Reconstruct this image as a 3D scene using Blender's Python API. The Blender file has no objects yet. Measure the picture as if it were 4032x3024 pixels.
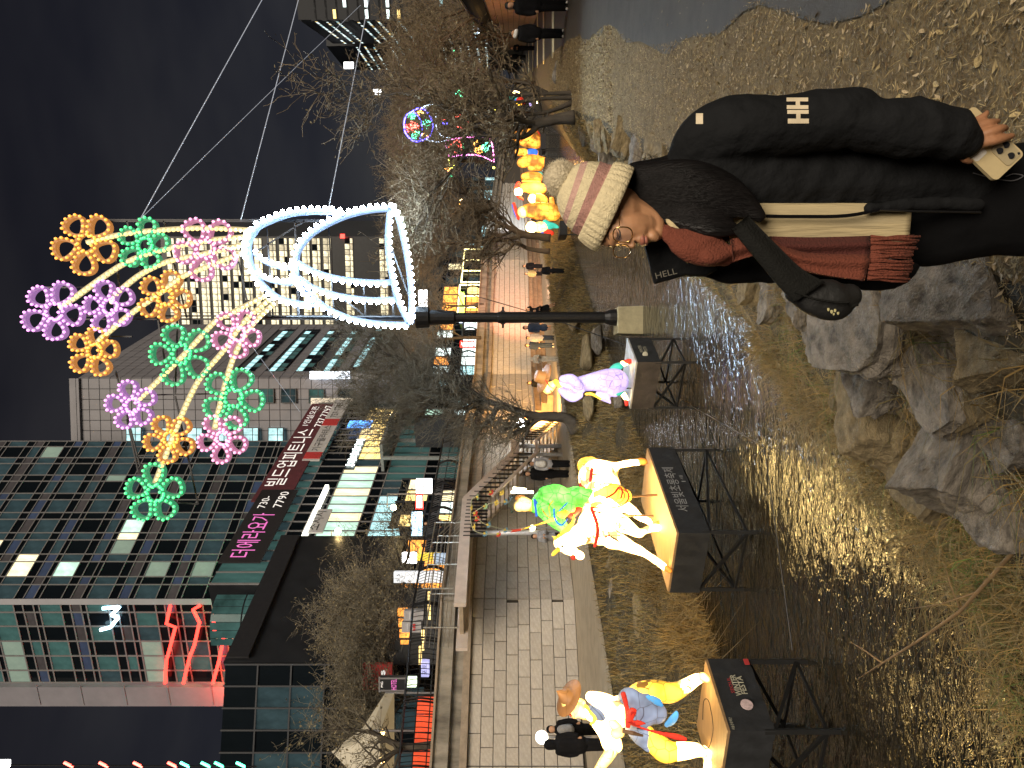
import bpy, math, random
import numpy as np
from mathutils import Vector, Matrix, noise
random.seed(7); rng = np.random.default_rng(7)
R = math.radians
scene = bpy.context.scene
COL = scene.collection
# ---------------------------------------------------------------- camera
F = 2800.0; CZ = 3.2
cam_d = bpy.data.cameras.new('camera'); cam = bpy.data.objects.new('camera', cam_d); COL.objects.link(cam)
cam_d.sensor_width = 36.0; cam_d.lens = F / 4032 * 36.0
cam_d.clip_start = 0.05; cam_d.clip_end = 2000
# the phone was held upright and the picture stored sideways: the camera is rolled by 90 degrees
cam.matrix_world = Matrix(((0, 1, 0, 0), (0, 0, -1, 0), (-1, 0, 0, CZ), (0, 0, 0, 1)))
scene.camera = cam
# ---------------------------------------------------------------- night sky
world = bpy.data.worlds.new('World'); scene.world = world; world.use_nodes = True
wn = world.node_tree; wn.nodes.clear()
def wnode(t, **k):
    n = wn.nodes.new(t)
    for a, b in k.items(): setattr(n, a, b)
    return n
w_out = wnode('ShaderNodeOutputWorld'); w_bg = wnode('ShaderNodeBackground')
w_tc = wnode('ShaderNodeTexCoord'); w_sep = wnode('ShaderNodeSeparateXYZ')
w_map = wnode('ShaderNodeMapping'); w_map.inputs['Scale'].default_value = (1.0, 1.0, 3.0)
w_noise = wnode('ShaderNodeTexNoise'); w_noise.inputs['Scale'].default_value = 1.9; w_noise.inputs['Detail'].default_value = 4
w_ramp = wnode('ShaderNodeValToRGB')
w_ramp.color_ramp.elements[0].position = 0.0; w_ramp.color_ramp.elements[0].color = (0.058, 0.062, 0.066, 1)
w_ramp.color_ramp.elements[1].position = 0.62; w_ramp.color_ramp.elements[1].color = (0.017, 0.0175, 0.024, 1)
e = w_ramp.color_ramp.elements.new(0.28); e.color = (0.034, 0.037, 0.046, 1)
w_r2 = wnode('ShaderNodeValToRGB')
w_r2.color_ramp.elements[0].position = 0.36; w_r2.color_ramp.elements[0].color = (0.42, 0.43, 0.55, 1)
w_r2.color_ramp.elements[1].position = 0.66; w_r2.color_ramp.elements[1].color = (1.3, 1.22, 1.1, 1)
w_mul = wnode('ShaderNodeMixRGB', blend_type='MULTIPLY'); w_mul.inputs[0].default_value = 1
wn.links.new(w_tc.outputs['Generated'], w_sep.inputs[0]); wn.links.new(w_sep.outputs['Z'], w_ramp.inputs[0])
wn.links.new(w_tc.outputs['Generated'], w_map.inputs[0]); wn.links.new(w_map.outputs[0], w_noise.inputs['Vector'])
wn.links.new(w_noise.outputs[0], w_r2.inputs[0]); wn.links.new(w_ramp.outputs[0], w_mul.inputs[1]); wn.links.new(w_r2.outputs[0], w_mul.inputs[2])
w_bg.inputs['Strength'].default_value = 0.27
wn.links.new(w_mul.outputs[0], w_bg.inputs['Color']); wn.links.new(w_bg.outputs[0], w_out.inputs['Surface'])
# ---------------------------------------------------------------- the one soft lamp: the town's light from behind the camera
sun_d = bpy.data.lights.new('sun', 'SUN'); sun = bpy.data.objects.new('sun', sun_d); COL.objects.link(sun)
sun_d.energy = 1.5; sun_d.angle = R(35); sun_d.color = (1.0, 0.87, 0.70)
sun.rotation_euler = Vector((-0.20, 0.78, -0.60)).to_track_quat('-Z', 'Y').to_euler()
vs = scene.view_settings
vs.view_transform = 'Standard'; vs.look = 'None'; vs.exposure = 1.5; vs.gamma = 1.0; vs.use_curve_mapping = False
scene.cycles.max_bounces = 5; scene.cycles.diffuse_bounces = 2; scene.cycles.glossy_bounces = 3
scene.cycles.transparent_max_bounces = 8; scene.cycles.sample_clamp_indirect = 3.0
scene.cycles.caustics_reflective = False; scene.cycles.caustics_refractive = False

# ---------------------------------------------------------------- helpers
def P(X, Y, d):                       # photograph pixel at distance d -> place in the world (metres)
    return Vector(((1512 - Y) / F * d, d, CZ - (X - 2016) / F * d))
def G(X, Y, z0):                      # photograph pixel on the level z0
    return P(X, Y, (CZ - z0) * F / (X - 2016))
def lin(c): return c / 12.92 if c <= 0.04045 else ((c + 0.055) / 1.055) ** 2.4
def S(r, g, b): return (lin(r / 255), lin(g / 255), lin(b / 255))

def mat(name, col, rough=0.7, var=0.25, scale=6.0, bump=0.0, bscale=None, metal=0.0, emit=None, es=0.0,
        spec=0.5, col2=None, stretch=(1, 1, 1), detail=5, evar=0.0, alpha=1.0, subs=0.0, trans=0.0):
    m = bpy.data.materials.new(name); m.use_nodes = True
    nt = m.node_tree; b = nt.nodes['Principled BSDF']
    b.inputs['Roughness'].default_value = rough; b.inputs['Metallic'].default_value = metal
    b.inputs['Specular IOR Level'].default_value = spec
    tc = nt.nodes.new('ShaderNodeTexCoord'); mp = nt.nodes.new('ShaderNodeMapping'); mp.inputs['Scale'].default_value = stretch
    nt.links.new(tc.outputs['Object'], mp.inputs[0])
    n = nt.nodes.new('ShaderNodeTexNoise'); n.inputs['Scale'].default_value = scale; n.inputs['Detail'].default_value = detail
    n.inputs['Roughness'].default_value = 0.65
    nt.links.new(mp.outputs[0], n.inputs['Vector'])
    rp = nt.nodes.new('ShaderNodeValToRGB'); rp.color_ramp.elements[0].position = 0.3; rp.color_ramp.elements[1].position = 0.7
    c2 = col2 if col2 is not None else tuple(min(1, c * (1 + var)) for c in col)
    c1 = col if col2 is not None else tuple(c * (1 - var) for c in col)
    rp.color_ramp.elements[0].color = (*c1, 1); rp.color_ramp.elements[1].color = (*c2, 1)
    nt.links.new(n.outputs[0], rp.inputs[0])
    oi = nt.nodes.new('ShaderNodeObjectInfo'); hv = nt.nodes.new('ShaderNodeHueSaturation')
    mr = nt.nodes.new('ShaderNodeMapRange'); mr.inputs['To Min'].default_value = 1 - var * .45; mr.inputs['To Max'].default_value = 1 + var * .45
    nt.links.new(oi.outputs['Random'], mr.inputs['Value']); nt.links.new(mr.outputs[0], hv.inputs['Value'])
    nt.links.new(rp.outputs[0], hv.inputs['Color']); nt.links.new(hv.outputs[0], b.inputs['Base Color'])
    if bump:
        n2 = nt.nodes.new('ShaderNodeTexNoise'); n2.inputs['Scale'].default_value = bscale or scale * 4; n2.inputs['Detail'].default_value = 6
        nt.links.new(mp.outputs[0], n2.inputs['Vector'])
        bp = nt.nodes.new('ShaderNodeBump'); bp.inputs['Strength'].default_value = bump; bp.inputs['Distance'].default_value = 0.02
        nt.links.new(n2.outputs[0], bp.inputs['Height']); nt.links.new(bp.outputs[0], b.inputs['Normal'])
    if emit is not None:
        b.inputs['Emission Color'].default_value = (*emit, 1); b.inputs['Emission Strength'].default_value = es
        if evar:
            m2 = nt.nodes.new('ShaderNodeMapRange'); m2.inputs['From Min'].default_value = 0.35; m2.inputs['From Max'].default_value = 0.65
            m2.inputs['To Min'].default_value = es * (1 - evar); m2.inputs['To Max'].default_value = es * (1 + evar)
            nt.links.new(n.outputs[0], m2.inputs['Value']); nt.links.new(m2.outputs[0], b.inputs['Emission Strength'])
    if trans: b.inputs['Transmission Weight'].default_value = trans
    if alpha < 1: b.inputs['Alpha'].default_value = alpha
    if subs: b.inputs['Subsurface Weight'].default_value = subs; b.inputs['Subsurface Radius'].default_value = (0.02, 0.008, 0.004)
    return m

ORG = {}
def link(o, parent=None):
    COL.objects.link(o)
    if parent is not None: o.parent = parent
    return o
def tag(o, label=None, cat=None, group=None, kind=None):
    if label: o['label'] = label
    if cat: o['category'] = cat
    if group: o['group'] = group
    if kind: o['kind'] = kind
    return o
def empty(name, loc, label=None, cat=None, group=None, rz=0.0):
    o = bpy.data.objects.new(name, None); link(o); o.location = loc; o.rotation_euler.z = rz
    o.empty_display_size = 0.2
    ORG[o.name] = Vector(loc); tag(o, label, cat, group); return o
def org(parent):
    while parent is not None:
        if parent.name in ORG: return ORG[parent.name]
        parent = parent.parent
    return Vector((0, 0, 0))

class MB:
    def __init__(s): s.v = []; s.f = []; s.m = []
    def add(s, vs, fs, mi=0):
        n = len(s.v); s.v.extend([tuple(p) for p in vs]); s.f.extend([tuple(i + n for i in f) for f in fs]); s.m.extend([mi] * len(fs)); return s
    def quad(s, a, b, c, d, mi=0): return s.add([a, b, c, d], [(0, 1, 2, 3)], mi)
    def box(s, c, size, u=(1, 0, 0), w=None, mi=0):    # c centre, size along u / n / w
        c = Vector(c); u = Vector(u).normalized(); w = Vector(w).normalized() if w else Vector((0, 0, 1))
        n = w.cross(u).normalized(); w = u.cross(n)
        hx, hy, hz = size[0] / 2, size[1] / 2, size[2] / 2
        vs = [c + u * (sx * hx) + n * (sy * hy) + w * (sz * hz) for sz in (-1, 1) for sy in (-1, 1) for sx in (-1, 1)]
        return s.add(vs, [(0, 2, 3, 1), (4, 5, 7, 6), (0, 1, 5, 4), (2, 6, 7, 3), (0, 4, 6, 2), (1, 3, 7, 5)], mi)
    def bar(s, a, b, w, h=None, mi=0):
        a = Vector(a); b = Vector(b); d = b - a
        if d.length < 1e-6: return s
        up = Vector((0, 0, 1)) if abs(d.normalized().z) < .95 else Vector((0, 1, 0))
        n = up.cross(d).normalized(); w2 = d.cross(n).normalized()
        return s.box((a + b) / 2, (d.length, w, h or w), d, w2, mi)
    def prism(s, poly, t, mi=0):                        # planar outline (world points) extruded by vector t
        t = Vector(t); n = len(poly); p = [Vector(q) for q in poly]
        vs = p + [q + t for q in p]
        fs = [tuple(range(n)), tuple(range(2 * n - 1, n - 1, -1))] + [(i, i + n, (i + 1) % n + n, (i + 1) % n) for i in range(n)]
        return s.add(vs, fs, mi)
    def tube(s, pts, rad, sides=6, mi=0, ky=1.0, closed=False, caps=True, twist=0.0):
        pts = [Vector(p) for p in pts]; n = len(pts)
        if not hasattr(rad, '__len__'): rad = [rad] * n
        ref = None; rings = []
        for i in range(n):
            a = pts[(i - 1) % n if closed else max(i - 1, 0)]; b = pts[(i + 1) % n if closed else min(i + 1, n - 1)]
            t = (b - a)
            t = t.normalized() if t.length > 1e-9 else Vector((0, 0, 1))
            if ref is None:
                ref = Vector((0, 1, 0)) if abs(t.y) < .9 else Vector((1, 0, 0))
            nn = (ref - t * ref.dot(t))
            nn = nn.normalized() if nn.length > 1e-6 else t.orthogonal().normalized()
            ref = nn; bb = t.cross(nn); ring = []
            for k in range(sides):
                ph = 2 * math.pi * k / sides + twist
                o = nn * (math.cos(ph) * rad[i]) + bb * (math.sin(ph) * rad[i])
                if ky != 1.0: o.y *= ky
                ring.append(pts[i] + o)
            rings.append(ring)
        vs = [p for r in rings for p in r]; fs = []
        m = n if closed else n - 1
        for i in range(m):
            j = (i + 1) % n
            for k in range(sides):
                l = (k + 1) % sides; fs.append((i * sides + k, i * sides + l, j * sides + l, j * sides + k))
        if caps and not closed:
            fs.append(tuple(range(sides - 1, -1, -1))); fs.append(tuple((n - 1) * sides + k for k in range(sides)))
        return s.add(vs, fs, mi)
    def ball(s, c, r, seg=8, rings=6, mi=0, sc=(1, 1, 1), ax=None):
        c = Vector(c); vs = [Vector((0, 0, 1))]
        for i in range(1, rings):
            th = math.pi * i / rings
            for k in range(seg):
                ph = 2 * math.pi * k / seg; vs.append(Vector((math.sin(th) * math.cos(ph), math.sin(th) * math.sin(ph), math.cos(th))))
        vs.append(Vector((0, 0, -1))); fs = [(0, 1 + k, 1 + (k + 1) % seg) for k in range(seg)]
        for i in range(rings - 2):
            for k in range(seg):
                a = 1 + i * seg + k; b = 1 + i * seg + (k + 1) % seg; fs.append((a, a + seg, b + seg, b))
        last = len(vs) - 1; fs += [(last, 1 + (rings - 2) * seg + (k + 1) % seg, 1 + (rings - 2) * seg + k) for k in range(seg)]
        M_ = ax if ax is not None else Matrix.Identity(3)
        return s.add([c + M_ @ Vector((v.x * r * sc[0], v.y * r * sc[1], v.z * r * sc[2])) for v in vs], fs, mi)
    def build(s, name, mats, parent=None, smooth=False, origin=None):
        o0 = Vector(origin) if origin is not None else org(parent)
        me = bpy.data.meshes.new(name)
        vs = [(a[0] - o0.x, a[1] - o0.y, a[2] - o0.z) for a in s.v]
        me.from_pydata(vs, [], s.f)
        if not isinstance(mats, (list, tuple)): mats = [mats]
        for m in mats: me.materials.append(m)
        if len(mats) > 1: me.polygons.foreach_set('material_index', s.m)
        if smooth: me.polygons.foreach_set('use_smooth', [True] * len(me.polygons))
        me.update()
        o = bpy.data.objects.new(name, me); link(o, parent)
        if origin is not None and parent is None: o.location = o0
        return o

def spline(pts, k=4, closed=False):
    """Catmull-Rom through tuples of any length"""
    A = [np.array(p, float) for p in pts]; n = len(A); out = []
    rngi = range(n) if closed else range(n - 1)
    for i in rngi:
        if closed: p0, p1, p2, p3 = A[(i - 1) % n], A[i], A[(i + 1) % n], A[(i + 2) % n]
        else: p0, p1, p2, p3 = A[max(i - 1, 0)], A[i], A[i + 1], A[min(i + 2, n - 1)]
        for j in range(k):
            t = j / k
            out.append(0.5 * ((2 * p1) + (-p0 + p2) * t + (2 * p0 - 5 * p1 + 4 * p2 - p3) * t * t + (-p0 + 3 * p1 - 3 * p2 + p3) * t ** 3))
    if not closed: out.append(A[-1])
    return out

class Limbs:
    """closed tapered limbs that are grown together into ONE continuous skin"""
    def __init__(s, d=None): s.d = d; s.L = []
    def px(s, pts, mi=0, ky=1.0, k=4):         # pts: (X, Y, r_px[, ddepth])
        q = [(p[0], p[1], p[2], p[3] if len(p) > 3 else 0.0) for p in pts]
        if len(q) > 1 and k > 1: q = spline(q, k)
        P3 = [P(a[0], a[1], s.d + a[3]) for a in q]; r = [max(0.002, a[2] / F * (s.d + a[3])) for a in q]
        return s.w(P3, r, mi, ky)
    def w(s, P3, r, mi=0, ky=1.0):
        if not hasattr(r, '__len__'): r = [r] * len(P3)
        s.L.append(([Vector(p) for p in P3], list(r), mi, ky)); return s
    def build(s, name, mats, parent=None, voxel=0.03, smooth=4, decimate=None):
        mb = MB()
        for P3, r, mi, ky in s.L:
            if len(P3) == 1: mb.ball(P3[0], r[0], 14, 10, sc=(1, ky, 1))
            else:
                mb.tube(P3, r, 12, ky=ky)
                mb.ball(P3[0], r[0] * .98, 12, 8, sc=(1, ky, 1)); mb.ball(P3[-1], r[-1] * .98, 12, 8, sc=(1, ky, 1))
        o = mb.build(name, mats, parent)
        md = o.modifiers.new('r', 'REMESH'); md.mode = 'VOXEL'; md.voxel_size = voxel
        if smooth:
            m2 = o.modifiers.new('s', 'SMOOTH'); m2.iterations = smooth; m2.factor = 0.5
        if decimate: m3 = o.modifiers.new('d', 'DECIMATE'); m3.ratio = decimate
        dg = bpy.context.evaluated_depsgraph_get(); dg.update()
        me = bpy.data.meshes.new_from_object(o.evaluated_get(dg)); old = o.data
        o.modifiers.clear(); o.data = me; bpy.data.meshes.remove(old); me.name = name
        me.materials.clear()
        if not isinstance(mats, (list, tuple)): mats = [mats]
        for m in mats: me.materials.append(m)
        n = len(me.polygons)
        if len(mats) > 1 and n:
            c = np.zeros(n * 3); me.polygons.foreach_get('center', c); c = c.reshape(-1, 3) + np.array(org(parent))
            best = np.full(n, 1e9); mi_ = np.zeros(n, int)
            for P3, r, mi, ky in s.L:
                sc = np.array([1, 1 / max(ky, .05), 1])
                for i in range(max(1, len(P3) - 1)):
                    a = np.array(P3[i]); b = np.array(P3[min(i + 1, len(P3) - 1)]); ab = b - a
                    t = np.clip(((c - a) @ ab) / max(ab @ ab, 1e-9), 0, 1) if len(P3) > 1 else np.zeros(n)
                    q = a + t[:, None] * ab; rr = r[i] + (r[min(i + 1, len(r) - 1)] - r[i]) * t
                    dd = np.linalg.norm((c - q) * sc, axis=1) - rr
                    k = dd < best; best[k] = dd[k]; mi_[k] = mi
            me.polygons.foreach_set('material_index', mi_)
        me.polygons.foreach_set('use_smooth', [True] * n); me.update()
        return o

def wrinkle(o, amp, sc=(7, 7, 16), seed=0.0, fine=.35):
    me = o.data; n = len(me.vertices); nr = [v.normal.copy() for v in me.vertices]
    for v, nn in zip(me.vertices, nr):
        p = v.co; a = noise.noise((p.x * sc[0] + seed, p.y * sc[1], p.z * sc[2] + p.x * sc[0] * .6)); b = noise.noise((p.x * sc[0] * 2.3, p.y * sc[1] * 2.3 + seed, p.z * sc[2] * 2.1 - p.x * 9))
        v.co = p + nn * (amp * ((1 - 2.2 * abs(a)) - .35 + fine * (1 - 2 * abs(b)) - fine * .5))
    me.update()
def share(mesh_obj_or_mesh, name, parent, loc, rz=0.0, scale=None, rot=None, matl=None):
    me = mesh_obj_or_mesh.data if hasattr(mesh_obj_or_mesh, 'data') else mesh_obj_or_mesh
    o = bpy.data.objects.new(name, me); link(o, parent)
    o.location = Vector(loc) - org(parent)
    if rot is not None: o.rotation_mode = 'QUATERNION'; o.rotation_quaternion = rot
    else: o.rotation_euler.z = rz
    if scale: o.scale = scale
    if matl is not None:
        o.material_slots[0].link = 'OBJECT'; o.material_slots[0].material = matl
    return o
def unit_box_mesh(name, m, bev=0.0):
    mb = MB()
    if not bev: mb.box((0, 0, 0), (1, 1, 1))
    else:
        b = bev; q = .5
        fr = [(-q + b, -q, -q + b), (q - b, -q, -q + b), (q - b, -q, q - b), (-q + b, -q, q - b)]
        md = [(-q, -q + b, -q), (q, -q + b, -q), (q, -q + b, q), (-q, -q + b, q)]
        bk = [(-q, q, -q), (q, q, -q), (q, q, q), (-q, q, q)]
        fs = [(0, 1, 2, 3)] + [(i, i + 4, (i + 1) % 4 + 4, (i + 1) % 4) for i in range(4)] + [(i + 4, i + 8, (i + 1) % 4 + 8, (i + 1) % 4 + 4) for i in range(4)] + [(11, 10, 9, 8)]
        fs = [tuple(reversed(f)) for f in fs]
        mb.add(fr + md + bk, fs)
    me = bpy.data.meshes.new(name); me.from_pydata(mb.v, [], mb.f); me.materials.append(m); me.update(); return me
def text(body, name, m, parent, c, right, up, size, depth=0.01, center=True, sx=1.0, bold=0.0, fit=None):
    cu = bpy.data.curves.new(name, 'FONT'); cu.body = body; cu.size = 1.0; cu.extrude = 0.0; cu.resolution_u = 2
    cu.offset = bold; cu.align_x = 'CENTER' if center else 'LEFT'; cu.align_y = 'CENTER'
    o = bpy.data.objects.new(name, cu); COL.objects.link(o)
    dg = bpy.context.evaluated_depsgraph_get()
    me = bpy.data.meshes.new_from_object(o.evaluated_get(dg)); bpy.data.objects.remove(o); me.name = name
    n = len(me.vertices); co = np.zeros(n * 3); me.vertices.foreach_get('co', co); co = co.reshape(-1, 3)
    if fit and n:
        co[:, 0] *= fit / max(1e-6, (co[:, 0].max() - co[:, 0].min())); co[:, 1] *= size
    else: co *= size; co[:, 0] *= sx
    right = Vector(right).normalized(); up = Vector(up).normalized(); nn = right.cross(up)
    Mx = np.array([right, up, nn]); co[:, 2] = depth
    co = co @ Mx + np.array(Vector(c) - org(parent)); me.vertices.foreach_set('co', co.ravel()); me.materials.clear(); me.materials.append(m); me.update()
    ob = bpy.data.objects.new(name, me); link(ob, parent); return ob
def npmesh(name, V, Fc, mats, mi=None, parent=None, smooth=False):
    V = np.asarray(V, float); Fc = np.asarray(Fc, np.int32); me = bpy.data.meshes.new(name)
    k = Fc.shape[1]; me.vertices.add(len(V)); me.vertices.foreach_set('co', V.ravel())
    me.loops.add(Fc.size); me.loops.foreach_set('vertex_index', Fc.ravel())
    me.polygons.add(len(Fc)); me.polygons.foreach_set('loop_start', np.arange(0, Fc.size, k, dtype=np.int32))
    me.polygons.foreach_set('loop_total', np.full(len(Fc), k, np.int32))
    if not isinstance(mats, (list, tuple)): mats = [mats]
    for m in mats: me.materials.append(m)
    if mi is not None: me.polygons.foreach_set('material_index', np.asarray(mi, np.int32))
    if smooth: me.polygons.foreach_set('use_smooth', np.ones(len(Fc), bool))
    me.update(); me.validate()
    o = bpy.data.objects.new(name, me); link(o, parent); return o
# ---------------------------------------------------------------- the stream valley
def sst(a, b, t):
    t = max(0.0, min(1.0, (t - a) / (b - a))); return t * t * (3 - 2 * t)
def shL(y): return 3.6 * sst(27, 56, y)
def prof(a, y):
    s = shL(y)
    pts = [(-19.5 + s, 1.03), (-12.9 + s, 1.03), (-12.5 + s, 0.98), (-11.0 + s * .8, 0.72), (-9.6 + s * .6, 0.30), (-8.75 + s * .5, -0.02), (-8.0 + s * .5, -0.30),
           (-4.1, -0.35), (-3.35, -0.03), (-2.7, 0.32), (-1.7, 0.86), (-1.1, 1.18), (-0.65, 1.48), (0.2, 1.5), (9, 1.5)]
    for i in range(len(pts) - 1):
        if a <= pts[i + 1][0]:
            t = (a - pts[i][0]) / (pts[i + 1][0] - pts[i][0]); t = max(0, t); return pts[i][1] * (1 - t) + pts[i + 1][1] * t
    return 1.5
def hgt(x, y):
    a = x - 0.42 * y; s = shL(y); z = prof(a, y)
    nz = noise.noise((x * .9, y * .9, 0)) * .10 + noise.noise((x * 2.7, y * 2.7, 3)) * .05
    k = sst(-12.6 + s, -11.8 + s * .8, a) * (1 - sst(-0.9, -0.1, a)) if a < 0 else 0
    return z + nz * k * (1.6 if -3.3 < a < -0.7 else 1.0) + (noise.noise((x * 1.3, y * 1.3, 9)) * (.02 if a < .2 else .006) if a > -0.6 else 0)
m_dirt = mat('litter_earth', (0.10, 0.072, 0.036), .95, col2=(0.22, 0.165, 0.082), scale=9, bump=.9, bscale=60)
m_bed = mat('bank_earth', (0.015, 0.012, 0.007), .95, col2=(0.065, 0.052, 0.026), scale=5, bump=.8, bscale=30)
ya = list(np.arange(-6, 14, .16)) + list(np.arange(14, 40, .4)) + list(np.arange(40, 120, 2.5)) + list(range(120, 420, 25))
aa = list(np.arange(-20, -13, .7)) + list(np.arange(-13, -7.6, .22)) + list(np.arange(-7.6, -4.2, .5)) + list(np.arange(-4.2, 0.4, .11)) + list(np.arange(.4, 9.1, .35))
V = []; Fq = []; mi = []
for y in ya:
    for a in aa:
        aw = a
        x = .42 * y + aw; V.append((x, y, hgt(x, y)))
na = len(aa)
for i in range(len(ya) - 1):
    for j in range(na - 1):
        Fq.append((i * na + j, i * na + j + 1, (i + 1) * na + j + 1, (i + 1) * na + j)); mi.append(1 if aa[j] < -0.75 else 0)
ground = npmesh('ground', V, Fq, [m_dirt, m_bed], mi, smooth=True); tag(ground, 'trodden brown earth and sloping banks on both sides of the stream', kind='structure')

# water: rippled glossy sheet
def water_mat():
    m = bpy.data.materials.new('stream_water'); m.use_nodes = True; nt = m.node_tree; b = nt.nodes['Principled BSDF']
    b.inputs['Base Color'].default_value = (0.012, 0.010, 0.006, 1); b.inputs['Roughness'].default_value = 0.04
    b.inputs['IOR'].default_value = 1.5; b.inputs['Specular IOR Level'].default_value = 1.0
    tc = nt.nodes.new('ShaderNodeTexCoord'); prev = None
    for sc, st, dist, det in ((1.3, 0.36, .24, 2), (4.6, 0.60, .075, 3), (12.0, 0.55, .032, 3)):
        mp = nt.nodes.new('ShaderNodeMapping'); mp.inputs['Rotation'].default_value = (0, 0, R(22)); mp.inputs['Scale'].default_value = (0.75, 1.35, 1)
        nt.links.new(tc.outputs['Object'], mp.inputs[0])
        n = nt.nodes.new('ShaderNodeTexNoise'); n.inputs['Scale'].default_value = sc; n.inputs['Detail'].default_value = det; n.inputs['Distortion'].default_value = .8
        nt.links.new(mp.outputs[0], n.inputs['Vector'])
        bp = nt.nodes.new('ShaderNodeBump'); bp.inputs['Strength'].default_value = st; bp.inputs['Distance'].default_value = dist
        nt.links.new(n.outputs[0], bp.inputs['Height'])
        if prev: nt.links.new(prev.outputs[0], bp.inputs['Normal'])
        prev = bp
    nt.links.new(prev.outputs[0], b.inputs['Normal']); return m
m_water = water_mat()
wb = MB()
for y0, y1 in ((-6, 30), (30, 60), (60, 420)):
    s0, s1 = shL(y0) * .5, shL(y1) * .5
    wb.quad((.42 * y0 - 10 + s0, y0, 0), (.42 * y0 - 2.6, y0, 0), (.42 * y1 - 2.6, y1, 0), (.42 * y1 - 10 + s1, y1, 0))
tag(wb.build('stream', m_water), 'shallow rippling stream mirroring the lanterns', kind='structure')

# pavements
m_path = mat('dark_footpath', (0.062, 0.054, 0.043), .6, scale=3, bump=.25, bscale=90, var=.25)
m_prom = mat('pale_promenade', (0.30, 0.25, 0.18), .85, scale=2.0, var=.2, bump=.2, bscale=50)
def strip(edges, z, m, name, label, kind='structure'):
    mb = MB(); vs = []
    for l, r in edges: vs += [(l[0], l[1], z), (r[0], r[1], z)]
    mb.add(vs, [(2 * i, 2 * i + 1, 2 * i + 3, 2 * i + 2) for i in range(len(edges) - 1)])
    return tag(mb.build(name, m), label, kind=kind)
ed = []
for y in list(np.arange(-6, 40, .35)) + list(range(40, 400, 20)):
    a = 0.42 + noise.noise((y * .7, 1, 1)) * .28 + .9 * sst(11, 20, y) + (0.55 * math.exp(-((y - 12.5) / 2.4) ** 2))
    ed.append(((.42 * y + a, y), (.42 * y + 4.6 + .3 * sst(30, 90, y), y)))
fp = strip(ed, 1.512, m_path, 'footpath', 'dark smooth footpath along the near bank')
ed = []
for y in list(np.arange(4, 60, 1.5)) + list(range(60, 400, 20)):
    s = shL(y); ed.append(((.42 * y - 19.4 + s, y), (.42 * y - 12.95 + s + noise.noise((y * .5, 4, 4)) * .12, y)))
tag(strip(ed, 1.055, m_prom, 'promenade', 'pale promenade below the stone wall'))
# bands of light across the near footpath, put in as pale-coloured strips
m_pathlight = mat('painted_path_light', (0.72, 0.66, 0.45), .7, scale=4, var=.15)
kb = MB()
for y, w in ((28.5, .5), (37, .45), (46, .4), (56, .5), (70, .6)):
    x0 = .42 * y + 1.2; x1 = .42 * y + 4.6
    kb.box(((x0 + x1) / 2, y, 1.56), (x1 - x0, w, .06), mi=0)
tag(kb.build('path_light_band', m_pathlight, fp), kind='stuff')

# ---------------------------------------------------------------- left retaining wall: stone blocks, ledges, parapet
WALL = [(-22.0, 15.6), (-11.4, 21.2), (-7.4, 24.4), (-2.45, 35.4), (0.6, 46.0), (9.8, 56.5), (25, 91), (60, 172), (130, 330)]
m_joint = mat('joint_mortar', (0.055, 0.045, 0.035), .95, scale=8)
m_block = mat('granite_block', (0.385, 0.345, 0.295), .82, scale=7, var=.16, bump=.35, bscale=70)
m_conc = mat('stained_concrete', (0.10, 0.088, 0.07), .9, col2=(0.36, 0.32, 0.26), scale=1.6, stretch=(1, 1, .35), bump=.4, bscale=30)
m_cope = mat('coping_stone', (0.24, 0.19, 0.14), .85, scale=4, var=.25, bump=.3)
wall = empty('stone_wall', (-11.4, 21.2, 1.03), 'high retaining wall of pale stone blocks beyond the far promenade', 'wall')
unit = unit_box_mesh('stone_block', m_block, .04)
def segs(pl):
    for i in range(len(pl) - 1):
        a = Vector((*pl[i], 0)); b = Vector((*pl[i + 1], 0)); yield a, b, (b - a).normalized(), (b - a).length
bk = MB()
for a, b, u, L in segs(WALL):
    n = Vector((u.y, -u.x, 0))            # towards the stream
    c = (a + b) / 2 - n * .25
    bk.box((c.x, c.y, 2.8), (L + .1, .46, 3.6), u)
bk.build('wall_core', m_joint, wall)
lb = MB(); pb = MB(); 
for a, b, u, L in segs(WALL):
    n = Vector((u.y, -u.x, 0)); c = (a + b) / 2
    lb.box((c.x - n.x * .12, c.y - n.y * .12, 4.66), (L + .16, .62, .22), u)       # string course
    pb.box((c.x - n.x * .42, c.y - n.y * .42, 4.95), (L + .2, .5, .42), u)      # set back, dark
    pb.box((c.x - n.x * .30, c.y - n.y * .30, 5.36), (L + .2, .62, .46), u)
    lb.box((c.x - n.x * .26, c.y - n.y * .26, 5.62), (L + .24, .74, .07), u)
lb.build('coping', m_cope, wall); pb.build('parapet', m_conc, wall)
cnt = 0; rest = MB(); rowh = .387
blocks = []
for r in range(9):
    z = 1.06 + rowh * (r + .5); ti = (r % 2) * .45
    for si, (a, b, u, L) in enumerate(segs(WALL)):
        if si == 0: t = L - 6.0
        else: t = 0
        first = True
        while t < L - .12:
            w = min((.5 if (first and r % 2) else random.uniform(.82, .95)), L - t)
            if a.y + u.y * t > 95: break
            blocks.append((a + u * (t + w / 2), u, w, z)); t += w; first = False
blocks.sort(key=lambda q: q[0].length)
for p, u, w, z in blocks:
    n = Vector((u.y, -u.x, 0)); pr = random.uniform(-.012, .012)
    c = Vector((p.x, p.y, z)) - n * (.06 - pr) + n * .045
    if cnt < 300:
        o = share(unit, 'stone_block', wall, c, math.atan2(u.y, u.x), (w - .022, .14, rowh - .022)); cnt += 1
    else: rest.box(c, (w - .03, .14, rowh - .03), u)
rest.build('distant_blocks', m_block, wall); tag(bpy.data.objects['distant_blocks'], kind='stuff')
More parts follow.
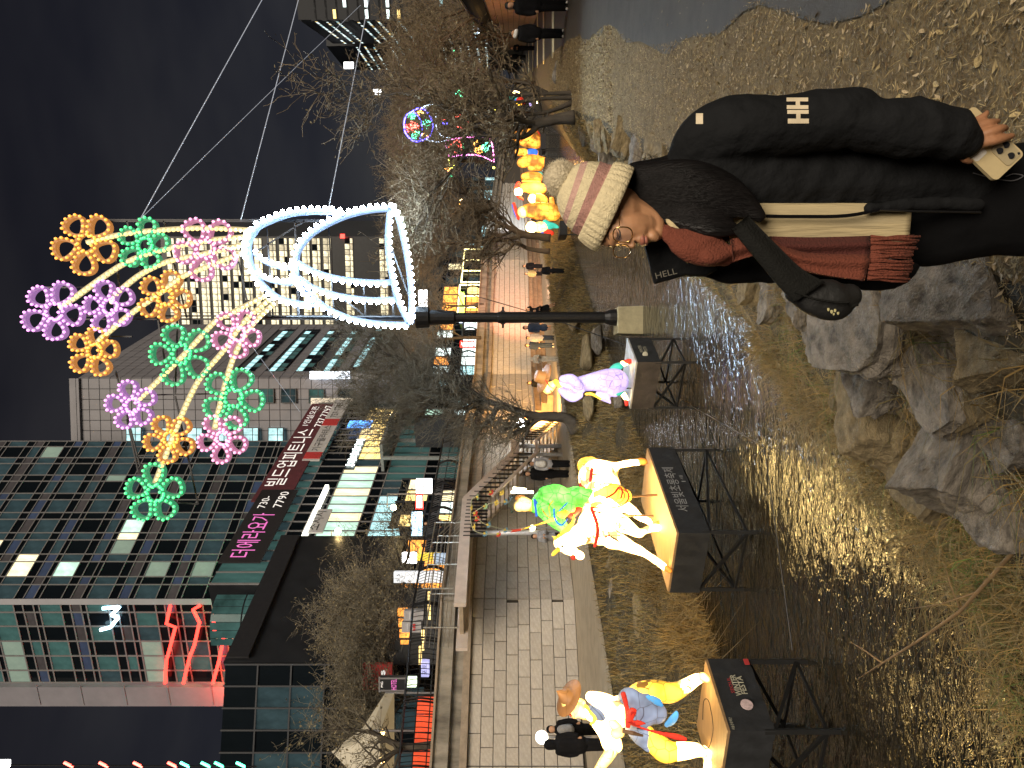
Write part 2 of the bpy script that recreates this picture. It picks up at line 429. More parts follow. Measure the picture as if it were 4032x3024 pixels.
# stepped ledges at the foot of the far stretch of wall
m_ledge = mat('ledge_stone', (0.22, 0.15, 0.095), .85, scale=3, var=.3, bump=.3)
ledge = empty('stepped_ledge', (0, 45, 1.05), 'long brown stepped ledges at the foot of the glowing wall stretch', 'steps')
for k in range(3):
    q = MB()
    pl = [(-1.9, 37.5), (0.6, 46), (9.8, 56.5), (25, 91), (60, 172)]
    for a, b, u, L in segs(pl):
        n = Vector((u.y, -u.x, 0)); off = 1.35 - k * .42; c = (a + b) / 2 + n * (off / 2 + .06)
        q.box((c.x, c.y, 1.06 + .3 * k + .15), (L + .3, off, .30), u)
        q.box((c.x + n.x * (off / 2 + .02), c.y + n.y * (off / 2 + .02), 1.06 + .3 * k + .28), (L + .3, .05, .05), u)
    q.build('ledge', m_ledge, ledge)

# ---------------------------------------------------------------- streets, right wall
m_street = mat('asphalt', (0.05, 0.05, 0.052), .8, scale=5, var=.3, bump=.3, bscale=80)
sb = MB(); pl = WALL
far = [(-400 + i * 0, p[1]) for i, p in enumerate(pl)]
for i in range(len(pl) - 1):
    sb.quad((-500, pl[i][1] - (0 if i else 60), 5.5), (pl[i][0] - .4, pl[i][1] - (0 if i else 3.5), 5.5), (pl[i + 1][0] - .4, pl[i + 1][1], 5.5), (-500, pl[i + 1][1], 5.5))
sb.quad((-500, 330, 5.5), (130, 330, 5.5), (400, 900, 5.5), (-500, 900, 5.5))
tag(sb.build('street', m_street), 'street above the far wall', kind='structure')
sb = MB(); sb.quad((2.0, -6, 4.8), (400, -6, 4.8), (400, 420, 4.8), (.42 * 420 + 5.2, 420, 4.8)); 
tag(sb.build('road', m_street), 'road above the near retaining wall', kind='structure')
sb = MB(); sb.quad((-700, -60, -.6), (900, -60, -.6), (900, 1500, -.6), (-700, 1500, -.6)); tag(sb.build('terrain', m_bed), 'ground far around', kind='structure')
m_rwall = mat('warm_wall_stone', (0.34, 0.20, 0.11), .85, scale=3, var=.3, bump=.4)
rw = empty('retaining_wall', (.42 * 20 + 4.6, 20, 1.5), 'orange-lit masonry wall beside the near footpath with a dark hedge rail on top', 'wall')
q = MB(); RW = [(.42 * -6 + 4.6, -6), (.42 * 35 + 4.6, 35), (.42 * 100 + 5.0, 100), (.42 * 300 + 5.2, 300)]
for a, b, u, L in segs(RW):
    n = Vector((u.y, -u.x, 0)); c = (a + b) / 2 + n * .3
    q.box((c.x, c.y, 3.1), (L + .1, .5, 3.3), u)
q.build('wall_core', m_joint, rw)
mr = MB(); rb = []
for r in range(8):
    for a, b, u, L in segs(RW[:3]):
        t = (r % 2) * .3
        n = Vector((u.y, -u.x, 0))
        while t < L - .3:
            w = random.uniform(.5, .62)
            y = a.y + u.y * t
            if y > 14: rb.append((a + u * (t + w / 2) + n * .02, u, w, 1.72 + r * .39))
            t += w + .0
rb.sort(key=lambda q: q[0].length); ub = unit_box_mesh('wall_stone', m_rwall, .05)
for i, (p, u, w, z) in enumerate(rb):
    if i < 120: share(ub, 'wall_stone', rw, (p.x, p.y, z), math.atan2(u.y, u.x), (w - .03, .16, .36))
    else: mr.box((p.x, p.y, z), (w - .03, .16, .36), u)
tag(mr.build('distant_stones', m_rwall, rw), kind='stuff')
m_dark = mat('dark_painted_metal', (0.02, 0.02, 0.022), .45, metal=.6, scale=20, var=.3)
m_hedge = mat('dark_hedge', (0.02, 0.022, 0.015), .8, scale=12, var=.4, bump=.5)
q = MB()
for a, b, u, L in segs(RW[:3]):
    n = Vector((u.y, -u.x, 0)); t = 0
    while t < L:
        p = a + u * t
        if p.y > 12 and p.y < 90:
            c = [(p + n * (.1 - .35 * math.sin(k / 5 * 3.14)) + Vector((0, 0, 4.85 + .22 * k))) for k in range(6)]
            q.tube(c, .05, 4, caps=False)
        t += .42
q.build('curved_baluster', m_dark, rw); tag(bpy.data.objects['curved_baluster'], kind='stuff')
q = MB()
for a, b, u, L in segs(RW[:3]):
    c = (a + b) / 2; q.box((c.x, c.y, 6.0), (L, .12, .06), u)
q.build('rail', mat('steel_rail', (.5, .48, .5), .3, metal=.8), rw)
# ---------------------------------------------------------------- buildings
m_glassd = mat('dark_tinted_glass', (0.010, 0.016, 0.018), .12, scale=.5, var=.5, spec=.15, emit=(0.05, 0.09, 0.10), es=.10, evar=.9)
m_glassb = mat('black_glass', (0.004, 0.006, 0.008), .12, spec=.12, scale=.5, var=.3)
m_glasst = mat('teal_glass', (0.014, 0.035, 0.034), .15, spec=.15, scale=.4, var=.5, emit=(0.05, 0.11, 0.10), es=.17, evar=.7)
m_panel = mat('grey_spandrel', (0.045, 0.042, 0.048), .5, scale=1, var=.4)
m_panel2 = mat('blue_spandrel', (0.03, 0.05, 0.11), .5, scale=1, var=.3)
m_mull = mat('pale_mullion', (0.17, 0.165, 0.17), .5, scale=2, var=.1)
def lit(name, c, s, var=.5, sc=.9): return mat(name, tuple(x * .4 for x in c), .5, scale=sc, emit=c, es=s * .62, evar=var, var=.3)
m_litw = lit('lit_window_cream', (1.0, .86, .50), .75)
m_litg = lit('lit_window_greenish', (.55, .85, .68), .55)
m_litc = lit('lit_window_cool', (.45, .80, .85), .62)
m_lity = lit('lit_window_yellow', (1.0, .70, .24), 1.0)
m_lito = lit('lit_window_orange', (1.0, .36, .06), 1.1)
m_curt = mat('pale_curtain', (0.13, 0.18, 0.15), .8, scale=1, var=.3, emit=(.3, .42, .35), es=.12)
m_white = mat('white_lightbox', (.8, .8, .8), .4, emit=(1, 1, 1), es=3.0)
pane_mesh = {}
def pmesh(m, nm):
    k = (m.name, nm)
    if k not in pane_mesh: pane_mesh[k] = unit_box_mesh(nm, m)
    return pane_mesh[k]
def facade(b, A, B, z0, cols, rows, pick, frame=.06, mull=m_mull, proud=.06, base=None, fh=None):
    """cols widths, rows (height, part name); pick(i, j, name) -> material (None leaves the wall)"""
    A = Vector((*A, 0)); B = Vector((*B, 0)); u = (B - A).normalized(); n = Vector((u.y, -u.x, 0))
    L = (B - A).length; k = L / sum(cols); st = MB(); stm = []; mats = []
    z = z0; mu = MB(); rz = math.atan2(u.y, u.x)
    for j, (h, nm) in enumerate(rows):
        x = 0
        for i, w in enumerate(cols):
            w = w * k; m = pick(i, j, nm)
            if m is not None:
                c = A + u * (x + w / 2) + n * .02 + Vector((0, 0, z + h / 2))
                if nm.startswith('_'):
                    if m not in mats: mats.append(m)
                    st.box(c, (w - frame, .06, h - frame), u, mi=mats.index(m))
                else: share(pmesh(m, nm), nm, b, c, rz, (w - frame, .06, h - frame))
            x += w
        mu.box(A + u * (L / 2) + n * proud + Vector((0, 0, z)), (L, .10, frame), u)
        z += h
    x = 0
    for w in [0] + list(cols):
        x += w * k; mu.box(A + u * x + n * (proud + .003) + Vector((0, 0, (z0 + z) / 2)), (frame, .12, z - z0), u)
    if frame > 0: tag(mu.build('mullion', mull, b), kind='stuff')
    if st.v: tag(st.build('infill', mats, b), kind='stuff')
    return z
def slab(b, A, B, z0, z1, t, m, nm='wall', inset=.05):
    A = Vector((*A, 0)); B = Vector((*B, 0)); u = (B - A).normalized(); n = Vector((u.y, -u.x, 0)); c = (A + B) / 2 - n * (t / 2 + inset)
    q = MB(); q.box((c.x, c.y, (z0 + z1) / 2), ((B - A).length, t, z1 - z0), u); return q.build(nm, m, b)
# --- glass tower at the left
m_wallk = mat('black_cladding', (0.012, 0.013, 0.015), .4, scale=1, var=.3)
tower = empty('glass_tower', (-17.4, 57, 5.5), 'tall dark curtain wall tower with white mullions and a pale end pier', 'tower')
rj = random.Random(3)
def pick_t(i, j, nm):
    if nm == 'window':
        r = rj.random(); fl = j // 4
        if (fl, i) in ((3, 5), (3, 6), (5, 2), (5, 3), (6, 3), (6, 4), (7, 9), (4, 2), (8, 11)): return m_litw if (fl + i) % 3 else m_litg
        return m_glassd if r < .62 else (m_glassb if r < .93 else m_curt)
    if nm == 'panel': return (m_panel, m_panel2, m_glassb, m_glassd)[rj.choice([0, 0, 1, 2, 3])]
    if nm == '_slot': return m_glassb
    return m_glassb
cols = []
for i in range(8): cols += [1.45, .75]
rows = [(1.75, 'window'), (.45, '_slot'), (.85, 'panel'), (.75, '_dark')] * 9
slab(tower, (-17.4, 57), (-5.7, 70.2), 5.5, 60, 9, m_wallk)
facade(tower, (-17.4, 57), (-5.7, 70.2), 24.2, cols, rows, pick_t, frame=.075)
def pick_t2(i, j, nm):
    fl = j // 4
    if nm == 'window':
        if fl in (2, 5) and i in (0, 1, 2): return m_curt
        return (m_glasst, m_glasst, m_glassd, m_glassb)[rj.randrange(4)]
    if nm == 'panel': return (m_panel, m_glassb, m_glasst, m_panel2)[rj.choice([0, 1, 1, 2, 3])]
    return m_glassb
slab(tower, (-24.8, 59.24), (-17.5, 57.03), 5.5, 60, 1.0, m_wallk)
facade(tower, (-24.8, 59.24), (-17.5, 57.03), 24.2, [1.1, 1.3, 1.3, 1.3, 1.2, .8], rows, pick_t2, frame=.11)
m_pier = mat('pale_pier_cladding', (0.20, 0.195, 0.22), .6, scale=.6, var=.12)
q = MB(); q.box((-25.75, 59.5, 36), (1.9, 1.2, 55), (-3.31, 1, 0)); q.box((-17.4, 56.86, 42), (.45, .3, 36), (1, .2, 0))
for k in range(14): q.box((-25.75, 58.86, 10 + k * 3.6), (1.94, .06, .05), (-3.31, 1, 0))
q.build('pier', m_pier, tower)
m_redglow = mat('red_glow', (.5, .02, .02), .4, emit=(1, .03, .02), es=2.5)
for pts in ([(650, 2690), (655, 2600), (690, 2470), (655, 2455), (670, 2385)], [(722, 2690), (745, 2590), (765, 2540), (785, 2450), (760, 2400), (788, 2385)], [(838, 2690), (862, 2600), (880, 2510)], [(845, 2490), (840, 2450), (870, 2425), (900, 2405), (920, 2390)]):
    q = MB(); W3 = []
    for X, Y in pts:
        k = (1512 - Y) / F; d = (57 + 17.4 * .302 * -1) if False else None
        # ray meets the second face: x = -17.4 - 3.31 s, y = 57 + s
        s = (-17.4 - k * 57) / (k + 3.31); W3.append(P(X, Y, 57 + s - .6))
    q.tube(W3, .14, 5); q.build('red_reflection', m_redglow, tower)  # glowing tubes imitate reflections of red LED lines in the glass
q = MB(); pp = [P(395, 2480, 57.2), P(435, 2470, 57.2), P(465, 2432, 57.2), P(440, 2420, 57.2), P(470, 2390, 57.0), P(405, 2395, 57.0)]
for a, b2 in zip(pp, pp[1:]): q.bar(a, b2, .22)
q.build('blue_sign', mat('blue_white_sign', (.4, .6, .7), .4, emit=(.5, .85, 1), es=4), tower)
def lamp(name, loc, col, e, r=.15, kind='POINT', to=None, ang=60, parent=None, blend=.6):
    l = bpy.data.lights.new(name, kind); l.energy = e; l.color = col; l.shadow_soft_size = r
    o = bpy.data.objects.new(name, l); link(o); o.location = loc
    if kind == 'SPOT': l.spot_size = R(ang); l.spot_blend = blend; o.rotation_euler = (Vector(to) - Vector(loc)).to_track_quat('-Z', 'Y').to_euler()
    return o
lamp('facade_wash_red', (-24.8, 56.8, 25.5), (1, .07, .03), 900, .4)
lamp('facade_wash_green', (-17.5, 55.4, 22.5), (.1, 1, .35), 700, .4)

# --- podium with banners, parallel to the stream
AP = -33.0
def plane(a, X, Y, off=0.0):
    k = (1512 - Y) / F; y = a / (k - .42); p = Vector((k * y, y, CZ - (X - 2016) / F * y))
    return p + UN * off
UU = Vector((.42, 1, 0)).normalized(); UN = Vector((UU.y, -UU.x, 0))
def onp(a, y): return (.42 * y + a, y)
podium = empty('shop_podium', (*onp(AP, 46), 5.5), 'long glazed shop block with Korean banners below the glass tower', 'building')
slab(podium, onp(AP, 47.0), onp(AP, 73.7), 5.5, 23.3, 4.0, m_wallk)
def pick_p(i, j, nm):
    if nm == 'window':
        if j == 7: return None if i > 19 else (m_glasst if (i + j) % 3 else m_glassd)
        if j == 5: return (m_litg if i % 3 else m_litw) if i < 13 else (m_lity if 14 <= i < 23 else m_glassd)
        if j == 3: return m_litc if i < 9 else (m_glassd if i < 11 else m_glasst)
        if j == 1: return (m_litw if i % 2 else m_litc) if i < 10 else m_glasst
    return m_glassb
facade(podium, onp(AP, 47.0), onp(AP, 73.7), 5.8, [1.3] * 24, [(1.2, '_base'), (2.6, 'window'), (1.0, '_band'), (3.2, 'window'), (.9, '_band'), (2.9, 'window'), (2.2, '_band'), (3.4, 'window')], pick_p, frame=.09)
q = MB(); q.box((*onp(AP + .3, 51), 18.25), (15, .4, .28), UU); q.build('light_ledge', lit('bright_cornice', (1, .97, .8), 2.2, .2), podium)
# rounded green glass end
q = MB(); c0 = Vector((*onp(AP - 2.6, 47.0), 0))
for k in range(7):
    t0 = k / 7 * 1.57; t1 = (k + .94) / 7 * 1.57
    p0 = c0 + UN * (2.4 * math.cos(t0)) - UU * (2.0 * math.sin(t0)); p1 = c0 + UN * (2.4 * math.cos(t1)) - UU * (2.0 * math.sin(t1))
    for z0, z1 in ((18.6, 20.3), (20.4, 22.3)):
        q.quad(p0 + Vector((0, 0, z0)), p1 + Vector((0, 0, z0)), p1 + Vector((0, 0, z1)), p0 + Vector((0, 0, z1)))
q.build('curved_glass', m_glasst, podium)
q = MB(); 
for k in range(8):
    t0 = (k / 7) * 1.57; t1 = min(1.57, t0 + .2244)
    p0 = c0 + UN * (2.55 * math.cos(t0)) - UU * (2.1 * math.sin(t0)); p1 = c0 + UN * (2.55 * math.cos(t1)) - UU * (2.1 * math.sin(t1))
    q.bar(p0 + Vector((0, 0, 18.3)), p1 + Vector((0, 0, 18.3)), .3, .5)
q.build('light_ledge', bpy.data.materials['bright_cornice'], podium)
def pbanner(name, label, a, X0, Y0, X1, Y1, h, m, off=.35, lines=(), t=.12, cat='banner'):
    """banner on the plane a: left top (X0, Y0) .. right top (X1, Y1) in the photograph, hanging h metres"""
    p0 = plane(a, X0, Y0); p1 = plane(a, X1, Y1); zt = (p0.z + p1.z) / 2; L = (p1 - p0); L.z = 0; L = L.length
    p0 = Vector((p0.x, p0.y, zt)) + UN * off
    root = empty(name, (p0.x, p0.y, zt - h), label, cat)
    q = MB(); c = p0 + UU * (L / 2) - Vector((0, 0, h / 2)); q.box(c, (L, t, h), UU); q.build('sheet', m, root)
    for (s, fx, fz, wf, hf, tm) in lines:
        cc = p0 + UU * (L * fx) - Vector((0, 0, h * fz)) + UN * (t / 2 + .02)
        text(s, 'lettering', tm, root, cc, UU, (0, 0, 1), h * hf, 0, fit=L * wf)
    return root
m_bwht = mat('banner_white_ink', (.62, .60, .58), .7, emit=(1, .95, .9), es=.25)
m_bink = mat('banner_black_ink', (.01, .01, .01), .7)
m_bpink = mat('banner_pink_ink', (.45, .10, .32), .7, emit=(.75, .16, .5), es=.35)
m_burg = mat('burgundy_banner', (.085, .018, .025), .8, scale=2)
m_blkb = mat('black_banner', (.012, .010, .012), .8); m_whb = mat('white_banner', (.45, .44, .44), .8, scale=3, var=.1)
m_redb = mat('red_banner', (.40, .03, .03), .8)
pbanner('banner', 'long burgundy banner with big white Korean letters and a phone number', AP, 1010, 1990, 1215, 1604, 2.9, m_burg, lines=[('빌드업피트니스', .40, .42, .56, .62, m_bwht), ('1인실오픈', .84, .24, .24, .26, m_bwht), ('737.7797', .84, .68, .26, .36, m_bwht)])
pbanner('banner', 'white and red banner hanging right under the burgundy banner', AP, 1190, 1830, 1325, 1590, 1.5, m_whb, off=.4, lines=[('기구필라테스', .33, .5, .40, .55, m_bink), ('757-7783', .80, .5, .26, .6, m_bink)])
rb_ = bpy.data.objects['banner.001']; q = MB()
pA = plane(AP, 1190, 1830, .5); 
for fx, w in ((.02, .10), (.60, .12)):
    c = Vector((rb_.location.x, rb_.location.y, rb_.location.z + .75)) + UU * (11.5 * fx + .6) + UN * .08; q.box(c, (11.5 * w, .06, 1.45), UU)
q.build('red_field', m_redb, rb_)
pbanner('banner', 'black banner with pink Korean letters and white digits', AP, 890, 2232, 1010, 1945, 2.9, m_blkb, lines=[('더에라요가', .34, .5, .58, .62, m_bpink), ('730-', .80, .28, .18, .3, m_bwht), ('7790', .84, .70, .24, .34, m_bwht)])
pbanner('sign', 'white sign with black Korean letters beside the dark block', AP, 1190, 2112, 1235, 2020, 1.5, m_whb, off=.3, lines=[('소시지', .5, .5, .8, .7, m_bink)], cat='sign')
m_litsign = lit('lit_letter', (.85, 1, .95), 4, .1)
q3 = pbanner('sign', 'slanting bright white letter sign over the glass entrance', AP, 1345, 1862, 1412, 1750, .9, m_wallk, off=.35, cat='sign')
q = MB(); rr = random.Random(5)
for k in range(11):
    p = plane(AP, 1345, 1862); c = Vector((p.x, p.y, 0)) + UU * (.5 + k * .47) + UN * .5; c.z = q3.location.z + .45
    q.box(c, (.1, .05, .55 if k % 2 else .75), UU); q.box(c + Vector((0, 0, .2 * (1 if k % 3 else -1))), (.34, .05, .1), UU)
q.build('lettering', m_litsign, q3)
q3 = pbanner('sign', 'small blue and white light box near the yellow windows', AP, 1370, 1705, 1378, 1680, 2.2, lit('blue_box', (.1, .35, 1), 2.2, .6), off=.6, cat='sign')
# canopy and pale frame near the entrance
q = MB(); p0 = plane(AP, 1400, 1860, 1.4); p1 = plane(AP, 1470, 1725, 1.4)
q.box((Vector((p0.x, p0.y, 14.2)) + Vector((p1.x, p1.y, 14.2))) / 2, ((p1 - p0).length, 2.6, .25), UU)
for f in (0, .5, 1):
    p = p0.lerp(p1, f); q.box((p.x, p.y, 9.8), (.25, .25, 8.8), UU)
q.build('entrance_frame', mat('grey_entrance_frame', (.2, .22, .22), .5), podium)

# --- white tiled block
m_tile = mat('white_tile_wall', (0.17, 0.165, 0.18), .6, scale=.3, var=.16, bump=.2)
m_tile_j = mat('tile_joint', (0.05, 0.05, 0.055), .9)
tiled = empty('tiled_building', (.6, 80, 5.5), 'pale square-tiled building with rounded roof edge and slanting window bands', 'building')
TA, TB, TC = Vector((-10, 80.6, 0)), Vector((.63, 80, 0)), Vector((8.3, 100, 0))
def tilegrid(b, A, B, z0, z1, w, h, holes):
    u = (B - A).normalized(); n = Vector((u.y, -u.x, 0)); L = (B - A).length; cx = int(round(L / w)); cz = int(round((z1 - z0) / h)); w = L / cx; h = (z1 - z0) / cz
    um = unit_box_mesh('tile', m_tile, .03); st = MB(); k = 0
    for j in range(cz - 1, -1, -1):
        for i in range(cx):
            c = A + u * ((i + .5) * w) + Vector((0, 0, z0 + (j + .5) * h)) + n * .03
            if any(a0 <= c.z <= a1 and i0 <= (i + .5) / cx <= i1 for a0, a1, i0, i1 in holes): continue
            if k < 145: share(um, 'tile', b, c, math.atan2(u.y, u.x), (w - .07, .1, h - .07)); k += 1
            else: st.box(c, (w - .07, .1, h - .07), u)
    tag(st.build('tiling', m_tile, b), kind='stuff')
slab(tiled, (TA.x, TA.y), (TB.x, TB.y), 5.5, 51.5, 12, m_tile_j); slab(tiled, (TB.x, TB.y), (TC.x, TC.y), 5.5, 51.5, 6, m_tile_j)
WZ = [(20.2 + 3.15 * k, 21.9 + 3.15 * k) for k in range(0, 5)]
lefth = [(34.6, 37.2, .0, .95), (24.0, 25.6, .55, .95)]
wins = [(33.2, .18), (33.2, .36), (33.2, .54), (33.2, .74)]
tilegrid(tiled, TA, TB, 5.5, 52.0, 1.15, 1.2, [])
tilegrid(tiled, TB, TC, 5.5, 52.0, 1.15, 1.2, [(a0 - .3, a1 + .3, .1, .92) for a0, a1 in WZ])
u = (TC - TB).normalized(); n = Vector((u.y, -u.x, 0)); LL = (TC - TB).length
for (a0, a1) in WZ:
    A = TB + u * (LL * .1); B = TB + u * (LL * .92); A.z = B.z = 0
    facade(tiled, (A.x, A.y), (B.x, B.y), a0, [1.1] * 12, [(.85, 'window'), (.85, 'window')], (lambda i, j, nm: (m_litc if (j == 1) and rj.random() < .75 else (m_glassb if rj.random() < .6 else m_glasst))), frame=.1, mull=m_wallk, proud=.03)
for f, Xw in ((.30, 530), (.50, 672), (.685, 760), (.66, 900), (.5, 980), (.86, 1080)):
    zz = 5.5 + (980 - Xw) / 2800 * 80 + 28
for Xw, Yw, mm in ((530, 1710, m_litc), (670, 1712, m_litc), (770, 1712, m_litc), (878, 1712, m_litc), (990, 1712, m_litc), (1088, 1712, m_litc), (1050, 1558, m_glasst), (1138, 1558, m_glassd), (1248, 1560, m_glasst), (1362, 1560, m_glassd), (1255, 1700, m_glasst)):
    k = (1512 - Yw) / F; y = 80.05; p = Vector((k * y, y - .02, CZ - (Xw - 2016) / F * y))
    w = empty('w', p); bpy.data.objects.remove(w)
    q = MB(); q.box(p - Vector((0, .12, 0)), (1.5, .12, 1.6)); wo = q.build('window', mm, tiled)
    q = MB(); q.box(p - Vector((0, .2, 0)), (.07, .06, 1.6)); q.box(p - Vector((0, .21, .2)), (1.5, .05, .07))
    for s_ in (-1, 1): q.box(p + Vector((s_ * .79, -.16, 0)), (.08, .14, 1.75)); q.box(p + Vector((0, -.16, s_ * .84)), (1.5, .14, .08))
    q.build('window_frame', m_wallk, wo)
q = MB(); 
for k in range(6):
    t = k / 5 * 1.57; q.box((-4.7, 80.3 + 1.3 * (1 - math.cos(t)), 51.9 + 1.3 * math.sin(t)), (10.7, .6, .45), (1, -.056, 0), (0, math.cos(t) * .6 - .3, 1))
q.build('rounded_roof_edge', m_tile, tiled)
# lit signs on its corner
def fsign(name, label, X0, Y0, X1, Y1, d, m, lines=(), t=.25, cat='sign', dy=0.0, frame=None, parent=None, vertical=False):
    """X0,Y0 top-left as the place stands (Y0 > Y1), facing the stream"""
    a = P(X0, Y0, d); b = P(X1, Y1, d); c = (a + b) / 2; w = abs(b.x - a.x); h = abs(a.z - b.z)
    root = parent or empty(name, (c.x, c.y, c.z - h / 2), label, cat)
    q = MB(); q.box(c, (w, t, h)); q.build('board' if not parent else 'panel', m, root)
    if frame:
        q = MB()
        for s_ in (-1, 1): q.box(c + Vector((s_ * w / 2, -t / 2 - .01, 0)), (.08 * d / 40, .05, h)); q.box(c + Vector((0, -t / 2 - .012, s_ * h / 2)), (w + .1, .05, .08 * d / 40))
        q.build('frame', frame, root)
    for (s, fx, fz, wf, hf, tm) in lines:
        cc = Vector((a.x + w * fx, d - t / 2 - .02, a.z - h * fz))
        if vertical: text(s, 'lettering', tm, root, cc, (0, 0, -1), (1, 0, 0), w * hf, 0, fit=h * wf)
        else: text(s, 'lettering', tm, root, cc, (1, 0, 0), (0, 0, 1), h * hf, 0, fit=w * wf)
    return root
m_ink = m_bink; m_grys = mat('grey_signboard', (.3, .29, .3), .6)
fsign('sign', 'brightly lit white projecting sign on the corner of the tiled building', 1221, 1492, 1377, 1462, 79, lit('white_blue_lightbox', (.8, .9, 1), 2.6, .2))
fsign('sign', 'grey vertical sign with dark Korean letters below the bright white corner sign', 1386, 1494, 1478, 1470, 79, m_grys, [('하나투어', .5, .5, .7, .7, m_ink)], vertical=True)
fsign('sign', 'cream vertical sign with grey Korean letters beside the burgundy banner', 1225, 1600, 1390, 1567, 74, mat('cream_signboard', (.55, .50, .42), .6, emit=(1, .9, .7), es=.12), [('뷰럴메이투미', .5, .5, .8, .6, m_grys)], vertical=True)
# ---------------------------------------------------------------- far towers and street shops
m_ofw = lit('office_cream', (.95, .84, .55), .62, .6, 1.5); m_ofd = lit('office_dim', (.8, .72, .5), .28, .6, 1.5)
m_conc2 = mat('dark_grey_facade', (0.022, 0.024, 0.029), .7, scale=.08, var=.2)
offc = empty('office_tower', (35, 230, 5.5), 'distant dark office tower with yellow lit floors behind the light bouquet', 'tower')
def PB(X, Y, d): p = P(X, Y, d); return (p.x, p.y)
OA = PB(0, 1285, 232); OB = PB(0, 930, 228); OC = PB(0, 868, 250)
slab(offc, OA, OB, 5.5, 116, 20, m_wallk); slab(offc, OB, OC, 5.5, 122, 5, m_conc2)
def rows_for(Xs, d): return sorted([(CZ - (x - 2016) / F * d) for x in Xs])
lit_floors = {680, 722, 765, 808, 851, 893, 936, 979, 1022, 1077, 1121, 1161, 1209, 1250, 1293, 1378, 1513}
fl = []
for Xc in sorted(lit_floors):
    z = CZ - (Xc + 16 - 2016) / F * 230
    A = Vector((*OA, 0)).lerp(Vector((*OB, 0)), .02 + (.0 if Xc < 1300 else .1)); B = Vector((*OA, 0)).lerp(Vector((*OB, 0)), .98)
    A = (A.x, A.y); B = (B.x, B.y)
    facade(offc, A, B, z, [1] * 14, [(1.0, 'window'), (1.7, 'window')], (lambda i, j, nm: (m_glassb if rj.random() < .08 else (m_ofw if rj.random() < .7 else (m_ofd if rj.random() < .7 else m_litw)))), frame=.22, mull=m_wallk)
fsign('sign', 'small red triangular sign on the distant office tower', 1340, 938, 1357, 922, 226, m_redglow)
# light-grey grid on its side
# --- apartment towers upper right
m_litb = lit('lit_window_white', (.78, .95, .92), 1.3, .5, .3)
def aptower(label, X0, Ys, d, seed, top=None):
    r = random.Random(seed); pts = [PB(0, Y, dd) for Y, dd in Ys]; zt = CZ - (X0 - 2016) / F * d
    b = empty('apartment_tower', (*pts[0], 5.5), label, 'tower')
    for a, c in zip(pts, pts[1:]):
        slab(b, a, c, 3.5, zt, 8, m_conc2)
        L = (Vector(c) - Vector(a)).length; n = max(3, int(L / 3.4)); z = zt - 6
        sparse = .30 if L > 16 else .5
        while z > 10:
            litrow = r.random() < .75; fine = (abs(c[1] - a[1]) > abs(c[0] - a[0]) * .5)
            nn = n * 3 if fine else n
            facade(b, a, c, z, [1] * nn, [(1.7, 'window')], (lambda i, j, nm: ((m_litb if r.random() < .7 else (m_litc if r.random() < .6 else m_lity)) if litrow and r.random() < (.72 if fine else .5) else None)), frame=.7 if not fine else .9, mull=m_conc2, proud=-.1)
            z -= 3.6
    return b
aptower('nearer of two dark apartment towers with scattered lit windows, cut by the frame edge', 1175, [(78, 240), (-60, 236)], 240, 2)
aptower('side block of the dark apartment tower, with slanting rows of lit windows', 1185, [(172, 290), (84, 246)], 246, 4)
aptower('farther dark apartment tower with a lit top corner', 1295, [(275, 330), (182, 296)], 300, 6)
fsign('sign', 'small tilted white rooftop sign glowing at the edge of the far tower', 1355, 270, 1392, 245, 290, m_white)
fsign('sign', 'small tilted white and yellow light far above the brown trees', 1470, 372, 1500, 352, 290, m_white)
# --- black box block in front of the podium, and the glazed block at its left
blk = empty('black_building', (-10.5, 36, 5.5), 'black box-shaped building front behind the leafy street trees', 'building')
slab(blk, (-12.5, 32), (-8.5, 40), 9.2, 16.2, 6, m_wallk)
slab(blk, (-8.5, 40), (-13.5, 44), 5.5, 16.2, .4, m_wallk)
q = MB(); q.box((-10.42, 35.96, 15.6), (8.6, .12, 1.0), (4, 8, 0)); q.build('fascia', mat('fascia_black', (.02, .02, .022), .35), blk)
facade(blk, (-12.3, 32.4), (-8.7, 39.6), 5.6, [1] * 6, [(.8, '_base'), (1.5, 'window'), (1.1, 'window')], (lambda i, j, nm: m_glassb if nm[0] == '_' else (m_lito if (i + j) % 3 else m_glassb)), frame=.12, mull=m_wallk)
gl = empty('glazed_building', (-15.5, 32.6, 5.5), 'dim green-grey glazed block left of the black building', 'building')
slab(gl, (-19.0, 31.0), (-12.6, 32), 5.5, 16.0, 5, m_conc2)
facade(gl, (-19.0, 31.0), (-12.6, 32), 5.6, [1.0] * 7, [(1.5, 'window')] * 7, (lambda i, j, nm: m_glassd if (i * j) % 3 else m_glassb), frame=.07, mull=m_conc2)
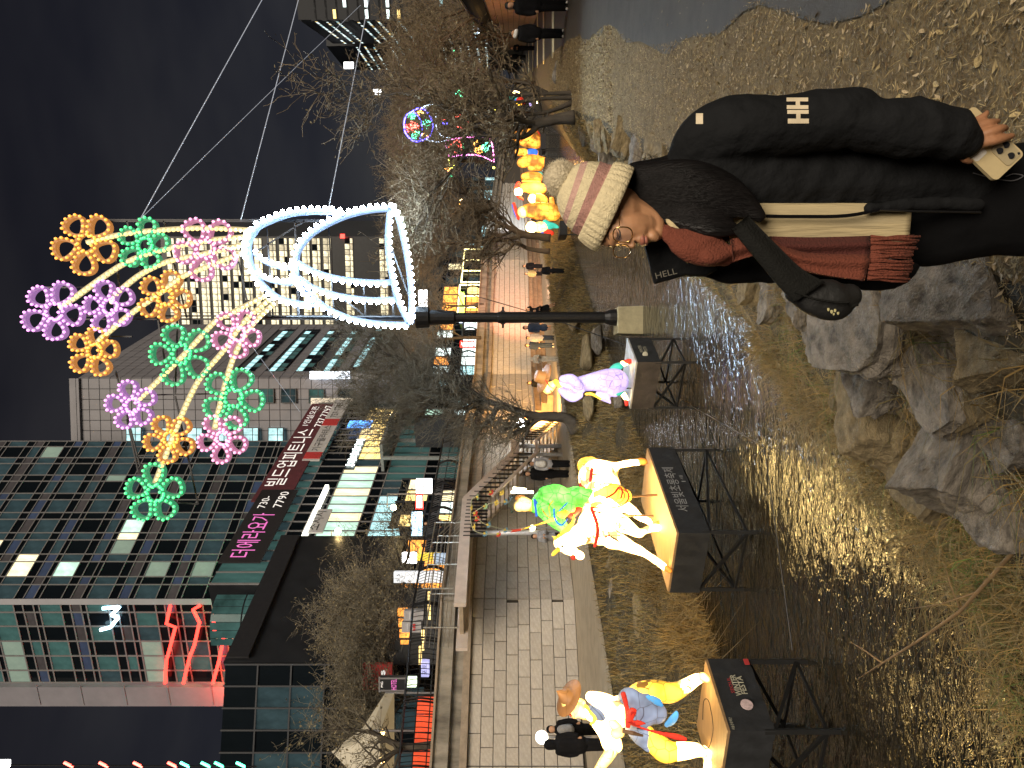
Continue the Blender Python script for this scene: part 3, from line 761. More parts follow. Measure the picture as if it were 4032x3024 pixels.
# --- low shops farther along the street
def shop(label, Y0, Y1, d0, d1, ztop, body, mats_, neon=None, seed=1, rows=None):
    r = random.Random(seed); A = PB(0, Y0, d0); B = PB(0, Y1, d1)
    b = empty('shop', (*A, 5.5), label, 'shop'); slab(b, A, B, 5.5, ztop, 3, body)
    L = (Vector(B) - Vector(A)).length; n = max(3, int(L / 1.3))
    rows = rows or [(.7, '_base'), (1.9, 'window'), (.9, '_band'), (1.6, 'window'), (.6, '_band')]
    facade(b, A, B, 5.55, [1] * n, rows, (lambda i, j, nm: (r.choice(mats_) if (nm == 'window' and r.random() < .7) else m_glassb)), frame=.12, mull=m_conc2)
    if neon:
        q = MB(); u_ = (Vector((*B, 0)) - Vector((*A, 0))).normalized(); n_ = Vector((u_.y, -u_.x, 0)); a = Vector((*A, 0)) + n_ * .3; c = Vector((*B, 0)) + n_ * .3
        for z in (5.9, 8.9): q.bar(a + Vector((0, 0, z)), c + Vector((0, 0, z)), .12)
        for f in (0, .33, .66, 1): p = a.lerp(c, f); q.bar(p + Vector((0, 0, 5.9)), p + Vector((0, 0, 8.9)), .12)
        q.build('neon_outline', neon, b)
    return b
m_neony = lit('yellow_neon', (1, .85, .35), 5, .1); m_neonb = lit('blue_neon', (.3, .5, 1), 5, .2); m_neong = lit('lime_neon', (.7, 1, .1), 3, .3); m_neono = lit('orange_neon', (1, .35, .08), 3, .2)
shop('shop outlined in yellow neon left of the sculpture pole', 1265, 1130, 74, 78, 10.5, m_conc2, [m_lity, m_litw, m_lito], m_neony, 3)
shop('dim shop with yellow neon frames right of the sculpture pole', 1120, 990, 80, 86, 10, m_wallk, [m_litw, m_glassd], m_neony, 5)
shop('shop front with mixed coloured lights behind the bare tree', 1480, 1270, 66, 72, 10.5, m_conc2, [m_litb, m_litc, m_lity, m_lito], None, 7)
shop('glazed shop with green and blue lights behind the leaning tree', 1640, 1500, 60, 66, 11.5, m_conc2, [m_litg, m_litc, m_litb, m_glassd], None, 9)
shop('dark far block with tiny lights beyond the trees', 985, 700, 110, 130, 18, m_wallk, [m_glassd, m_glassd, m_litc], None, 11)
shop('street shop with warm windows behind the railing and stairs', 2080, 1890, 46, 52, 10.5, m_conc2, [m_litw, m_litb, m_lity], None, 12)
fsign('sign', 'large blank glowing white light box beside the sculpture pole', 1648, 1277, 1682, 1142, 70, m_white)
fsign('sign', 'lime green lit sign on the neon-outlined shop', 1808, 1240, 1828, 1150, 72, m_neong)
fsign('sign', 'long blue and white letter sign on the neon-outlined shop', 1808, 1300, 1828, 1242, 72, lit('blue_white', (.6, .75, 1), 3, .5, 3))
fsign('sign', 'white lit panel with red rim near the leaning tree', 1815, 1366, 1866, 1345, 64, m_white, frame=m_redglow)
fsign('sign', 'slanting white lit sign above the shop doors', 1640, 1945, 1700, 1885, 45, m_white, [('● ● ●', .5, .5, .5, .3, m_grys)])
fsign('sign', 'pink-edged white light board under the street lamp', 1640, 2000, 1665, 1948, 44.6, m_white, frame=m_redglow)
fsign('sign', 'pale blue lit board at the end of the white light boards', 1620, 2112, 1662, 2016, 44, lit('sky_lightbox', (.45, .75, 1), 1.8, .3))
fsign('sign', 'small square dazzling white light panel above the railing', 1585, 2216, 1640, 2176, 34, m_white)
fsign('sign', 'yellow vertical banner under the dazzling white panel', 1640, 2205, 1735, 2178, 34.2, lit('yellow_banner', (1, .65, .05), .7, .3))
fsign('sign', 'pale blue notice board hanging on the railing', 1708, 2222, 1775, 2180, 27, lit('pale_notice', (.6, .75, .95), .35, .1))
fsign('sign', 'tall white double banner with the number five on both halves', 1552, 2292, 1790, 2250, 30, mat('white_info_banner', (.6, .6, .62), .6, emit=(.9, .95, 1), es=.25),
      [('5', .25, .08, .22, .07, m_ink), ('5', .74, .08, .22, .07, m_ink), ('ㅡㅡㅡ', .3, .22, .3, .02, m_panel2), ('ㅡㅡㅡ', .75, .22, .3, .02, m_panel2), ('▲', .3, .38, .16, .03, m_lity)])
fsign('sign', 'upper grey notice panel in front of the orange lit café', 1592, 2440, 1672, 2400, 28, m_grys, [('ㅡㅡㅡㅡ', .5, .3, .7, .1, m_bwht), ('ㅡㅡㅡ', .5, .6, .6, .1, m_redb)])
fsign('sign', 'lower grey notice panel with three round pictures', 1584, 2486, 1660, 2445, 28, m_grys, [('ㅡㅡㅡㅡ', .5, .3, .7, .1, m_bwht), ('●●●', .5, .65, .7, .2, m_redb)])
fsign('sign', 'red poster board with round pictures reading TIME', 1430, 2712, 1545, 2612, 29, m_redb, [('TIME', .5, .30, .8, .3, m_bink), ('● ●', .5, .72, .6, .2, m_bwht)])
fsign('sign', 'dark hotel sign box with white MG and pink lettering', 1497, 2712, 1600, 2664, 24, m_wallk, [('MG', .5, .10, .45, .12, m_bwht)], frame=m_mull)
hs = bpy.data.objects[[o.name for o in bpy.data.objects if o.get('label', '').startswith('dark hotel')][0]]
pa = P(1555, 2688, 24); text('HOTEL', 'lettering', m_bpink, hs, (pa.x, pa.y - .15, pa.z), (1, 0, 0), (0, 0, 1), .26, 0, fit=.36)
fsign('sign', 'white lit sign box with Korean letters below the hotel sign', 1602, 2700, 1640, 2668, 24, lit('greenwhite_box', (.85, 1, .7), 1.1, .2), [('미용', .5, .4, .6, .5, m_ink)])
fsign('sign', 'purple-lit shop board with Korean letters seen through the railing', 1660, 2660, 1690, 2600, 24.6, lit('lilac_box', (.5, .5, .9), .55, .2), [('포토', .5, .5, .7, .7, m_ink)])
# orange barrier and blue awning behind the railing
bar = empty('barrier', (*WALL[1], 5.5), 'row of orange-red panels standing behind the railing at the street edge', 'barrier')
u = (Vector((*WALL[2], 0)) - Vector((*WALL[1], 0))).normalized(); n = Vector((u.y, -u.x, 0)); m_orp = mat('orange_red_panel', (.55, .06, .02), .5, emit=(1, .10, .03), es=.22)
q = MB(); q.box((0, 0, 0), (1, 1, 1)); pm = unit_box_mesh('panel', m_orp)
for k in range(9):
    p = Vector((*WALL[1], 5.95)) + u * (-2.4 + k * .55) - n * 1.1; share(pm, 'panel', bar, p, math.atan2(u.y, u.x), (.5, .06, .75))
cafe = empty('cafe_front', (-9.6, 29, 5.5), 'low café terrace glowing orange behind the railing', 'café')
q = MB()
for k in range(5):
    p = P(1585 + k * 4, 2410 + k * 42, 30.5); q.box(p, (.34, .1, .42))
q.build('lit_window', m_lito, cafe)
q = MB()
for (X, Ya, Yb) in ((1690, 2330, 2440), (1665, 2480, 2560), (1655, 2545, 2615)):
    a = P(X, Yb, 26); b = P(X, Ya, 26); q.bar(a, b, .10)
q.build('strip_light', m_lity, cafe)
q = MB(); a = P(1640, 2620, 30); b = P(1560, 2330, 31); q.box((a + b) / 2 + Vector((0, .3, -.4)), ((b - a).length, .2, 2.6), (b.x - a.x, b.y - a.y, 0)); q.build('wall', m_wallk, cafe)
# pagoda tent at the left edge
m_tent = mat('tent_canvas', (.34, .32, .27), .8, scale=2, var=.1, emit=(1, .75, .4), es=.06)
tent = empty('market_tent', (*PB(0, 2900, 26), 5.5), 'pale pointed market tent with warm lights inside at the street edge', 'tent')
tc_ = Vector((*PB(0, 2960, 26), 5.5)); q = MB(); ap = tc_ + Vector((0, 0, 4.3)); s_ = 1.5
cs = [tc_ + Vector((dx * s_, dy * s_, 2.6)) for dx, dy in ((-1, -1), (1, -1), (1, 1), (-1, 1))]
for i in range(4):
    a, b = cs[i], cs[(i + 1) % 4]; m1 = a.lerp(ap, .6) - Vector((0, 0, .35)); m2 = b.lerp(ap, .6) - Vector((0, 0, .35))
    q.add([a, b, m2, m1, ap], [(0, 1, 2, 3), (3, 2, 4)]); q.quad(a - Vector((0, 0, .35)), b - Vector((0, 0, .35)), b, a)
q.build('canopy', m_tent, tent)
pmm = MB(); pmm.tube([(0, 0, 0), (0, 0, 2.1)], .04, 6); pl_ = pmm.build('pole', m_mull, tent, origin=(0, 0, 0))
pl_.location = cs[0] - Vector((0, 0, 2.1)) - org(tent)
for c in cs[1:]: share(pl_, 'pole', tent, c - Vector((0, 0, 2.1)))
q = MB()
for k in range(3): q.ball(tc_ + Vector((-1 + k, -.6, 2.35)), .11)
q.build('bulb', lit('tent_bulb', (1, .6, .2), 9, .1), tent)
# ---------------------------------------------------------------- railings on the parapet
rail = empty('street_railing', (-11.4, 21.2, 5.65), 'black railing of curved bars running along the top of the stone wall', 'railing')
def curved(p, n_, h=.92, bow=.16):
    return [p + n_ * (bow * math.sin(t * math.pi) - .02) + Vector((0, 0, h * t)) for t in (0, .2, .4, .6, .8, 1)]
q = MB(); q.tube(curved(Vector((0, 0, 0)), Vector((0, -1, 0))), .013, 4); bal = q.build('baluster', m_dark, rail, origin=(0, 0, 0)); balm = bal.data
q = MB()
for off in (-.045, .045): q.tube([p_ + Vector((off, 0, 0)) for p_ in curved(Vector((0, 0, 0)), Vector((0, -1, 0)), .98, .2)], .035, 5)
pst = q.build('post', m_dark, rail, origin=(0, 0, 0)); COL.objects.unlink(bal); COL.objects.unlink(pst); bpy.data.objects.remove(bal); postm = pst.data; bpy.data.objects.remove(pst)
nb = 0; rs = MB(); rt = MB()
for si, (a, b, u, L) in enumerate(segs(WALL[:6])):
    n = Vector((u.y, -u.x, 0)); t = L - 7 if si == 0 else 0.0; t0 = t; k = 0
    while t < L:
        p = a + u * t - n * .3; p.z = 5.66; rz = math.atan2(u.y, u.x)
        skip = 21.6 + 4.2 < p.y < 21.6 + 7.6 and False
        if k % 12 == 0: share(postm, 'post', rail, p, rz)
        elif nb < 290: share(balm, 'baluster', rail, p, rz); nb += 1
        else: rs.tube(curved(p, n), .014, 3, caps=False)
        t += .16 if a.y < 30 else .22; k += 1
    p0 = a + u * t0 - n * .3; p1 = b - n * .3
    for z, r in ((6.62, .04), (5.80, .02)): rt.tube([p0 + Vector((0, 0, z)), p1 + Vector((0, 0, z))], r, 5)
    p0 = p0 + n * .15; p1 = p1 + n * .15; rt.tube([p0 + Vector((0, 0, 6.2)), p1 + Vector((0, 0, 6.2))], .016, 4)
if rs.v: tag(rs.build('distant_baluster', m_dark, rail), kind='stuff')
rt.build('rail', m_dark, rail)
# ---------------------------------------------------------------- stairs and landing deck down to the promenade
m_beam = mat('pinkish_beam_paint', (.56, .47, .41), .55, scale=3, var=.12)
m_tread = mat('stair_tread', (.30, .24, .17), .8, scale=4, var=.2)
AS = -15.5
def SP(y, z, off=0.0): return Vector((.42 * y + AS, y, z)) - UN * off
st = empty('staircase', SP(26.7, 1.05), 'long two-flight metal staircase with landing descending along the stone wall', 'staircase')
prf = [(21.2, 4.80), (26.6, 4.93), (30.0, 3.12), (31.0, 3.12), (33.4, 1.22)]
for off in (0.0, 1.7):
    q = MB()
    for (y0, z0), (y1, z1) in zip(prf, prf[1:]): q.bar(SP(y0, z0 - .05, off), SP(y1, z1 - .05, off), .12, .36)
    q.build('stringer', m_beam, st)
q = MB()
q.box(SP(24.2, 4.78, .85), (5.3, 1.7, .12), UU); q.build('landing', m_tread, st)
q = MB(); q.box(SP(30.5, 2.95, .85), (1.1, 1.7, .1), UU); q.build('landing', m_tread, st)
tm_ = unit_box_mesh('tread', m_tread)
for (y0, z0, y1, z1) in ((26.8, 4.75, 29.9, 3.0), (31.1, 2.9, 33.3, 1.2)):
    n_ = int((z0 - z1) / .17)
    for k in range(n_):
        f = (k + .5) / n_; share(tm_, 'tread', st, SP(y0 + (y1 - y0) * f, z0 + (z1 - z0) * f - .1, .85), math.atan2(UU.y, UU.x), (.32, 1.6, .05))
# near side: lower beam + black balusters between the beams
q = MB(); low = [(26.8, 3.95), (30.0, 2.15), (31.0, 2.15)]
for (y0, z0), (y1, z1) in zip(low, low[1:]): q.bar(SP(y0, z0, -.02), SP(y1, z1, -.02), .08, .12)
q.bar(SP(31.0, 2.15, -.02), SP(33.1, .95), .08, .12)
q.build('lower_beam', m_beam, st)
bm_ = unit_box_mesh('bar', m_dark)
for (y0, z0, y1, z1) in ((24.3, 4.93, 26.6, 4.93), (26.6, 4.93, 30.0, 3.12), (31.0, 3.12, 33.2, 1.35)):
    n_ = 11
    for k in range(n_):
        f = (k + .5) / n_; z = z0 + (z1 - z0) * f; share(bm_, 'bar', st, SP(y0 + (y1 - y0) * f, z - .45, -.04), math.atan2(UU.y, UU.x), (.06, .05, .8))
# wall side handrail: thin pale tubes
m_tube = mat('thin_steel_tube', (.45, .42, .36), .35, metal=.7)
q = MB()
for off in (1.62,):
    for dz in (.35, .5, .65, .8, .95, 1.1):
        for (y0, z0), (y1, z1) in zip(prf, prf[1:]): q.tube([SP(y0, z0 + dz, off), SP(y1, z1 + dz, off)], .026 if dz > 1 else .010, 5)
    for y, z in ((22, 4.93), (23.5, 4.93), (25, 4.93), (26.6, 4.93), (28.3, 4.0), (30, 3.12), (31, 3.12), (33.3, 1.3)): q.tube([SP(y, z, off), SP(y, z + 1.1, off)], .028, 6)
q.build('handrail', m_tube, st)
q = MB()
for dz in (.2, .38, .56, .74, .92): q.tube([SP(21.9, 5.0 + dz, 0), SP(25.2, 5.0 + dz, 0)], .022 if dz > .9 else .009, 5)
for y in (21.9, 23.0, 24.1, 25.2): q.tube([SP(y, 5.0, 0), SP(y, 5.95, 0)], .025, 6)
q.build('deck_railing', m_tube, st)
for y, z in ((24.9, 4.7), (30.2, 2.95), (30.9, 2.95)):
    q = MB(); q.tube([SP(y, .9, .2), SP(y, z, .2)], .085, 12); q.build('column', mat('grey_steel_column', (.42, .42, .44), .4, metal=.3) if y < 25 else bpy.data.materials['grey_steel_column'], st, smooth=True)
for (y, z, w, lab) in ((29.6, 4.05, 1.0, 'upper beige notice sheet tied to the stair handrail'), (31.6, 3.25, 1.1, 'lower beige notice sheet tied to the stair handrail')):
    r_ = empty('notice_sheet', SP(y, z - .3, 1.5), lab, 'sign'); q = MB(); sl = Vector((UU.x, UU.y, -.48)).normalized()
    c = SP(y, z, 1.5); q.box(c, (w, .02, .34), sl); q.build('sheet', mat('beige_sheet', (.50, .36, .22), .8) if y < 30 else bpy.data.materials['beige_sheet'], r_)
    text('← 광통교', 'lettering', m_grys, r_, c + UN * .03, sl, (0, 0, 1), .14, 0, fit=.6)
# light tubes under the landing, work lamp at the stair foot
m_ltube = lit('warm_light_tube', (1, .85, .5), 9, .05)
tb = empty('tube_lights', P(2045, 1935, 27), 'two glowing warm tube lamps under the upper stair flight', 'lamp')
for (a, b) in (((2012, 1938), (2100, 1938)), ((2020, 1922), (2072, 1928))):
    q = MB(); q.tube([P(a[0], a[1], 27.2), P(b[0], b[1], 27.2)], .05, 8); q.build('tube', m_ltube, tb)
lm = empty('work_lamp', P(2060, 1668, 33.2), 'dazzling cool white work lamp at the foot of the stairs', 'lamp')
q = MB(); q.ball(P(2052, 1666, 33.2), .2, 12, 8); q.build('bulb', lit('cool_work_bulb', (.85, .95, 1), 40, 0), lm)
q = MB(); q.tube([P(2052, 1666, 33.25), P(2180, 1664, 33.25)], .02, 6); q.build('stand', m_dark, lm)
# street lamps
m_lbulb = lit('street_bulb', (1, .72, .3), 26, 0)
def slamp(label, X, Y, d, Xp, Yp):
    b = P(Xp, Yp, d); b.z = 5.5; r_ = empty('street_lamp', b, label, 'lamp')
    q = MB(); t = P(X - 25, Yp, d); q.tube([b, t], [.07, .045], 8); q.tube([t, P(X - 25, Y, d), P(X - 6, Y, d)], .03, 6); q.build('pole', m_mull, r_)
    q = MB(); q.ball(P(X, Y, d), .17, 10, 8); q.build('bulb', m_lbulb, r_)
slamp('grey street lamp with a warm globe in front of the lit shop windows', 1550, 1998, 40, 1560, 1945)
slamp('warm street lamp glowing at the top of the leafy tree', 1330, 2092, 40, 1400, 2120)
slamp('warm street lamp half hidden by the bare tree crown', 1542, 1628, 60, 1560, 1610)
slamp('far warm street lamp beyond the brown twigs', 1815, 788, 90, 1815, 780)
# ---------------------------------------------------------------- the light bouquet on its pole
DB = 17.6
m_orange = (1.0, .34, .015); m_green = (.0, .85, .22); m_pink = (1.0, .12, .62); m_violet = (.85, .22, 1.0); m_warmw = (1.0, .66, .18); m_coldw = (.62, .80, 1.0)
def bulbm(n, c, s): return mat(n, (.3, .3, .3), .3, emit=c, es=s, var=.02)
BM = {'o': bulbm('orange_bulb', (1, .38, .03), .72), 'g': bulbm('green_bulb', (.03, 1, .24), .68), 'p': bulbm('pink_bulb', (1, .32, .58), .80),
      'v': bulbm('violet_bulb', (.95, .32, .92), .78), 'w': bulbm('warm_bulb', (1, .72, .24), .62), 'c': bulbm('cool_white_bulb', (.62, .82, 1.0), 85)}
def diff(n, c, k): return mat(n, tuple(.09 * x for x in c), .6, emit=c, es=k * .55, var=.05)
TM = {'o': diff('orange_lit_band', (1, .40, .10), .30), 'g': diff('green_lit_band', (.12, .80, .36), .20), 'p': diff('pink_lit_band', (1, .36, .62), .28), 'v': diff('violet_lit_band', (.80, .38, .95), .25),
      'w': diff('warm_lit_band', (1, .80, .40), .38), 'c': diff('cool_lit_band', (.40, .60, 1.0), .5)}
bq = empty('light_bouquet', P(2430, 1255, DB), 'towering light sculpture of a white vase with blooming neon flowers on a black pole', 'light sculpture')
q = MB(); q.ball((0, 0, 0), .052, 8, 6, sc=(1, .9, 1)); bulb_o = q.build('bulb', BM['c'], None, True, origin=(0, 0, 0)); bulbme = bulb_o.data; bpy.data.objects.remove(bulb_o)
nbulb = [0]; extra = MB(); xm = ['o', 'g', 'p', 'v', 'w', 'c']
def arc_pts(px, d=DB): return [P(p[0], p[1], d) for p in px]
def even(pts, step):
    out = []; acc = 0; out.append(pts[0])
    for a, b in zip(pts, pts[1:]):
        L = (b - a).length; t = step - acc
        while t <= L: out.append(a.lerp(b, t / L)); t += step
        acc = (acc + L) % step if L + acc >= step else acc + L
    return out
def ribbon(mb, pts, w, dep=.16, closed=False):
    """flat light band standing edge-on: thin in the picture plane, deep along the view"""
    n = len(pts); vs = []; fs = []
    for i in range(n):
        a = pts[(i - 1) % n if closed else max(0, i - 1)]; b = pts[(i + 1) % n if closed else min(n - 1, i + 1)]
        t = (b - a); t.y = 0; t = t.normalized(); nn = Vector((-t.z, 0, t.x))
        for s_, dy in ((-1, -dep / 2), (1, -dep / 2), (1, dep / 2), (-1, dep / 2)): vs.append(pts[i] + nn * (w / 2 * s_) + Vector((0, dy, 0)))
    m = n if closed else n - 1
    for i in range(m):
        j = (i + 1) % n
        for k in range(4): l = (k + 1) % 4; fs.append((i * 4 + k, i * 4 + l, j * 4 + l, j * 4 + k))
    if not closed: fs += [(0, 1, 2, 3), ((n - 1) * 4 + 3, (n - 1) * 4 + 2, (n - 1) * 4 + 1, (n - 1) * 4)]
    mb.add(vs, fs)
def put_bulb(p, c):
    if c == 'c' or (c == 'w' and nbulb[0] < 300):
        if nbulb[0] < 300:
            share(bulbme, 'bulb', bq, p, matl=BM[c]); nbulb[0] += 1; return
    extra.ball(p, .050 if c in 'cw' else .037, 6, 4, mi=xm.index(c))
def band(px, c, w, step, side=1, closed=False, k=6):
    pts = [P(a[0], a[1], DB) for a in spline(px, k, closed)]
    q = MB(); ribbon(q, pts, w, .18, closed); q.build('vase_outline' if c == 'c' else 'stem', TM[c], bq)
    for i, b in enumerate(even(pts, step)):
        j = min(range(len(pts)), key=lambda t: (pts[t] - b).length); t = pts[min(j + 1, len(pts) - 1)] - pts[max(j - 1, 0)]; t.normalize(); nn = Vector((-t.z, 0, t.x))
        put_bulb(b + nn * (side * w * .62) + Vector((0, -.10, 0)), c)
VX = lambda L: [(850 + x / 2.552, 700 + y / 2.552) for x, y in L]
WV = .115; SB = .172
band(VX([(390, 540), (430, 490), (520, 445), (720, 370), (930, 343), (1080, 343), (1230, 352), (1300, 392)]), 'c', WV, SB, 1)
band(VX([(390, 540), (345, 610), (325, 700), (335, 790), (360, 890), (420, 1010), (510, 1110), (620, 1195), (750, 1242), (900, 1272), (985, 1275)]), 'c', WV, SB, -1)
band(VX([(1765, 310), (1560, 325), (1350, 370), (1150, 450), (985, 545), (890, 640), (822, 750), (805, 870), (805, 990), (855, 1065), (920, 1170), (985, 1260)]), 'c', WV, SB, -1)
band(VX([(850, 1060), (960, 1175), (1050, 1260), (1160, 1330), (1340, 1405), (1480, 1440), (1680, 1466), (1940, 1475)]), 'c', WV, SB, -1)
band(VX([(395, 760), (450, 815), (540, 868), (680, 905), (800, 893)]), 'c', WV * .8, SB, 1)
band(VX([(430, 970), (500, 1015), (600, 1045), (720, 1062), (820, 1045)]), 'c', WV * .8, SB, 1)
band(VX([(830, 850), (980, 935), (1190, 1002), (1400, 1037), (1600, 1052), (1765, 1050)]), 'c', WV, SB, -1)
band(VX([(840, 1005), (980, 1100), (1200, 1175), (1400, 1210), (1600, 1228), (1820, 1222)]), 'c', WV, SB, -1)
band(VX([(1765, 310), (1742, 400), (1728, 620), (1740, 830), (1772, 1000), (1810, 1160), (1855, 1290), (1945, 1475)]), 'c', WV, SB, 1)
band(VX([(1775, 310), (1835, 420), (1880, 600), (1920, 800), (1945, 980), (1962, 1180), (1965, 1460)]), 'c', WV, SB, 1)
WS = .075; ST = .118
for pts, sd in ([(990, 905), (800, 897), (624, 906), (483, 922), (345, 955)], 1), ([(985, 930), (830, 945), (690, 972), (500, 1032), (290, 1175), (240, 1205)], 1), \
        ([(978, 958), (800, 1000), (670, 1027), (560, 1077), (470, 1148), (440, 1190)], 1), ([(968, 990), (770, 1068), (715, 1092), (600, 1176), (520, 1232), (405, 1327), (385, 1360)], 1), \
        ([(1042, 1165), (905, 1235), (849, 1264), (769, 1350), (650, 1472), (545, 1575)], 1), ([(1060, 1180), (960, 1268), (879, 1382), (780, 1502), (700, 1672), (640, 1828), (612, 1900)], 1), \
        ([(1078, 1195), (985, 1290), (915, 1420), (865, 1600), (845, 1690)], 1):
    band(pts, 'w', WS, ST, sd)
FL = [(341, 959, 122, 'o', .3), (570, 965, 96, 'g', .9), (809, 980, 120, 'p', .35), (213, 1226, 114, 'v', .15), (432, 1207, 96, 'v', .55), (651, 1172, 100, 'o', .05), (372, 1383, 94, 'o', .9),
      (714, 1394, 117, 'g', .5), (936, 1315, 93, 'p', .2), (919, 1567, 116, 'g', .1), (522, 1597, 92, 'v', .6), (671, 1728, 92, 'o', .35), (878, 1725, 90, 'p', .3), (611, 1944, 110, 'g', .75)]
for (X, Y, r, c, ph) in FL:
    q = MB(); cR = r * .30
    ring = [P(X + cR * math.cos(t), Y + cR * math.sin(t), DB - .05) for t in np.arange(0, 6.283, 6.283 / 16)]
    ribbon(q, ring, .07, .16, True)
    for k in range(12):
        t = 6.283 * k / 12; put_bulb(P(X + cR * .98 * math.cos(t), Y + cR * .98 * math.sin(t), DB - .17), c)
    rr = random.Random(int(X + Y)); 
    for pn in range(5):
        th = ph * 1.2566 + pn * 2 * math.pi / 5; scl = rr.uniform(.88, 1.06); pet = []
        for t in np.linspace(.0, 1, 15)[:-1]:
            a = 2 * math.pi * t; l = (r * .65 - r * .36 * math.cos(a)) * 1.0; w = math.sin(a) * r * .30 * (1.0 - .38 * math.cos(a))
            l = r * .30 + (l - r * .29) * scl
            pet.append((X + l * math.cos(th) - w * math.sin(th), Y + l * math.sin(th) + w * math.cos(th)))
        pts = [P(a, b, DB - .05) for a, b in spline(pet, 2, True)]
        ribbon(q, pts, .085, .16, True)
        cx = X + r * .66 * math.cos(th); cy = Y + r * .66 * math.sin(th); n_ = 13 if r > 105 else 11
        ev = even(pts + [pts[0]], .001 + sum((pts[i] - pts[i - 1]).length for i in range(len(pts))) / n_)[:n_]
        cc = P(cx, cy, DB)
        for b in ev: put_bulb(cc + (b - cc) * 1.12 + Vector((0, -.12, 0)), c)
    q.build('flower', TM[c], bq)
xb = extra.build('distant_bulbs', [BM[k] for k in xm], bq, True); tag(xb, kind='stuff')
# dark scaffold carrying the lights
sc = MB(); D2 = DB + .22
def sbar(X0, Y0, X1, Y1, w=.035, d=D2): sc.bar(P(X0, Y0, d), P(X1, Y1, d), w)
for a in [(430, 866, 1295, 866), (440, 872, 1290, 872), (300, 1244, 1650, 1244), (180, 1257, 1600, 1257), (126, 1132, 440, 1132), (420, 1325, 520, 1325),
          (1050, 860, 1075, 1250), (1160, 870, 1180, 1240), (1293, 870, 1310, 1170), (1310, 1170, 1318, 1246), (940, 1030, 985, 1240), (735, 1250, 645, 870), (600, 1240, 500, 870), (440, 870, 470, 1140), (1500, 860, 1640, 1250),
          (1200, 870, 1010, 990), (700, 1244, 690, 1550), (620, 1244, 660, 1490), (455, 1460, 550, 1830), (500, 1650, 545, 1860), (690, 1560, 780, 1985), (780, 1985, 640, 1975), (590, 1555, 880, 1550), (540, 1795, 760, 1782),
          (1170, 1110, 1175, 1246), (1330, 1160, 1440, 1246), (1430, 1100, 1440, 1245), (1545, 1130, 1550, 1250)]: sbar(*a)
sc.build('scaffold', m_dark, bq); tag(bpy.data.objects['scaffold'], kind='stuff')
q = MB(); pl = [(1640, 1250, 44), (1690, 1250, 40), (1692, 1250, 30), (1790, 1250, 27), (1792, 1250, 19), (1960, 1250, 20), (1962, 1250, 23), (2150, 1250, 21), (2380, 1250, 22), (2400, 1250, 30), (2432, 1250, 34)]
q.tube([P(a, b, DB) for a, b, r in pl], [r / F * DB for a, b, r in pl], 14); q.tube([P(1640, 1250, DB), P(1000, 1247, DB + .3)], .04, 8); q.build('pole', m_dark, bq)
q = MB()
for s_ in (-1, 1):
    for X0, X1 in ((1945, 1980), (2015, 1980)): q.prism([P(X0, 1250, DB), P(X1, 1250 + s_ * 33, DB), P(1980, 1250, DB)], (0, .03, 0))
    q.bar(P(1980, 1250, DB), P(1980, 1250 + s_ * 42, DB), .05)
q.build('bracket', m_dark, bq)
m_cube = mat('mossy_concrete', (.30, .27, .17), .9, scale=4, var=.25, bump=.5, bscale=40)
q = MB(); a = P(2432, 1313, DB - .25); b = P(2545, 1207, DB - .25)
q.prism([a, P(2432, 1207, DB - .25), P(2540, 1203, DB - .25), P(2540, 1316, DB - .25)], (0, .75, 0)); fb = q.build('footing', m_cube, bq)
bv = fb.modifiers.new('b', 'BEVEL'); bv.width = .025; bv.segments = 2
# guy wires
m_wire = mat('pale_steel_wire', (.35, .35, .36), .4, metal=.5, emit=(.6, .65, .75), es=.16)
def wire(name, label, pts, r, m=m_wire, sag=0.0, group=None, cat='cable'):
    root = None; q = MB(); P_ = []
    for (a, b) in zip(pts, pts[1:]):
        for k in range(9):
            t = k / 8; p = a.lerp(b, t); p.z -= sag * 4 * t * (1 - t); P_.append(p)
    q.tube(P_, r, 5); o = q.build(name, m, None, origin=tuple(pts[0])); return tag(o, label, cat, group)
wire('guy_wire', 'upper pale guy wire rising from the green flower to the frame corner', [P(553, 862, DB), P(1045, -25, 21)], .012)
wire('guy_wire', 'fainter guy wire leaving the green flower at a flatter slant', [P(553, 862, DB), P(1180, 250, 24), P(1420, 20, 30)], .007)
wire('guy_wire', 'long pale guy wire from the vase rim past the apartment towers', [P(948, 866, DB), P(1180, -20, 22)], .012)
wire('guy_wire', 'pale guy wire crossing in front of the apartment towers from the vase side', [P(1287, 856, DB), P(1456, -20, 22)], .012)
wire('guy_wire', 'short faint wire from the knot of the stems toward the tiled building', [P(960, 1320, DB), P(1180, 1620, 30)], .008)
wire('guy_wire', 'black guy cable running from the pole foot up across the far promenade', [P(2525, 1385 - 5, DB - .1), P(2130, 1240, 20), P(1820, 1150, 26)], .014, m_dark)
wire('guy_wire', 'thin dark cable crossing low over the stream behind the platforms', [P(2600, 1530, 16), P(3010, 1760, 8.2), P(3120, 2560, 7.4)], .006, m_dark)
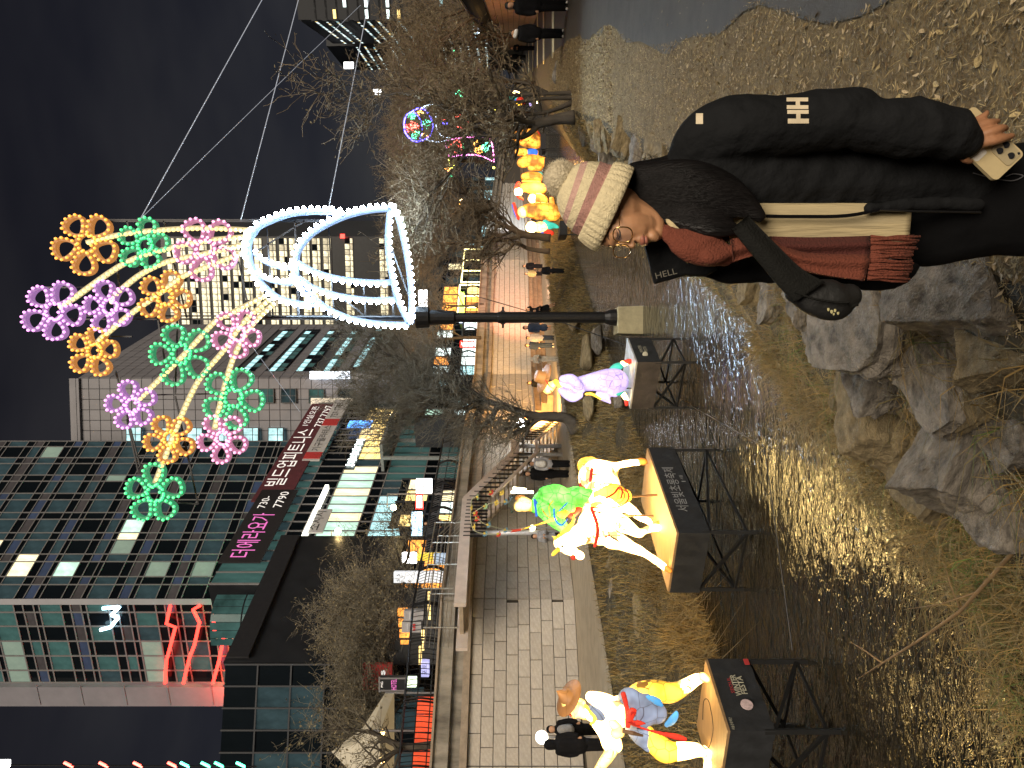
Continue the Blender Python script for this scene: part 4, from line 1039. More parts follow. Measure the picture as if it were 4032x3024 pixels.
# ---------------------------------------------------------------- far light shape of a figure with a round fan
far = empty('light_figure', P(1990, 560, 46), 'distant neon figure with a blue round hat and pink framed robe among twigs', 'light sculpture')
FM = {k: mat('far_%s_bulb' % n, (.5, .5, .5), .4, emit=c, es=s) for k, n, c, s in (('b', 'blue', (.06, .05, 1), 7), ('g', 'green', (.05, 1, .4), 3), ('r', 'red', (1, .06, .04), 4), ('o', 'orange', (1, .4, .05), 4), ('y', 'yellow', (.9, .9, .1), 3), ('p', 'pink', (1, .2, .7), 4), ('w', 'white', (.6, .8, 1), 4))}
ks = list(FM); fx = {k: MB() for k in ks}
CRX = lambda L, ox=1500, oy=350, s=3.318: [(ox + x / s, oy + y / s) for x, y in L]
def dots(c, L, step=7, rad=2.6, k=6, closed=False, d=46):
    pts = [P(a, b, d) for a, b in spline(L, k, closed)]
    if closed: pts.append(pts[0])
    for p in even(pts, step / F * d): fx[c].ball(p, rad / F * d, 5, 4)
dots('b', CRX([(470, 260), (400, 300), (330, 350), (302, 450), (315, 560), (370, 640), (450, 685), (560, 665), (640, 610), (680, 520), (660, 400), (610, 310), (540, 255)]), 5.5, 3.0, closed=True)
dots('b', CRX([(420, 290), (500, 380), (535, 470), (535, 560), (510, 650)]), 6)
def cluster(c, x, y, w, h, n, seed=1, r=2.4):
    rr = random.Random(seed)
    for _ in range(n):
        a = rr.uniform(0, 6.28); q_ = math.sqrt(rr.random()); X, Y = 1500 + (x + w * q_ * math.cos(a)) / 3.318, 350 + (y + h * q_ * math.sin(a)) / 3.318
        fx[c].ball(P(X, Y, 46), r / F * 46, 5, 4)
cluster('g', 400, 355, 55, 45, 26, 1); cluster('r', 410, 500, 90, 75, 60, 2); cluster('g', 460, 610, 60, 60, 34, 3); cluster('g', 590, 460, 60, 60, 26, 4); cluster('o', 510, 310, 45, 30, 14, 5); cluster('o', 580, 600, 50, 40, 16, 6)
dots('w', CRX([(715, 470), (730, 540), (770, 590), (830, 630), (900, 640)]), 6); dots('w', CRX([(600, 665), (700, 690), (800, 690), (880, 660)]), 6); dots('w', CRX([(540, 245), (600, 220), (700, 195)]), 6); dots('w', CRX([(720, 330), (715, 400), (720, 470)]), 12)
dots('b', CRX([(810, 450), (870, 450)]), 5); dots('r', CRX([(800, 400), (850, 410)]), 5); dots('r', CRX([(960, 340), (1000, 370), (1035, 320)]), 4); dots('r', CRX([(985, 500), (1040, 500), (1050, 550), (1010, 570), (980, 530)]), 5)
dots('p', CRX([(840, 680), (900, 660), (1100, 635), (1280, 628), (1400, 640), (1440, 690), (1465, 800), (1475, 955)]), 5.5); dots('p', CRX([(840, 680), (880, 870), (1000, 872), (1200, 860), (1330, 885), (1475, 955)]), 5.5)
dots('r', CRX([(890, 760), (950, 700), (1000, 670), (1040, 720), (1050, 800), (1020, 840), (960, 820)]), 4); dots('r', CRX([(945, 760), (1000, 730), (1010, 780), (970, 790)]), 4)
cluster('g', 1110, 745, 60, 55, 14, 8); cluster('o', 1275, 760, 70, 90, 44, 9); cluster('g', 1365, 750, 55, 70, 50, 10, 2.8)
dots('y', CRX([(880, 900), (895, 1000)]), 5); dots('y', CRX([(935, 885), (965, 1060)]), 5); cluster('o', 860, 1050, 40, 50, 20, 11); cluster('y', 930, 1040, 45, 35, 12, 13); cluster('b', 880, 1115, 25, 25, 12, 12); cluster('g', 905, 1130, 25, 20, 8, 14)
cluster('g', 1035, 55, 60, 50, 26, 15); dots('r', CRX([(1130, 440), (1150, 430)]), 3)
for c in ks:
    if fx[c].v: tag(fx[c].build('bulb', FM[c], far), kind='stuff')
# the same far garland seen through twigs at the right
far2 = empty('light_garland', P(1800, 290, 60), 'scattered distant coloured bulbs shining through the brown twigs', 'lights'); fx = {k: MB() for k in ks}
dots('y', [(1724, 330), (1712, 318), (1704, 270), (1712, 264), (1724, 284)], 6, 2.5, d=60); dots('p', [(1884, 272), (1898, 278), (1905, 300)], 7, 2.5, d=60)
for c, X, Y, r in (('g', 1909, 330, 5), ('b', 1840, 300, 6), ('b', 1913, 428, 5), ('g', 1863, 93, 9), ('y', 1870, 60, 4), ('w', 1882, 128, 6), ('p', 1750, 333, 3), ('p', 1757, 331, 3), ('y', 1948, 437, 6), ('w', 1855, 75, 4), ('r', 1843, 481, 5), ('w', 1785, 75, 4), ('g', 1788, 200, 3), ('o', 1815, 805, 7), ('w', 1936, 505, 6), ('w', 1955, 510, 5), ('y', 1944, 660, 5)):
    fx[c].ball(P(X, Y, 60), r / F * 60, 6, 5)
for c in ks:
    if fx[c].v: tag(fx[c].build('bulb', FM[c], far2), kind='stuff')

ls = empty('light_string', P(1000, 3016, 20), 'short red and green glowing dashes hanging down the left frame edge', 'lights')
for X, c in ((272, 'r'), (410, 'r'), (545, 'r'), (680, 'r'), (730, 'g'), (812, 'g'), (865, 'g'), (950, 'g')):
    q = MB(); q.bar(P(X - 20, 3002, 20), P(X + 16, 3020, 20), .05); q.build('glow_dash', FM[c], ls)
q = MB(); q.tube([P(-20, 3012, 20), P(1010, 3018, 20)], .02, 5); q.build('cable', m_dark, ls)
fsign('sign', 'small bluish white lamp box at the top of the left frame edge', -10, 3024, 32, 2998, 24, m_white)
# ---------------------------------------------------------------- bare trees
m_bark = mat('grey_bark', (.055, .045, .034), .95, scale=8, stretch=(1, 1, .3), var=.4, bump=.8, bscale=30)
m_bark2 = mat('brown_bark', (.085, .055, .030), .95, scale=8, stretch=(1, 1, .3), var=.4, bump=.8, bscale=30)
m_twig = mat('pale_twig', (.11, .095, .068), .9, scale=3, var=.35)
m_leafd = mat('withered_leaf', (.15, .12, .065), .8, scale=3, var=.6)
def tree(label, base, trunk, levels, seed, spread=.55, twigs=3, length=1.0, barkm=None, twigm=None, leaves=0, leafsz=.07, group='bare trees along the stream', name='bare_tree', minr=.006, up=.25, droop=0.0):
    """trunk: list of world points with radii; branches grow from its upper part"""
    r = random.Random(seed); root = empty(name, base, label, 'tree', group); barkm = barkm or m_bark; twigm = twigm or m_twig
    tb_ = MB(); cb = MB(); tips = []
    for line in trunk:
        pts = [Vector(p[:3]) for p in line]; rad = [p[3] for p in line]
        sp = spline([(*p, rr) for p, rr in zip(pts, rad)], 4); tb_.tube([Vector(a[:3]) for a in sp], [a[3] for a in sp], 8)
        sp = [(Vector(a[:3]), a[3]) for a in sp]; n = len(sp)
        tips.append((sp[-1][0], (sp[-1][0] - sp[-3][0]).normalized(), sp[-1][1], levels))
        for k in range(int(n * .35), n):
            if r.random() < .75:
                d = (sp[k][0] - sp[k - 1][0]).normalized(); a = r.uniform(0, 6.28)
                side = Vector((math.cos(a), math.sin(a), r.uniform(-.1, .6))).normalized(); tips.append((sp[k][0], (d * .5 + side).normalized(), sp[k][1] * .6, levels - 1))
    lv = []
    while tips:
        p, d, rad, lev = tips.pop(); L = length * (.42 + .30 * lev) * r.uniform(.7, 1.25); n = 4 if lev > 1 else 3; pts = [p]; rr = [rad]
        q_ = p.copy(); dd = d.copy()
        for i in range(n):
            dd = (dd + Vector((r.gauss(0, .22), r.gauss(0, .22), r.gauss(0, .18) + up * .25 - droop))).normalized(); q_ = q_ + dd * (L / n); pts.append(q_.copy()); rr.append(max(minr * .6, rad * (1 - .55 * (i + 1) / n)))
            if lev > 0:
                for _ in range(2 if (lev > 1 and i > 0) else 1 + (twigs > 3)):
                    if r.random() < .72:
                        a = r.uniform(0, 6.28); sd = Vector((math.cos(a), math.sin(a), r.uniform(-.5, .9))).normalized()
                        tips.append((q_.copy(), (dd * (1 - spread) + sd * spread * 1.3).normalized(), max(minr, rr[-1] * .62), lev - 1))
        (tb_ if lev >= levels - 1 else cb).tube(pts, rr, 6 if lev > 1 else 3, caps=False)
        if lev <= 1 and leaves:
            for _ in range(leaves):
                if r.random() < .8: lv.append(pts[r.randrange(1, len(pts))] + Vector((r.gauss(0, .06), r.gauss(0, .06), r.gauss(0, .06))))
    tb_.build('trunk', barkm, root, True); tag(cb.build('crown', twigm, root), kind='stuff')
    if lv:
        q = MB()
        for c in lv:
            u = Vector((r.gauss(0, 1), r.gauss(0, 1), r.gauss(0, 1))).normalized(); w = u.orthogonal().normalized(); s_ = leafsz * r.uniform(.5, 1.3)
            q.add([c, c + (u + w * .6) * s_ * .5, c + u * s_, c + (u - w * .6) * s_ * .5], [(0, 1, 2, 3)])
        tag(q.build('leaves', m_leafd, root), kind='stuff')
    return root
def TP(L, d): return [(*P(X, Y, d + (dd[0] if dd else 0)), r / F * d) for X, Y, r, *dd in L]
# leaning tree on the far bank
tree('bare tree with a sinuous leaning dark trunk rooted beside the lit promenade stairs', P(2275, 1695, 24.5), [TP([(2275, 1695, 34), (2235, 1650, 22), (2180, 1640, 19), (2100, 1638, 17), (2020, 1612, 14), (1935, 1585, 12), (1885, 1560, 10), (1850, 1530, 8)], 24.5), TP([(1885, 1560, 8), (1840, 1540, 6), (1780, 1545, 5), (1700, 1500, 4)], 24.5), TP([(1850, 1530, 7), (1760, 1470, 5), (1660, 1440, 4)], 24.5), TP([(1860, 1540, 7), (1800, 1600, 5), (1720, 1640, 4), (1640, 1640, 3)], 24.5)], 4, 11, length=1.02, twigs=4, spread=.5, up=.3, minr=.0075)
# right bank tree groups (brown, dense)
B2 = m_bark2; T2 = mat('brown_twig', (.14, .105, .065), .9, scale=3, var=.4)
tree('thick leaning tree rising from the rocks of the near bank before the far lanterns', P(2262, 462, 19), [TP([(2262, 462, 30), (2200, 468, 22), (2150, 480, 20), (2080, 490, 17), (2020, 470, 15), (1930, 452, 13), (1800, 440, 9), (1700, 400, 7)], 19), TP([(2130, 484, 12), (2060, 540, 10), (1960, 530, 9), (1870, 545, 8), (1810, 640, 6), (1760, 690, 5)], 19)], 4, 21, length=1.0, barkm=m_bark, twigm=T2, leaves=1, leafsz=.11, minr=.010)
tree('slim multi-stemmed tree at the rock edge just right of the thick leaning tree', P(2262, 380, 20.5), [TP([(2262, 366, 12), (2180, 368, 8), (2080, 372, 7), (1960, 375, 6)], 20.5), TP([(2262, 385, 11), (2150, 388, 8), (2040, 400, 6), (1900, 410, 5)], 20.5), TP([(2262, 400, 12), (2160, 440, 8), (2060, 455, 6), (1950, 480, 5)], 20.5), TP([(2155, 365, 7), (2080, 330, 6), (2020, 320, 5)], 20.5)], 3, 22, length=.9, barkm=m_bark, twigm=T2, leaves=1, leafsz=.1, minr=.009)
tree('forked tree on the far side of the stream with two thick low boughs', P(2165, 935, 30), [TP([(2168, 938, 17), (2110, 930, 14), (2060, 922, 14), (1990, 890, 9), (1950, 870, 7), (1900, 830, 5)], 30), TP([(2060, 925, 10), (2000, 945, 8), (1940, 948, 6), (1880, 950, 5)], 30), TP([(2040, 908, 7), (2010, 880, 5), (1960, 840, 4)], 30)], 4, 23, length=1.0, barkm=B2, twigm=T2, minr=.010)
tree('smaller forked tree just left of the two-boughed tree across the stream', P(2162, 990, 30), [TP([(2165, 990, 12), (2110, 985, 9), (2070, 975, 8), (2030, 955, 7), (2000, 985, 6), (1950, 1000, 5), (1890, 1010, 4)], 30)], 3, 24, length=.9, barkm=B2, twigm=T2, minr=.010)
for i, (Y, X0, d, lv, sd, Ln, lab, lf) in enumerate([
        (330, 2090, 52, 5, 31, 1.25, 'broad brown tree crown standing behind the slim multi-stemmed tree', 1), (150, 2060, 52, 5, 32, 1.25, 'brown tree in front of the apartment towers near the frame edge', 1),
        (640, 2020, 60, 5, 33, 1.25, 'tall feathery tree behind the distant neon figure', 1), (820, 1960, 56, 5, 34, 1.25, 'wide twiggy tree above the glowing white stretch of wall', 1), (450, 2050, 58, 5, 35, 1.25, 'tall brown tree behind the neon hat shape', 1),
        (20, 1900, 46, 4, 37, 1.3, 'brown tree cut by the right end of the scene above the masonry wall', 1)]):
    z0 = P(X0, Y, d); g = Vector((z0.x, z0.y, 1.5 if Y < 500 else 5.5)); top = P(1760 if Y > 500 else 1830, Y + 15, d)
    tree(lab, g, [[(g.x, g.y, g.z, .2), (g.x + .2, g.y, (g.z + top.z) / 2, .16), (top.x, top.y, top.z, .11)], [(g.x + .1, g.y, (g.z + top.z) / 2, .1), (g.x + 1.6, g.y + .6, top.z, .07)], [(g.x + .1, g.y, (g.z + top.z) / 2 + .4, .1), (g.x - 1.6, g.y - .5, top.z + .3, .07)]], lv, sd, length=Ln, barkm=B2, twigm=T2, leaves=lf, leafsz=.12, minr=.011)
tree('thin grey tree between the tube sculpture pole and the leaning tree', P(1880, 1330, 50), [[(*P(1895, 1330, 46), .12), (*P(1800, 1330, 46), .09), (*P(1740, 1340, 46), .06)]], 5, 41, length=1.15, minr=.012)
tree('small bare tree in front of the lit shops left of the pole', P(1880, 1210, 50), [[(*P(1905, 1200, 52), .12), (*P(1800, 1205, 52), .08), (*P(1750, 1200, 52), .05)]], 4, 42, length=1.2, minr=.012)
# street trees in front of the shops at the left, still holding dry leaves
for (Y, d, sd, lab, ln, lv, top) in ((2250, 31.5, 51, 'street tree with silvery lit boughs behind the railing beside the five banner', 1.0, 4, 1600), (2560, 31.5, 52, 'dense street tree with withered leaves in front of the black building', 1.0, 5, 1560), (2420, 32, 55, 'leafy tree between the café and the dark block', 1.0, 5, 1540),
                                (2740, 30, 53, 'street tree with forked trunk beside the market tent', 1.1, 4, 1540), (2930, 22, 54, 'leaning tree at the left end of the railing with sparse bright leaves', 1.0, 3, 1480)):
    b = P(1700, Y, d); b.z = 5.5
    t1 = P(1590, Y + 10, d); t2 = P(top, Y - 40, d); t3 = P(top + 20, Y + 60, d + .6)
    tree(lab, b, [[(b.x, b.y, b.z, .13), (t1.x, t1.y, t1.z, .11), (t2.x, t2.y, t2.z, .06)], [(t1.x, t1.y, t1.z, .09), (t3.x, t3.y, t3.z, .05)], [(t1.x, t1.y, t1.z, .08), (t1.x - .2, t1.y - .8, t2.z, .05)]], lv, sd, length=ln, leaves=1, leafsz=.10, group='street trees behind the railing', name='street_tree', minr=.008, spread=.6)
# ---------------------------------------------------------------- paper lanterns on their stands
def lant(name, c, s, line=(.4, .12, .02), sc=7.0, w=.02, var=.5, vs=3.0):
    m = bpy.data.materials.new(name); m.use_nodes = True; nt = m.node_tree; b = nt.nodes['Principled BSDF']; L = nt.links.new
    b.inputs['Roughness'].default_value = .6
    tc = nt.nodes.new('ShaderNodeTexCoord'); vo = nt.nodes.new('ShaderNodeTexVoronoi'); vo.feature = 'DISTANCE_TO_EDGE'; vo.inputs['Scale'].default_value = sc; vo.inputs['Randomness'].default_value = .55
    L(tc.outputs['Object'], vo.inputs['Vector'])
    lt = nt.nodes.new('ShaderNodeMath'); lt.operation = 'LESS_THAN'; lt.inputs[1].default_value = w; L(vo.outputs['Distance'], lt.inputs[0])
    n = nt.nodes.new('ShaderNodeTexNoise'); n.inputs['Scale'].default_value = vs; n.inputs['Detail'].default_value = 2; L(tc.outputs['Object'], n.inputs['Vector'])
    mr = nt.nodes.new('ShaderNodeMapRange'); mr.inputs['From Min'].default_value = .36; mr.inputs['From Max'].default_value = .64; mr.inputs['To Min'].default_value = s * (1 - var); mr.inputs['To Max'].default_value = s * (1 + var); L(n.outputs[0], mr.inputs['Value'])
    mx = nt.nodes.new('ShaderNodeMixRGB'); mx.inputs[1].default_value = (*c, 1); mx.inputs[2].default_value = (*line, 1); L(lt.outputs[0], mx.inputs[0])
    # painted falloff: emission colour is dimmed and warmed where the cloth turns edge-on
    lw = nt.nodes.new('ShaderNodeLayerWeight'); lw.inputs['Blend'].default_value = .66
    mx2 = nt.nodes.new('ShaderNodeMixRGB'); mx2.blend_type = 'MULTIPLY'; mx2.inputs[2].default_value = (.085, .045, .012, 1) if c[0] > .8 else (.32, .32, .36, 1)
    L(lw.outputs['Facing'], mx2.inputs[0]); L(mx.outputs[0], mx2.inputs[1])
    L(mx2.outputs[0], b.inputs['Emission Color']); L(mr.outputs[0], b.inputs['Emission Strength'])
    b.inputs['Base Color'].default_value = (*[x * .25 + .02 for x in c], 1); return m
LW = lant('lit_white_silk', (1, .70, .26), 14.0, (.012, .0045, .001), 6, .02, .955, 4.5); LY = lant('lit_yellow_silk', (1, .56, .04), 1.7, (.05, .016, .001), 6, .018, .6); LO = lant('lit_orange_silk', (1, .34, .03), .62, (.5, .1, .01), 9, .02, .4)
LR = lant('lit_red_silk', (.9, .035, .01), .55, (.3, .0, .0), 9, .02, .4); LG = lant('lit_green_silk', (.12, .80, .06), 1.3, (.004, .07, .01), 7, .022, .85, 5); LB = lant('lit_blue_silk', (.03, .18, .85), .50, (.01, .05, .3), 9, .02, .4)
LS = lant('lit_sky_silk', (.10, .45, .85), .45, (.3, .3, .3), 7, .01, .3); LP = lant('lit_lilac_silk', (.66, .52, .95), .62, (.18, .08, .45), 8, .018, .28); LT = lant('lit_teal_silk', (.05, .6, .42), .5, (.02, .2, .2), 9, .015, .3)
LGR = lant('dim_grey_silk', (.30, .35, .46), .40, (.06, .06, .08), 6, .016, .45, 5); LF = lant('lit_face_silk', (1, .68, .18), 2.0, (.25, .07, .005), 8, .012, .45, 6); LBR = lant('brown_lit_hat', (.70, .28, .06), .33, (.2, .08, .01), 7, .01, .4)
m_fab = mat('black_skirt_cloth', (.014, .015, .017), .75, scale=5, var=.4, bump=1.0, bscale=5); m_fab2 = mat('grey_brown_skirt_cloth', (.06, .05, .045), .75, scale=4, var=.35, bump=1.0, bscale=6)
m_ply = mat('plywood_top', (.30, .19, .09), .6, scale=3, stretch=(1, 6, 1), var=.2); m_leg = mat('black_steel_leg', (.012, .012, .012), .5, metal=.3)
m_print = mat('printed_grey_letter', (.30, .30, .30), .7, scale=40, var=.1); m_print2 = mat('printed_cream_letter', (.42, .40, .30), .7, scale=40, var=.1)
def platform(label, Fp, Lp, Rp, zt, h, faces=None, top=None, legz=-.3, skew=None):
    Fp, Lp, Rp = [Vector((*p, zt)) for p in (Fp, Lp, Rp)]; Bp = Lp + Rp - Fp; root = empty('lantern_stand', (Fp.x, Fp.y, 0), label, 'stand', 'lantern stands in the stream')
    q = MB(); q.prism([Fp + Vector((0, 0, -.03)), Rp + Vector((0, 0, -.03)), Bp + Vector((0, 0, -.03)), Lp + Vector((0, 0, -.03))], (0, 0, .035)); q.build('table_top', top or m_ply, root)
    q = MB(); c = (Fp + Bp) / 2; poly = [c + (p - c) * 1.012 for p in (Fp, Rp, Bp, Lp)]
    ff = faces or [m_fab] * 4
    for i in range(4):
        a, b = poly[i], poly[(i + 1) % 4]; n_ = 12; nn = Vector(((b - a).y, -(b - a).x, 0)).normalized(); top_ = []; bot = []
        for k in range(n_ + 1):
            p = a.lerp(b, k / n_); top_.append(p - Vector((0, 0, .02))); bot.append(p - Vector((0, 0, h)) + nn * (.015 * math.sin(k * 2.1 + i) * (0 < k < n_)))
        q.add(top_ + bot, [(k, k + 1, n_ + 2 + k, n_ + 1 + k) for k in range(n_)], 0 if ff[i] is m_fab else 1)
    q.build('skirt', [m_fab, m_fab2], root, True)
    lg = MB(); lg.box((0, 0, 0), (.045, .045, zt - h - legz + .1)); l0 = lg.build('leg', m_leg, root, origin=(0, 0, 0)); cs = [c + (p - c) * .97 for p in (Fp, Rp, Bp, Lp)]
    zc = (zt - h + .1 + legz) / 2
    l0.location = Vector((cs[0].x, cs[0].y, zc)) - org(root)
    for p in cs[1:]: share(l0, 'leg', root, (p.x, p.y, zc))
    for i in range(4):
        a, b = cs[i], cs[(i + 1) % 4]; q = MB(); q.bar((a.x, a.y, zt - h), (b.x, b.y, .12), .035); q.bar((a.x, a.y, .12), (b.x, b.y, .12), .03); q.build('brace', m_leg, root)
    return root, Fp, Lp, Rp
hz = 1.05
r1, Fp, Lp, Rp = platform('largest lantern stand with black cloth and Korean festival title, under the horse rider', (-1.94, 9.26), (-2.86, 9.79), (-1.02, 11.3), hz, .43)
u1 = (Rp - Fp).normalized(); c1 = Fp + u1 * 1.02 + Vector((0, 0, -.20)); n1 = Vector((u1.y, -u1.x, 0))
text('서울빛초롱축제', 'lettering', m_print, r1, c1 + n1 * .035, u1, (0, 0, 1), .19, 0, fit=1.15); text('▮ 서울', 'lettering', m_print, r1, c1 + n1 * .035 + u1 * .25 - Vector((0, 0, .14)), u1, (0, 0, 1), .06, 0, fit=.18)
r2, Fq, Lq, Rq = platform('farthest of the three big stands, grey-brown cloth at its front, under the lilac robed lantern', (.387, 12.6), (-.46, 13.28), (.88, 13.6), .995, .44, faces=[m_fab, m_fab, m_fab, m_fab2], top=mat('pale_table_top', (.34, .34, .34), .5))
u2 = (Rq - Fq).normalized(); c2 = Fq + u2 * .52 + Vector((0, 0, -.2)); n2 = Vector((u2.y, -u2.x, 0)); text('WINTER\nFESTA', 'lettering', m_print2, r2, c2 + n2 * .03, u2, (0, 0, 1), .085, 0, fit=.32)
q = MB(); q.ball(c2 + n2 * .03 - u2 * .24, .05, 10, 6, sc=(1, .2, 1)); q.build('emblem', m_print2, r2)
r3, Fr, Lr, Rr = platform('nearest lantern stand with black cloth and winter festival lettering, cut by the frame edge', (-3.38, 6.92), (-4.27, 7.28), (-2.99, 7.72), 1.097, .46)
u3 = (Rr - Fr).normalized(); c3 = Fr + u3 * .52 + Vector((0, 0, -.22)); n3 = Vector((u3.y, -u3.x, 0))
text('WINTER', 'lettering', m_print2, r3, c3 + n3 * .035 + Vector((0, 0, .0)), u3, (0, 0, 1), .085, 0, fit=.27, bold=.02); text('FESTA', 'lettering', m_print2, r3, c3 + n3 * .035 - Vector((0, 0, .062)), u3, (0, 0, 1), .085, 0, fit=.23, bold=.02)
text('SEOUL', 'lettering', m_redb, r3, c3 + n3 * .035 + Vector((0, 0, .055)), u3, (0, 0, 1), .05, 0, fit=.2)
q = MB(); cc = c3 + n3 * .03 - u3 * .24 - Vector((0, 0, .04)); q.prism([cc + u3 * (.062 * math.cos(t)) + Vector((0, 0, .062 * math.sin(t))) for t in np.arange(0, 6.28, .45)], n3 * .01); q.build('emblem', mat('pink_emblem', (.55, .42, .42), .7, scale=30, var=.3), r3)
text('서울관광재단', 'lettering', m_print2, r3, Fr + u3 * .06 + n3 * .035 - Vector((0, 0, .05)), u3, (0, 0, 1), .035, 0, fit=.14)
q = MB(); q.box(Rr - u3 * .06 + n3 * .03 - Vector((0, 0, .42)), (.07, .012, .05), u3); q.build('red_mark', m_redb, r3)
# --- horse and rider
def CV(L, ox, oy, s, slope=0.0, y0=0.0, dd=0.0):
    out = []
    for p in L:
        X = ox + p[0] / s; Y = oy + p[1] / s; out.append((X, Y, p[2] / s, (y0 - Y) * slope + dd + (p[3] if len(p) > 3 else 0)))
    return out
HS = lambda L, dd=0.0: CV(L, 1950, 1800, 2.458, 1.4 / 430, 2230, dd)
DH = 9.62
horse = empty('horse_lantern', (-1.9, 10.2, hz), 'glowing white horse lantern with red straps and raised foreleg, on the largest stand', 'lantern')
hb = Limbs(DH)
hb.px(HS([(985, 200, 190), (1030, 330, 200), (1040, 480, 195), (1020, 600, 195), (1010, 740, 120)]), 0, .8)
hb.px(HS([(960, 650, 170), (880, 720, 125), (800, 760, 100), (720, 800, 90)]), 0, .65); hb.px(HS([(640, 830, 78), (700, 865, 82), (765, 920, 52), (825, 955, 44)]), 0, .75)
hb.px(HS([(600, 900, 30), (565, 935, 26), (530, 970, 6)]), 1, .5); hb.px(HS([(610, 800, 30), (575, 778, 22), (540, 757, 6)], .1), 1, .5)
hb.px(HS([(1130, 790, 105), (1230, 830, 78), (1330, 880, 58), (1400, 905, 48), (1470, 945, 36), (1560, 1005, 40), (1620, 1050, 38), (1680, 1095, 30)]), 0, .8)
hb.px(HS([(1130, 620, 115), (1230, 650, 90), (1320, 700, 62), (1395, 745, 42), (1440, 715, 36), (1510, 690, 42), (1580, 680, 40)], .25), 0, .8)
hb.px(HS([(1150, 430, 110), (1260, 480, 62), (1340, 530, 48), (1400, 585, 34), (1470, 610, 36), (1500, 640, 30)], .35), 0, .8)
hb.px(HS([(1040, 170, 150), (1120, 120, 100), (1175, 85, 42), (1270, 62, 36), (1350, 52, 34), (1400, 45, 34)], .1), 0, .8)
hb.build('body', [LW, LY], horse, .022, 5)
q = Limbs(DH); q.px(HS([(1575, 655, 40), (1625, 635, 44), (1645, 625, 40)], .25), 0); q.px(HS([(1655, 1075, 34), (1690, 1100, 26)]), 0); q.px(HS([(1400, 40, 38), (1440, 45, 36)], .1), 0); q.build('hoof', [LO], horse, .016, 2)
q = Limbs(DH); q.px(HS([(930, 130, 40), (860, 100, 62), (850, 55, 50), (900, 30, 38), (950, 20, 26), (982, 28, 8)]), 0, .6); q.build('tail', [LY], horse, .018, 3)
q = Limbs(DH)
for k in range(9):
    a = k / 8; q.px(HS([(575 + 90 * a, 800 - 60 * a, 12), (640 + 60 * a, 740 - 60 * a, 16), (730 + 40 * a, 720 - 120 * a, 8)], -.12), 0)
    q.px(HS([(700 + 60 * a, 680 - 60 * a, 12), (760, 640 - 100 * a, 8)], -.12), 0)
q.build('mane', [LY], horse, .012, 2)
def hbelt(pts, r=22, m=LR, dd=-.32, name='strap', par=None, ky=.35):
    q = Limbs(DH); q.px(HS([(a, b, r) for a, b in pts], dd), 0, ky); return q.build(name, [m], par or horse, .012, 2)
hbelt([(930, 500), (960, 570), (985, 650), (990, 740), (965, 860)], 20); hbelt([(935, 115), (930, 160), (920, 230)], 18); hbelt([(1000, 770), (1060, 768), (1105, 755)], 12, LR, -.30)
hbelt([(945, 520), (1010, 535), (1045, 518)], 12, LR, -.34); hbelt([(935, 165), (1010, 165)], 9, LR, -.36); hbelt([(815, 905), (760, 850), (690, 790), (600, 800)], 8, LO, -.2); hbelt([(600, 850), (640, 900), (760, 940)], 6, LO, -.16)
q = Limbs(DH); q.px(HS([(755, 970, 28)], -.1), 0); q.build('tassel', [LR], horse, .01, 1)
q = MB(); 
for x, y in ((650, 862), (820, 965)): q.ball(P(1950 + x / 2.458, 1800 + y / 2.458, DH - .17), .018, 8, 6)
q.build('eye', m_leg, horse)
q = Limbs(DH); q.px(HS([(1000, 370, 60), (1080, 375, 110), (1170, 370, 118), (1250, 380, 80)], -.30), 0, .25); q.px(HS([(960, 470, 40), (920, 490, 16)], -.3), 0, .25); q.build('saddle_cloth', [LY], horse, .016, 3)
q = Limbs(DH); q.px(HS([(1000, 262, 9), (1100, 255, 9), (1200, 275, 9), (1275, 330, 9), (1292, 390, 9), (1250, 455, 9), (1150, 488, 9), (1040, 490, 9), (930, 485, 9)], -.40), 0, .6)
q.px(HS([(1040, 290, 6), (1180, 300, 6), (1250, 360, 6), (1220, 430, 6), (1100, 460, 6), (980, 460, 6)], -.43), 0, .6); q.build('cloth_trim', [LR], horse, .009, 1)
q = Limbs(DH); q.px(HS([(860, 300, 20), (840, 330, 26), (820, 255, 14)], -.2), 0, .5); q.px(HS([(740, 560, 40), (800, 510, 34), (850, 500, 10)], -.1), 0, .5); q.build('saddle', [LR], horse, .014, 2)
rider = empty('rider_lantern', (-1.7, 10.3, hz + .9), 'glowing rider lantern in green robe with black winged hat sitting on the white horse', 'lantern')
q = Limbs(DH)
q.px(HS([(400, 470, 80), (480, 430, 125), (600, 420, 130), (720, 420, 125), (800, 400, 125)], .05), 0, .75)
q.px(HS([(820, 400, 120), (900, 400, 100), (1000, 370, 75)], -.14), 0, .6)
q.px(HS([(440, 480, 80), (520, 560, 75), (620, 640, 72), (660, 680, 52)], -.02), 0, .8); q.px(HS([(470, 340, 60), (600, 350, 90), (700, 420, 75), (730, 500, 50)], -.16), 0, .8)
q.px(HS([(330, 480, 50), (380, 470, 56)], .05), 2, .8); q.px(HS([(640, 560, 40), (680, 545, 34)], -.12), 2)
q.px(HS([(380, 410, 16), (390, 480, 16), (400, 570, 16)], -.17), 1); q.px(HS([(570, 500, 14), (580, 600, 14), (640, 660, 14), (700, 600, 12)], -.20), 1); q.px(HS([(620, 520, 12), (700, 440, 12)], -.33), 1)
q.px(HS([(1000, 300, 34), (1030, 350, 44), (1060, 400, 20)], -.24), 1, .5)
q.build('robe', [LG, LB, LY], rider, .018, 4)
q = Limbs(DH); q.px(HS([(235, 470, 62), (270, 455, 76), (300, 460, 70)], .03), 0, .9); q.px(HS([(220, 400, 34), (270, 395, 30)], .05), 1); q.build('head', [LF, LO], rider, .015, 3)
m_gauze = mat('dark_gauze', (.05, .07, .06), .6, alpha=.55)
